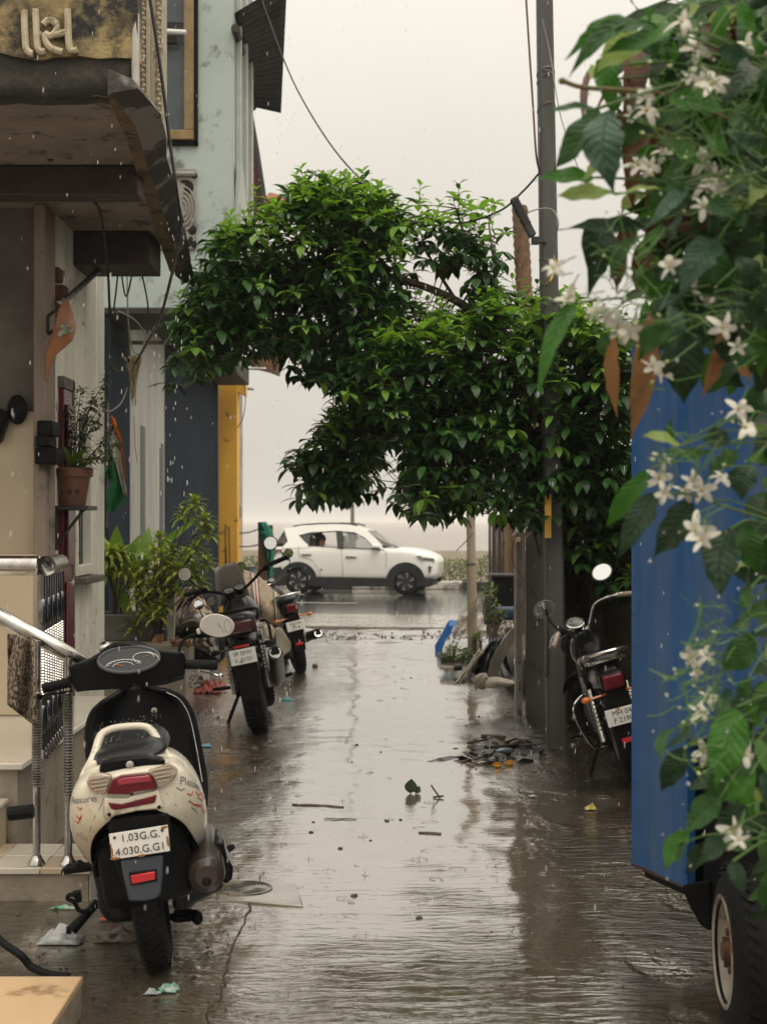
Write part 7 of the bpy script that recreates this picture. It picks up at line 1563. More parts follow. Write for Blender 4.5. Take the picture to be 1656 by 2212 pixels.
def bigleaf(bm, a, b, w, k=0, tilt=0.0, bend=.2, wave=.075, fold=.10, face=None, twist=None):
    a, b = V(a), V(b); d = b-a; L_ = d.length; d.normalize(); f = (face or V((tilt, -1, .55))); s = d.cross(f).normalized(); u = s.cross(d).normalized()
    if u.y > 0: u = -u; s = -s
    ph = rnd(0, 6); n = 16; cs = (-1, -.72, -.36, 0, .36, .72, 1); rows = []; uvl = bm.loops.layers.uv.verify(); uvd = {}
    tw = rnd(-.9, .9) if twist is None else twist; sb = rnd(-.12, .12); torn = [rnd(.75, 1.04) if random.random() < .2 else 1.0 for _ in range((n+1)*2)]
    for i in range(n+1):
        t = i/n; wd = w*.5*(sin(pi*min(1, t**.82))**.85) if 0 < t < 1 else .002*w
        if t > .8: wd = w*.5*(.46*((1-t)/.2)**1.3)
        an = tw*(t-.35); s2 = s*cos(an)+u*sin(an); u2 = u*cos(an)-s*sin(an)
        c = a+d*(L_*t)+u*(bend*L_*(sin(pi*t)*.55))-u*(bend*L_*t*t*.4)+s*(sb*L_*sin(pi*t))
        row = []
        for q in cs:
            e = torn[i*2+(q > 0)] if abs(q) == 1 else 1
            v = bm.verts.new(c+s2*(wd*q*e)+u2*(abs(q)*wd*fold*2+wave*w*sin(ph+t*15+(q > 0)*1.7)*abs(q)**1.5+.02*w*sin(t*26+abs(q)*4)*(1-abs(q))*.6)); uvd[v] = (q, t); row.append(v)
        rows.append(row)
    for x, y in zip(rows, rows[1:]):
        for j in range(6):
            fc = bm.faces.new((x[j], x[j+1], y[j+1], y[j])); fc.material_index = k
            for lp in fc.loops: lp[uvl].uv = uvd[lp.vert]
def D1(x, y): return ((1450+x/2.349)/1.3315, (50+y/2.349)/1.3315)
def D2(x, y): return ((1450+x/2.349)/1.3315, (800+y/2.349)/1.3315)
def D3(x, y): return ((1750+x/2.765)/1.3315, (1500+y/2.765)/1.3315)
def D4(x, y): return ((1750+x/3.16)/1.3315, (2200+y/3.16)/1.3315)
def D2s(x, y): return D2(x, y)
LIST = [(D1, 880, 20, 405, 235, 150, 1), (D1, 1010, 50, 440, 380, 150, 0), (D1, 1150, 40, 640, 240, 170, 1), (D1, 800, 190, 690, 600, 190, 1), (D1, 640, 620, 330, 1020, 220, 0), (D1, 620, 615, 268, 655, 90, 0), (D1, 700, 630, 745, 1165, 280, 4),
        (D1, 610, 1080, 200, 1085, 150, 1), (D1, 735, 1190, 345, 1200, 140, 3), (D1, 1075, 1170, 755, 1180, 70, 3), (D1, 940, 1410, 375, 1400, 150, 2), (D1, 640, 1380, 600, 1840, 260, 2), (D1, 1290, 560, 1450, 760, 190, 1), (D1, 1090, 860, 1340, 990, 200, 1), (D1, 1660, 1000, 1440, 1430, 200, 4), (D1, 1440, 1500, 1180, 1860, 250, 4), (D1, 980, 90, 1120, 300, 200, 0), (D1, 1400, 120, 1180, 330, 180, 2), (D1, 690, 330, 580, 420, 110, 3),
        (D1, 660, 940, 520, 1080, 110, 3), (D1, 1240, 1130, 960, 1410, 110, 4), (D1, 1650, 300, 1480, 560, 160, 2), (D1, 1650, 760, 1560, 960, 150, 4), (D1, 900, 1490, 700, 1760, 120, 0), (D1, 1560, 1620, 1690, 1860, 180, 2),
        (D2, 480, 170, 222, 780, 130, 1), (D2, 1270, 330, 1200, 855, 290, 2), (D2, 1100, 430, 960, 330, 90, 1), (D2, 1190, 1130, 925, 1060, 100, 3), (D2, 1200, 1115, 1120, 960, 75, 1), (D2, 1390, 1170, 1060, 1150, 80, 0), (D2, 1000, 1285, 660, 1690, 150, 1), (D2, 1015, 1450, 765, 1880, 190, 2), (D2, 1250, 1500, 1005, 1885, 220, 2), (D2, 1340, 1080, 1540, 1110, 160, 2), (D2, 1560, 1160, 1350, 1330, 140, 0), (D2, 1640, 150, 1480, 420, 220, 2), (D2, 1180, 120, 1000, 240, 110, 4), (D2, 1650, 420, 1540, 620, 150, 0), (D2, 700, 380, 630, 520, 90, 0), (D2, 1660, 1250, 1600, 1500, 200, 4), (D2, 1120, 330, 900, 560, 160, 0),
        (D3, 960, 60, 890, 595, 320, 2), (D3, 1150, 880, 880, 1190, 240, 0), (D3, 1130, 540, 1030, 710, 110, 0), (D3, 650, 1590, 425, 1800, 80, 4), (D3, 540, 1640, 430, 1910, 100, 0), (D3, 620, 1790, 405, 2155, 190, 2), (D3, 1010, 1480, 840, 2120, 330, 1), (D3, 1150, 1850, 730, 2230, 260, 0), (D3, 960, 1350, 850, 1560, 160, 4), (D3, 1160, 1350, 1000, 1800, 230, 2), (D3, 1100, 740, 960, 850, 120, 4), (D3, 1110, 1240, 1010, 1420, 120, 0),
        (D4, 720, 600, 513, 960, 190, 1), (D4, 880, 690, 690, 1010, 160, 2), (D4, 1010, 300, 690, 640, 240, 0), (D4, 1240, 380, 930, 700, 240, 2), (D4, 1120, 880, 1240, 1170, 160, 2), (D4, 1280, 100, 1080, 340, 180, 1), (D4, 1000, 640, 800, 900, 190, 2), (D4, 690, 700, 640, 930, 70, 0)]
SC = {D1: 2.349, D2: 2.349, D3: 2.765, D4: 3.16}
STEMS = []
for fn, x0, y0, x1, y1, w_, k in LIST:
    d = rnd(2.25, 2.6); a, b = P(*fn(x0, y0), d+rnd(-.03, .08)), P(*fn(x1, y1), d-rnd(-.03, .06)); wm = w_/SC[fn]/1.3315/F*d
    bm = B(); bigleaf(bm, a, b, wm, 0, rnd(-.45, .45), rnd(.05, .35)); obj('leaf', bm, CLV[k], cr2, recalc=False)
    STEMS.append(a)
# fill: deeper leaves behind
POLY = [(1275, 30), (1700, -40), (1720, 2000), (1610, 1850), (1570, 1700), (1545, 1560), (1600, 1500), (1650, 1440), (1655, 1340), (1610, 1250), (1600, 1060), (1640, 960), (1640, 860), (1560, 800), (1480, 770), (1400, 700), (1350, 640), (1400, 500), (1370, 300)]
n_ = 0; bs = B()
lp_ = []
for k in range(10):
    b2 = B(); bigleaf(b2, (0, 0, 0), (0, .02, -.085), rnd(.028, .042), 0, rnd(-.5, .5), rnd(.1, .3)); me = bpy.data.meshes.new('leaf'); b2.to_mesh(me); b2.free(); me.materials.append(CLV[(0, 2, 1, 4, 0, 2, 0, 1, 4, 3)[k]])
    for q in me.polygons: q.use_smooth = True
    lp_.append(me)
INVC = MW[cr2].inverted()
while n_ < 215:
    x, y = rnd(1260, 1700), rnd(-40, 1980)
    if not inside((x, y), POLY): continue
    if y > 720 and random.random() < .55: continue
    d = rnd(2.35, 3.05); c = P(x, y, d); m4 = Matrix.Translation(c) @ Euler((rnd(-.5, .9), rnd(-1.3, 1.3), rnd(-1.2, 1.2))).to_matrix().to_4x4() @ Matrix.Scale(rnd(.55, 1.25), 4)
    share('leaf', random.choice(lp_), cr2, INVC @ m4); n_ += 1
    if n_ % 2: STEMS.append(c)
# a deeper mass of leaves behind
bm = B(); n2 = 0
while n2 < 1500:
    x, y = rnd(1270, 1760), rnd(-60, 1980)
    if not inside((x-25, y), POLY): continue
    if y > 720 and random.random() < .62: continue
    if x < 1430 and y < 660 and random.random() < .88: continue
    c = P(x, y, rnd(2.6, 3.7)); dd2 = V((rnd(-.8, .5), rnd(-.6, .2), rnd(-1, .1))); leaf(bm, c, dd2, V((rnd(-.4, .4), -1, rnd(.2, .9))), rnd(.05, .10), rnd(.022, .042), rnd(.1, .7), .12, 5, random.choice((0, 0, 1, 2, 2, 2))); n2 += 1
tag(obj('foliage', bm, CLV, cr2, recalc=False), kind='stuff')
# stems run from the right edge through the leaves
roots = [P(1750, y, 2.55) for y in (-60, 200, 450, 700, 950, 1150, 1350, 1600, 1850)]
for i, a in enumerate(STEMS):
    r_ = min(roots, key=lambda q: (q-a).length); mid = a.lerp(r_, .5)+V((rnd(-.02, .02), .03, rnd(.01, .05))); tube(bs, curve([a, a.lerp(mid, .5)+V((rnd(-.01, .01), .01, .008)), mid, r_], 4), rnd(.0012, .0026), 5, caps=False)
tag(obj('stem', bs, mat('creeper_stem', (.06, .13, .025), .4, (.10, .15, .035), 20), cr2), kind='stuff')
bm = B(); a, b = P(*D1(390, 430), 2.4), P(*D1(900, 500), 2.42); tube(bm, curve([a, a.lerp(b, .3)+V((0, 0, -.006)), b, P(*D1(1200, 560), 2.5), P(1740, 330, 2.6)], 6), .0042, 7); ball(bm, a, (.007, .005, .006)); obj('branch', bm, mat('creeper_branch', (.12, .11, .03), .5, (.14, .07, .03), 30), cr2)
# flowers
PET = mat('white_petal', (.62, .595, .51), .55, (.56, .53, .44), 40, spec=.2); THROAT = mat('flower_throat', (.5, .38, .12), .5); BUD = mat('flower_bud', (.42, .46, .20), .4, (.5, .5, .3), 30); PED = mat('flower_stalk', (.07, .15, .025), .45)
fm = []
for v_ in range(9):
    bm = B()
    for k in range(5):
        a = 2*pi*k/5+rnd(-.15, .15); L_ = rnd(.022, .034); w0 = rnd(.007, .0105); tw = rnd(.3, .9); back = rnd(-.9, .6)
        ca, sa = cos(a), sin(a); rows = []
        for i in range(8):
            t = i/7; wd = w0*(.35+.65*sin(pi*min(1, .15+t*.85))**.8) if t < 1 else w0*.15
            r_ = .003+L_*t; z = -.004+back*L_*t*t+.004*sin(t*pi)
            rows.append([bm.verts.new((ca*r_-sa*wd*q*cos(tw*q), sa*r_+ca*wd*q*cos(tw*q), z+wd*q*sin(tw)*.8*(.4+t))) for q in (-1, 0, 1)])
        for x, y in zip(rows, rows[1:]):
            for j in range(2): bm.faces.new((x[j], x[j+1], y[j+1], y[j]))
    ball(bm, (0, 0, .0), (.0038, .0038, .002), None, 8, 5, 1)
    tube(bm, [(0, 0, -.002), (0, 0, -.02)], [.0026, .0016], 6, k=2)
    me = bpy.data.meshes.new('flower'); bm.to_mesh(me); bm.free(); [me.materials.append(q) for q in (PET, THROAT, PED)]
    for q in me.polygons: q.use_smooth = True
    fm.append(me)
FL = [(D1, 930, 525), (D1, 960, 620), (D1, 860, 650), (D1, 1320, 420), (D1, 1240, 400), (D1, 1400, 440), (D1, 900, 985), (D1, 980, 1000), (D1, 1070, 900), (D1, 1430, 1080), (D1, 1350, 1110), (D1, 1440, 1170), (D1, 1340, 1270), (D1, 1110, 1680), (D1, 330, 1690), (D1, 1290, 200), (D1, 1340, 960), (D1, 1200, 20), (D1, 1640, 180), (D1, 1300, 1820),
      (D2, 420, 130), (D2, 610, 225), (D2, 690, 270), (D2, 770, 330), (D2, 840, 370), (D2, 1340, 180), (D2, 1060, 630), (D2, 1000, 590), (D2, 1480, 330), (D2, 1570, 460), (D2, 1580, 880), (D2, 1630, 1000), (D2, 1050, 1350), (D2, 1080, 1450), (D2, 1270, 1370), (D2, 1220, 1440), (D2, 1330, 1430), (D2, 1290, 1700), (D2, 1330, 1760), (D2, 1460, 1340),
      (D3, 780, 1060), (D3, 650, 1080), (D3, 700, 1190), (D3, 730, 1510), (D3, 790, 1400), (D3, 760, 1830), (D3, 1090, 1850), (D4, 1180, 680), (D4, 1140, 600)]
bp = B()
for i, (fn, x, y) in enumerate(FL):
    d = rnd(2.26, 2.56); c = P(*fn(x, y), d); f3 = frame_z(V((rnd(-.7, .5), -1, rnd(-.3, .6)))).to_4x4() @ Matrix.Rotation(rnd(0, 6), 4, 'Z') @ Matrix.Scale(rnd(.6, .95), 4); f3.translation = c
    share('flower', fm[i % 9], cr2, INVC @ f3)
    e = c+V((.03+rnd(-.01, .02), .05, rnd(.02, .05))); tube(bp, curve([f3 @ V((0, 0, -.018)), c.lerp(e, .6), e], 4), .0012, 5, caps=False)
BUDS = [(D1, 980, 300, 20), (D1, 1110, 330, 18), (D1, 1250, 350, 14), (D1, 930, 780, 20), (D1, 990, 1060, 22), (D1, 1000, 640, 12), (D1, 670, 1610, 14), (D2, 885, 305, 22), (D2, 1040, 250, 18), (D2, 790, 400, 20), (D2, 1015, 1190, 22), (D2, 1080, 1200, 22), (D2, 1000, 1225, 20), (D2, 1050, 1230, 18), (D2, 1110, 1225, 16), (D2, 1540, 970, 16), (D3, 700, 665, 18), (D3, 520, 1175, 20), (D3, 430, 1230, 14), (D3, 450, 1240, 18), (D3, 455, 1380, 16), (D3, 680, 1900, 26), (D3, 710, 2000, 18), (D3, 740, 1950, 16), (D3, 610, 1795, 14), (D3, 700, 940, 18), (D3, 830, 880, 22), (D3, 960, 1260, 16), (D3, 530, 1210, 14), (D3, 560, 1480, 14), (D2, 1480, 1260, 14), (D4, 820, 80, 20), (D4, 870, 60, 14)]
for k in range(46):
    fn, x, y = random.choice(FL); BUDS.append((fn, x+rnd(-140, 140), y+rnd(-120, 120), rnd(9, 18)))
for fn, x, y, s in BUDS:
    d = rnd(2.22, 2.45); c = P(*fn(x, y), d); r_ = s/SC[fn]/1.3315/F*d*.62; ax = V((rnd(-1, .2), rnd(-.6, .3), rnd(-.3, .6))).normalized(); f3 = frame_z(ax).to_4x4(); f3.translation = c
    bm = B(); ball(bm, c, (r_, r_, r_*1.7), frame_z(ax).to_4x4(), 8, 6); obj('bud', bm, BUD, cr2)
    e = c-ax*.02+V((.035, .03, rnd(-.01, .03))); tube(bp, curve([c, c-ax*.012, e], 4), .0011, 5, caps=False)
for (fn, x, y, nn) in ((D1, 1450, 500, 40), (D1, 1100, 700, 30), (D1, 900, 1550, 26), (D2, 900, 130, 34), (D2, 1200, 1200, 26), (D3, 900, 900, 30), (D3, 750, 1300, 40), (D3, 760, 1750, 30), (D1, 1500, 900, 30), (D2, 1500, 250, 20)):
    for k in range(nn):
        d = rnd(2.25, 2.5); a = P(*fn(x+rnd(-220, 220), y+rnd(-180, 180)), d); b = a+V((rnd(-.05, .05), rnd(-.02, .02), rnd(-.05, .05))); tube(bp, curve([a, a.lerp(b, .5)+V((0, 0, rnd(-.01, .01))), b], 3), rnd(.0007, .0014), 4, caps=False)
tag(obj('flower_stalk', bp, PED, cr2), kind='stuff')
# water drops clinging to tips
bm = B(); DROPM = mat('water_drop', (.85, .85, .82), .02, spec=.8, trans=.7, ior=1.33)
for fn, x, y, s in ((D2, 225, 785, 11), (D2, 445, 450, 7), (D3, 325, 315, 12), (D3, 872, 600, 11), (D3, 630, 2085, 14), (D4, 720, 175, 12), (D4, 530, 1035, 9), (D3, 940, 1670, 10), (D3, 460, 1382, 11), (D2, 1165, 555, 10), (D1, 570, 515, 9), (D1, 770, 525, 9), (D1, 835, 530, 10), (D1, 1200, 540, 8), (D2, 640, 150, 14), (D2, 700, 130, 14), (D2, 810, 140, 14), (D2, 840, 275, 12), (D2, 160, 480, 7)):
    d = 2.25; c = P(*fn(x, y), d); r_ = s/SC[fn]/1.3315/F*d; ball(bm, c, (r_, r_, r_*1.3), None, 10, 8)
for k in range(150):
    a = random.choice(STEMS); r_ = rnd(.001, .0024); ball(bm, a+V((rnd(-.08, .05), -rnd(.0, .06), rnd(-.07, .07))), (r_, r_, r_*1.2), None, 6, 5)
tag(obj('water_drop', bm, DROPM, cr2), kind='stuff')
# dead brown leaves and dry sheaths behind the creeper
BRL = mat('dead_leaf', (.28, .13, .05), .65, (.20, .09, .04), 9, stain=(.09, .05, .03), stain_amt=.2, stain_scale=12, transl=.25); BRD = mat('dry_sheath', (.12, .045, .024), .6, (.06, .028, .02), 7, streak=5, transl=.12)
df = thing('dead_leaves', 'long brown dead leaves hanging under the creeper in front of the blue truck', 'leaves', P(1400, 800, 2.6))
for fn, x0, y0, x1, y1, w_ in ((D2, 735, 380, 768, 945, 105), (D2, 985, 230, 848, 1095, 175), (D2, 1480, 330, 1325, 812, 120), (D2, 1560, 560, 1660, 690, 90), (D2, 1080, 500, 1060, 640, 90)):
    bm = B(); bigleaf(bm, P(*fn(x0, y0), 2.62), P(*fn(x1, y1), 2.6), w_/2.349/1.3315/F*2.6, 0, rnd(-.2, .2), .12, .03); obj('dead_leaf', bm, BRL, df, recalc=False)
dsx = thing('dry_fronds', 'dark reddish dry fronds hanging from the top behind the creeper flowers', 'fronds', P(1360, 300, 3.0))
for x0, y0, x1, y1, w_ in ((720, 210, 590, 700, 110), (860, 170, 800, 700, 170), (980, 120, 860, 620, 120), (760, 600, 880, 1200, 130), (960, 560, 1010, 1180, 150), (1420, 40, 1380, 300, 200), (1560, 0, 1600, 300, 160), (1000, 760, 870, 1320, 110), (1050, 1000, 960, 1560, 150), (840, 1360, 720, 1560, 130), (900, 1400, 1120, 1560, 170), (1240, 1170, 1120, 1500, 230), (800, 1560, 760, 1860, 110), (940, 1500, 880, 1870, 130), (1240, 1300, 1290, 1560, 170), (590, 320, 555, 800, 50)):
    bm = B(); bigleaf(bm, P(*D1(x0, y0), rnd(2.6, 2.8)), P(*D1(x1, y1), rnd(2.6, 2.8)), w_/2.349/1.3315/F*3, 0, rnd(-.5, .5), rnd(.05, .2), .06, .2); obj('frond', bm, BRD, dsx, recalc=False)
# ================================================================ SMALL THINGS ON THE WET GROUND
def GD(x, y, up=0): p = G(x, y); p.z = gz(p.x, p.y)+up; return p
STRAW = mat('straw', (.42, .34, .2), .8, (.28, .22, .13), 30)
tb_ = thing('straw_bundle', 'ragged pale straw bundle hanging from the wires in front of the navy wall', 'bundle', P(291, 770, 10))
bm = B()
for k in range(150):
    x = rnd(272, 306); a = P(x, rnd(765, 790), 10+rnd(-.05, .05)); L_ = rnd(.08, .36)*(1-.7*abs(x-289)/17); b = a+V(((289-x)/F*10*.8+rnd(-.02, .02), rnd(-.02, .02), -L_)); tube(bm, [a, a.lerp(b, .5)+V((rnd(-.015, .015), 0, 0)), b], .0028, 3, caps=False)
tube(bm, curve([P(290, 900, 10), P(292, 960, 10), P(297, 1000, 10)], 4), .003, 4)
tag(obj('straw', bm, STRAW, tb_), kind='stuff')
bm = B(); tube(bm, [P(270, 776, 10), P(306, 774, 10)], .02, 8); obj('knot', bm, STRAW, tb_)
MARI = mat('marigold', (.60, .30, .01), .6, (.5, .2, .008), 60)
for x, y, lab in ((1088, 1606, 'yellow marigold head on the left of the wet debris'), (1106, 1615, 'yellow marigold head lying just right of the debris pair'), (1074, 1660, 'flattened yellow marigold in front of the debris'), (1100, 1656, 'round yellow marigold nearest the camera on the wet ground'), (1220, 1587, 'yellow marigold lying under the right-hand motorcycle')):
    c = GD(x, y, .018); bm = B()
    for k in range(40):
        a = k*2.4; r_ = .028*sqrt(k/40); q = c+V((r_*cos(a), r_*sin(a), .012*(1-k/40))); dd2 = V((cos(a), sin(a), .5-.6*k/40)); leaf(bm, q, dd2, V((0, 0, 1)), .014, .011, .3, .1, 2)
    ball(bm, c-V((0, 0, .006)), (.024, .024, .012), None, 10, 6)
    tag(obj('marigold', bm, MARI), lab, 'flower', 'marigold heads on the wet ground')
WETB = mat('wet_black_debris', (.006, .006, .007), .3, (.02, .017, .015), 9, bump=.3)
db = thing('debris_pile', 'wet black debris of broken sheet and sticks beside the pole foot', 'debris', GD(1080, 1630))
for pts, h in ((((920, 1647), (990, 1636), (1040, 1612), (1085, 1605), (1060, 1640), (1000, 1650)), .02), (((1000, 1630), (1040, 1605), (1100, 1600), (1130, 1612), (1090, 1640)), .05), (((1060, 1640), (1120, 1620), (1180, 1625), (1150, 1645), (1080, 1650)), .04)):
    a = []
    for q0, q1 in zip(pts, pts[1:]+pts[:1]):
        for j in range(4): a.append(GD(q0[0]+(q1[0]-q0[0])*j/4+rnd(-6, 6), q0[1]+(q1[1]-q0[1])*j/4+rnd(-3, 3)))
    bm = B(); prism(bm, [p+V((0, 0, h*rnd(-.3, 1.1)-.004)) for p in a], V((0, 0, -.05))); obj('broken_sheet', bm, WETB, db, bevel=.004)
for k in range(46):
    x = random.gauss(1075, 50); y = 1650-rnd(0, 1)*48*(1 if x > 1010 else .5); c = GD(x, y, rnd(.0, .03)); n = random.choice((4, 5, 6)); a0 = rnd(0, 6); s = rnd(.02, .075); bm = B()
    tl = Euler((rnd(-.5, .5), rnd(-.5, .5), 0)).to_matrix(); prism(bm, [c+tl @ V((s*rnd(.5, 1.3)*cos(a0+2*pi*j/n), s*rnd(.4, 1.1)*sin(a0+2*pi*j/n), 0)) for j in range(n)], V((0, 0, rnd(.003, .01)))); obj('broken_piece', bm, random.choice((WETB, WETB, mat('wet_dark_wood', (.035, .022, .015), .4, (.06, .04, .025), 9), mat('grey_scrap', (.06, .06, .06), .4, (.14, .14, .14), 9))), db)
for a, b, r_ in (((1040, 1601), (1090, 1604), .018), ((1010, 1618), (1062, 1606), .008), ((1060, 1628), (1130, 1618), .01), ((1120, 1622), (1178, 1624), .007), ((1005, 1640), (1030, 1655), .006)):
    bm = B(); tube(bm, [GD(*a, .04), GD(*b, .04)], r_, 8); obj('stick', bm, mat('wet_dark_wood', (.035, .022, .015), .4, (.06, .04, .025), 9), db)
bm = B(); ball(bm, GD(1090, 1635, .04), (.07, .02, .02), (0, 0, .3), 12, 8, wob=.25); tag(obj('bottle', bm, mat('bluish_plastic', (.10, .13, .15), .15, coat=.5)), 'crushed bluish plastic bottle in the debris pile', 'bottle')
bm = B(); c = GD(893, 1712)
leaf(bm, c+V((-.02, 0, 0)), V((.1, 0, 1)), V((0, -1, 0)), .085, .075, .2, .2, 6); leaf(bm, c+V((.01, 0, 0)), V((.5, 0, .8)), V((0, -1, 0)), .05, .04, .3, .2, 5)
tag(obj('fallen_leaf', bm, mat('wet_fallen_leaf', (.02, .035, .012), .35, (.04, .05, .02), 30)), 'dark upright fallen leaf standing in the puddle', 'leaf')
bm = B(); c = GD(950, 1722); tube(bm, curve([c, c+V((-.02, 0, .03)), c+V((-.035, 0, .05)), c+V((-.05, 0, .075))], 3), .005, 5); tube(bm, [c+V((-.04, 0, .005)), c+V((.02, 0, .012))], .006, 5); tag(obj('twig', bm, BARK), 'bent black twig standing in the puddle right of the upright leaf', 'twig')
for (xa, ya), (xb, yb), r_, lab in (((632, 1738), (742, 1744), .012, 'long flat stick half sunk in the middle of the puddle'), ((700, 1770), (770, 1772), .006, 'thin straw floating below the long flat stick'), ((905, 1802), (952, 1806), .012, 'small greenish leaf scrap floating right of the puddle middle')):
    bm = B(); a, b = GD(xa, ya, .004), GD(xb, yb, .004); tube(bm, [a.lerp(b, t)+V((0, .02*noise.noise(V((t*4, ya, 0))), .004*noise.noise(V((t*9, ya, 3))))) for t in [i/10 for i in range(11)]], [r_*(.5+.6*sin(pi*(.1+.8*i/10))) for i in range(11)], 6, flat=.45); tag(obj('stick' if 'leaf' not in lab else 'leaf_scrap', bm, mat('soaked_wood', (.07, .055, .035), .4, (.11, .09, .06), 12)), lab, 'stick' if 'leaf' not in lab else 'leaf')
BRK2 = mat('brick_bit', (.22, .10, .06), .6, (.12, .06, .04), 20)
bm = B(); ball(bm, GD(680, 1442, .02), (.035, .03, .03), None, 7, 5, wob=.3); tag(obj('brick_bit', bm, BRK2), 'small reddish brick bit in the puddle beyond the motorcycles', 'brick')
PEB = mat('dark_pebble', (.03, .026, .022), .3, (.06, .05, .04), 20)
n_ = 0
for x, y in ((887, 1465), (1033, 1548), (770, 1610), (760, 1648), (822, 1625), (677, 1776), (835, 1775), (865, 1772), (672, 1800), (800, 1818), (735, 1835), (765, 1932), (905, 1980), (470, 1560), (1285, 1395), (1050, 1480), (600, 1910)):
    bm = B(); r_ = rnd(.007, .013); ball(bm, GD(x, y, r_*.2), (r_*1.3, r_, r_*.55), (0, 0, rnd(0, 3)), 7, 5, wob=.3); o = obj('pebble', bm, PEB)
    tag(o, 'dark pebble sitting in the wet alley floor', 'pebble', 'pebbles scattered over the wet alley')
# drain cover and slab
dc = thing('drain_slab', 'pale concrete drain slab with a round iron cover right of the scooter', 'slab', GD(560, 1945))
a = [GD(*p) for p in ((470, 1946), (655, 1957), (640, 1915), (470, 1905))]; bm = B(); zt = sum(p.z for p in a)/4+.012; prism(bm, [V((p.x, p.y, zt)) for p in a], V((0, 0, -.08))); obj('slab', bm, mat('wet_slab', (.27, .235, .18), .12, (.17, .145, .105), 5, .42, .6, coat=1, coatr=.08, ior=1.9, bump=.15, bscale=20), dc, bevel=.006)
c = GD(528, 1924); bm = B(); lathe(bm, [(0, .003), (.08, .003), (.085, .001), (.105, .001), (.106, .004), (.115, .004), (.116, 0)], Matrix.Translation((c.x, c.y, zt)) @ Matrix.Diagonal((1, 1, 1, 1)), 28); obj('cover', bm, mat('wet_iron', (.05, .04, .03), .22, (.2, .17, .13), 9, .5, .58, bump=.3, coat=.8), dc)
# litter by the scooter
def crumple(name, label, cat, x, y, sx, sy, h, m, s0):
    c = GD(x, y); bm = B(); sheet(bm, lambda u, v: (c.x+sx*(u-.5)*2+.02*noise.noise(V((v*4, u, s0))), c.y+sy*(v-.5)*2, gz(c.x, c.y)+.006+h*max(0, sin(pi*u)*sin(pi*v))*(.6+.8*noise.noise(V((u*5, v*5, s0))))), 12, 10); return tag(obj(name, bm, m, solid=.003), label, cat)
WRAP = mat('silver_wrapper', (.42, .42, .40), .3, (.22, .24, .25), 18, stain=(.06, .2, .1), stain_amt=.15, stain_scale=14)
crumple('wrapper', 'crumpled silver and green wrapper left of the scooter wheel', 'wrapper', 133, 2034, .075, .05, .07, WRAP, 2)
crumple('wrapper', 'dull torn wrapper in the dirt under the scooter stand', 'wrapper', 255, 2030, .07, .05, .05, mat('dirty_wrapper', (.05, .045, .04), .4, (.2, .15, .12), 22), 9)
crumple('wrapper', 'small red wrapper scrap under the scooter', 'wrapper', 238, 1990, .035, .02, .03, mat('red_wrapper', (.3, .05, .04), .4), 4)
crumple('wrapper', 'tiny green and white scrap near the front tile step', 'wrapper', 365, 2146, .025, .02, .03, mat('green_wrapper', (.02, .28, .12), .4, (.5, .5, .48), 40), 6)
crumple('wrapper', 'small white scrap left of the green scrap near the front tile step', 'wrapper', 330, 2152, .02, .012, .015, WRAP, 7)
crumple('wrapper', 'green foil scrap on the ground before the lowest porch step', 'wrapper', 140, 1966, .05, .012, .012, mat('green_wrapper', (0, 0, 0)), 12)
crumple('wrapper', 'teal plastic scrap beside the front motorcycle wheel', 'wrapper', 622, 1512, .06, .05, .03, mat('teal_wrapper', (.02, .22, .2), .4), 14)
crumple('wrapper', 'pale blue scrap right of the scooter leg shield', 'wrapper', 446, 1618, .04, .03, .02, mat('pale_blue_wrapper', (.12, .3, .38), .4), 16)
crumple('wrapper', 'small yellow scrap on the dark ground beside the truck', 'wrapper', 1275, 1752, .03, .03, .03, mat('yellow_wrapper', (.4, .34, .08), .4), 18)
crumple('wrapper', 'small white scrap on the dark ground right of the pole', 'wrapper', 1150, 1720, .02, .015, .01, WRAP, 20)
bm = B(); tube(bm, curve([P(-60, 1960, 4.7), P(0, 2030, 4.63), P(46, 2064, 4.6), P(68, 2088, 4.6), P(105, 2104, 4.57), P(150, 2110, 4.55)], 6), .013, 10); tag(obj('hose', bm, RUBBER), 'black rubber hose curving down at the bottom left', 'hose')
bm = B(); tube(bm, [P(20, 1758, 5.5), P(72, 1752, 5.5)], .028, 10); tag(obj('dark_handle', bm, BLACK), 'dark handle end poking in at the left edge beside the steps', 'handle')
# dirt and leaf crumbs on the left verge
bm = B()
for k in range(420):
    x = rnd(60, 500); y = rnd(1960, 2200) if random.random() < .55 else rnd(1520, 1760)
    if y < 1900 and x < 430: x = rnd(430, 640)
    p = GD(x, y, .003); s = rnd(.004, .014); leaf(bm, p, rdir(-.1, .5), V((0, 0, 1)), s*2.4, s*1.3, .5, .2, 2)
for k in range(260):
    p = GD(rnd(1050, 1360), rnd(1600, 2150), .003); s = rnd(.003, .01); leaf(bm, p, rdir(-.1, .5), V((0, 0, 1)), s*2.4, s*1.3, .5, .2, 2)
tag(obj('leaf_litter', bm, mat('leaf_crumb', (.03, .022, .014), .5, (.11, .08, .05), 3, world=True)), kind='stuff')
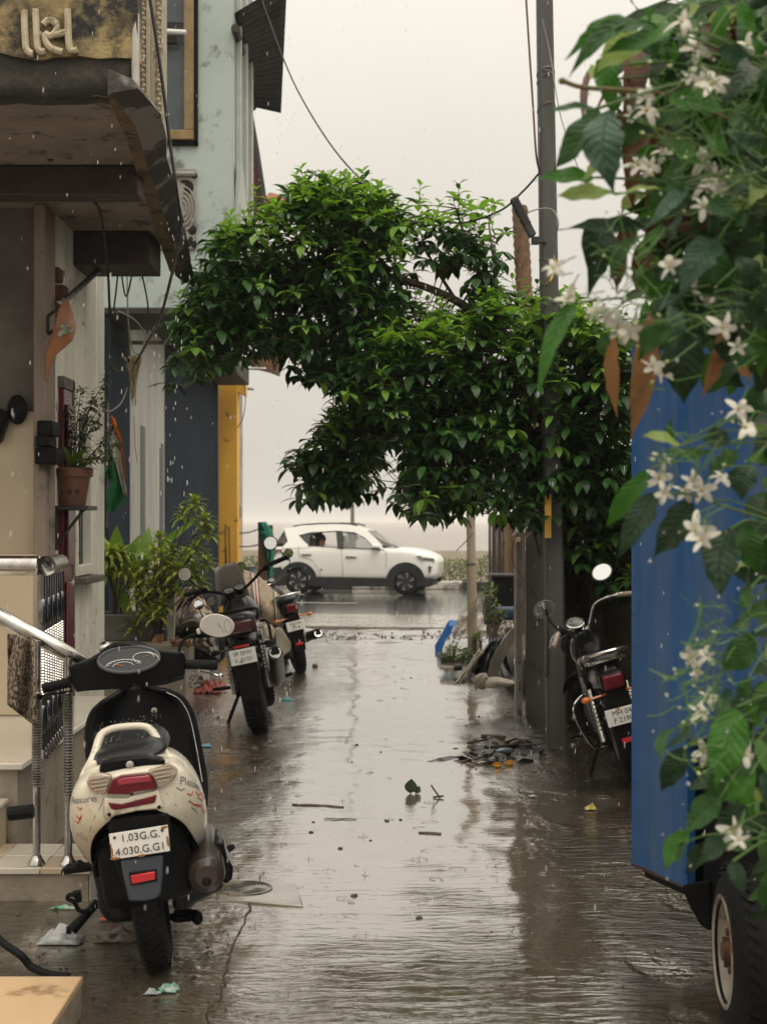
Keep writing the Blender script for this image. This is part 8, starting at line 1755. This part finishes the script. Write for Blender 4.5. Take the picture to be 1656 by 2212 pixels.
# falling rain: drops in the air and splashes on the water
RAIN = mat('rain_drop', (.80, .79, .75), .15, spec=.6)
bm = B()
for k in range(1000):
    d = rnd(2.6, 14)**1.0; p = P(rnd(-20, 1680), rnd(-20, 2000), d)
    if p.z < g(d)+.05: continue
    r_ = rnd(.0007, .0013)*(.5+d*.09); ball(bm, p, (r_, r_, r_*rnd(6, 10)), (rnd(-.04, .04), .03, 0), 5, 4)
for k in range(50):
    t = rnd(0, 1); x = 335+70*t+rnd(-14, 14); y = rnd(470, 1080); d = rnd(7.6, 8.6); r_ = rnd(.0013, .0028); ball(bm, P(x, y, d), (r_, r_, r_*rnd(4, 8)), None, 6, 5)
for k in range(40):
    r_ = rnd(.003, .005); ball(bm, P(602+rnd(-6, 6), rnd(200, 1000), 16.5), (r_, r_, r_*2.5), None, 5, 4)
tag(obj('rain', bm, RAIN), kind='stuff')
bm = B()
for k in range(170):
    p = GD(rnd(430, 1500), 1400+800*rnd(0, 1)**1.2, .002); r_ = rnd(.012, .05); n = 18; w0 = rnd(.0005, .0011); a0 = rnd(0, 6); sp2 = rnd(2.6, 6.28)
    tube(bm, [p+V((r_*cos(a0+sp2*j/n), r_*sin(a0+sp2*j/n), .001*noise.noise(V((j*.6, k, 0))))) for j in range(n+1)], w0, 4, caps=False)
    if k % 3 == 0:
        h = rnd(.004, .016); q = p+V((rnd(-.004, .004), 0, h)); tube(bm, [p, p.lerp(q, .6), q], [.0022, .0012, .0008], 5); ball(bm, q+V((rnd(-.003, .003), 0, rnd(.002, .012))), rnd(.0012, .0026), None, 6, 4)
tag(obj('rain_splash', bm, mat('splash_water', (.5, .47, .42), .05, spec=.8, trans=.6, ior=1.33)), kind='stuff')
# ================================================================ rain haze
bm = B(); bx(bm, -3100, 3100, -80, 4600, -3.6, 9.7)
hz = obj('haze', bm, mat('haze_surface_unused', (0, 0, 0)), smooth=False); hz['kind'] = 'stuff'
hm = bpy.data.materials.new('rain_haze'); hm.use_nodes = True; t = hm.node_tree; t.nodes.clear()
pv = t.nodes.new('ShaderNodeVolumePrincipled'); pv.inputs['Density'].default_value = .0006; pv.inputs['Color'].default_value = (.99, .975, .95, 1)
ou = t.nodes.new('ShaderNodeOutputMaterial'); t.links.new(pv.outputs[0], ou.inputs['Volume'])
hz.data.materials.clear(); hz.data.materials.append(hm)
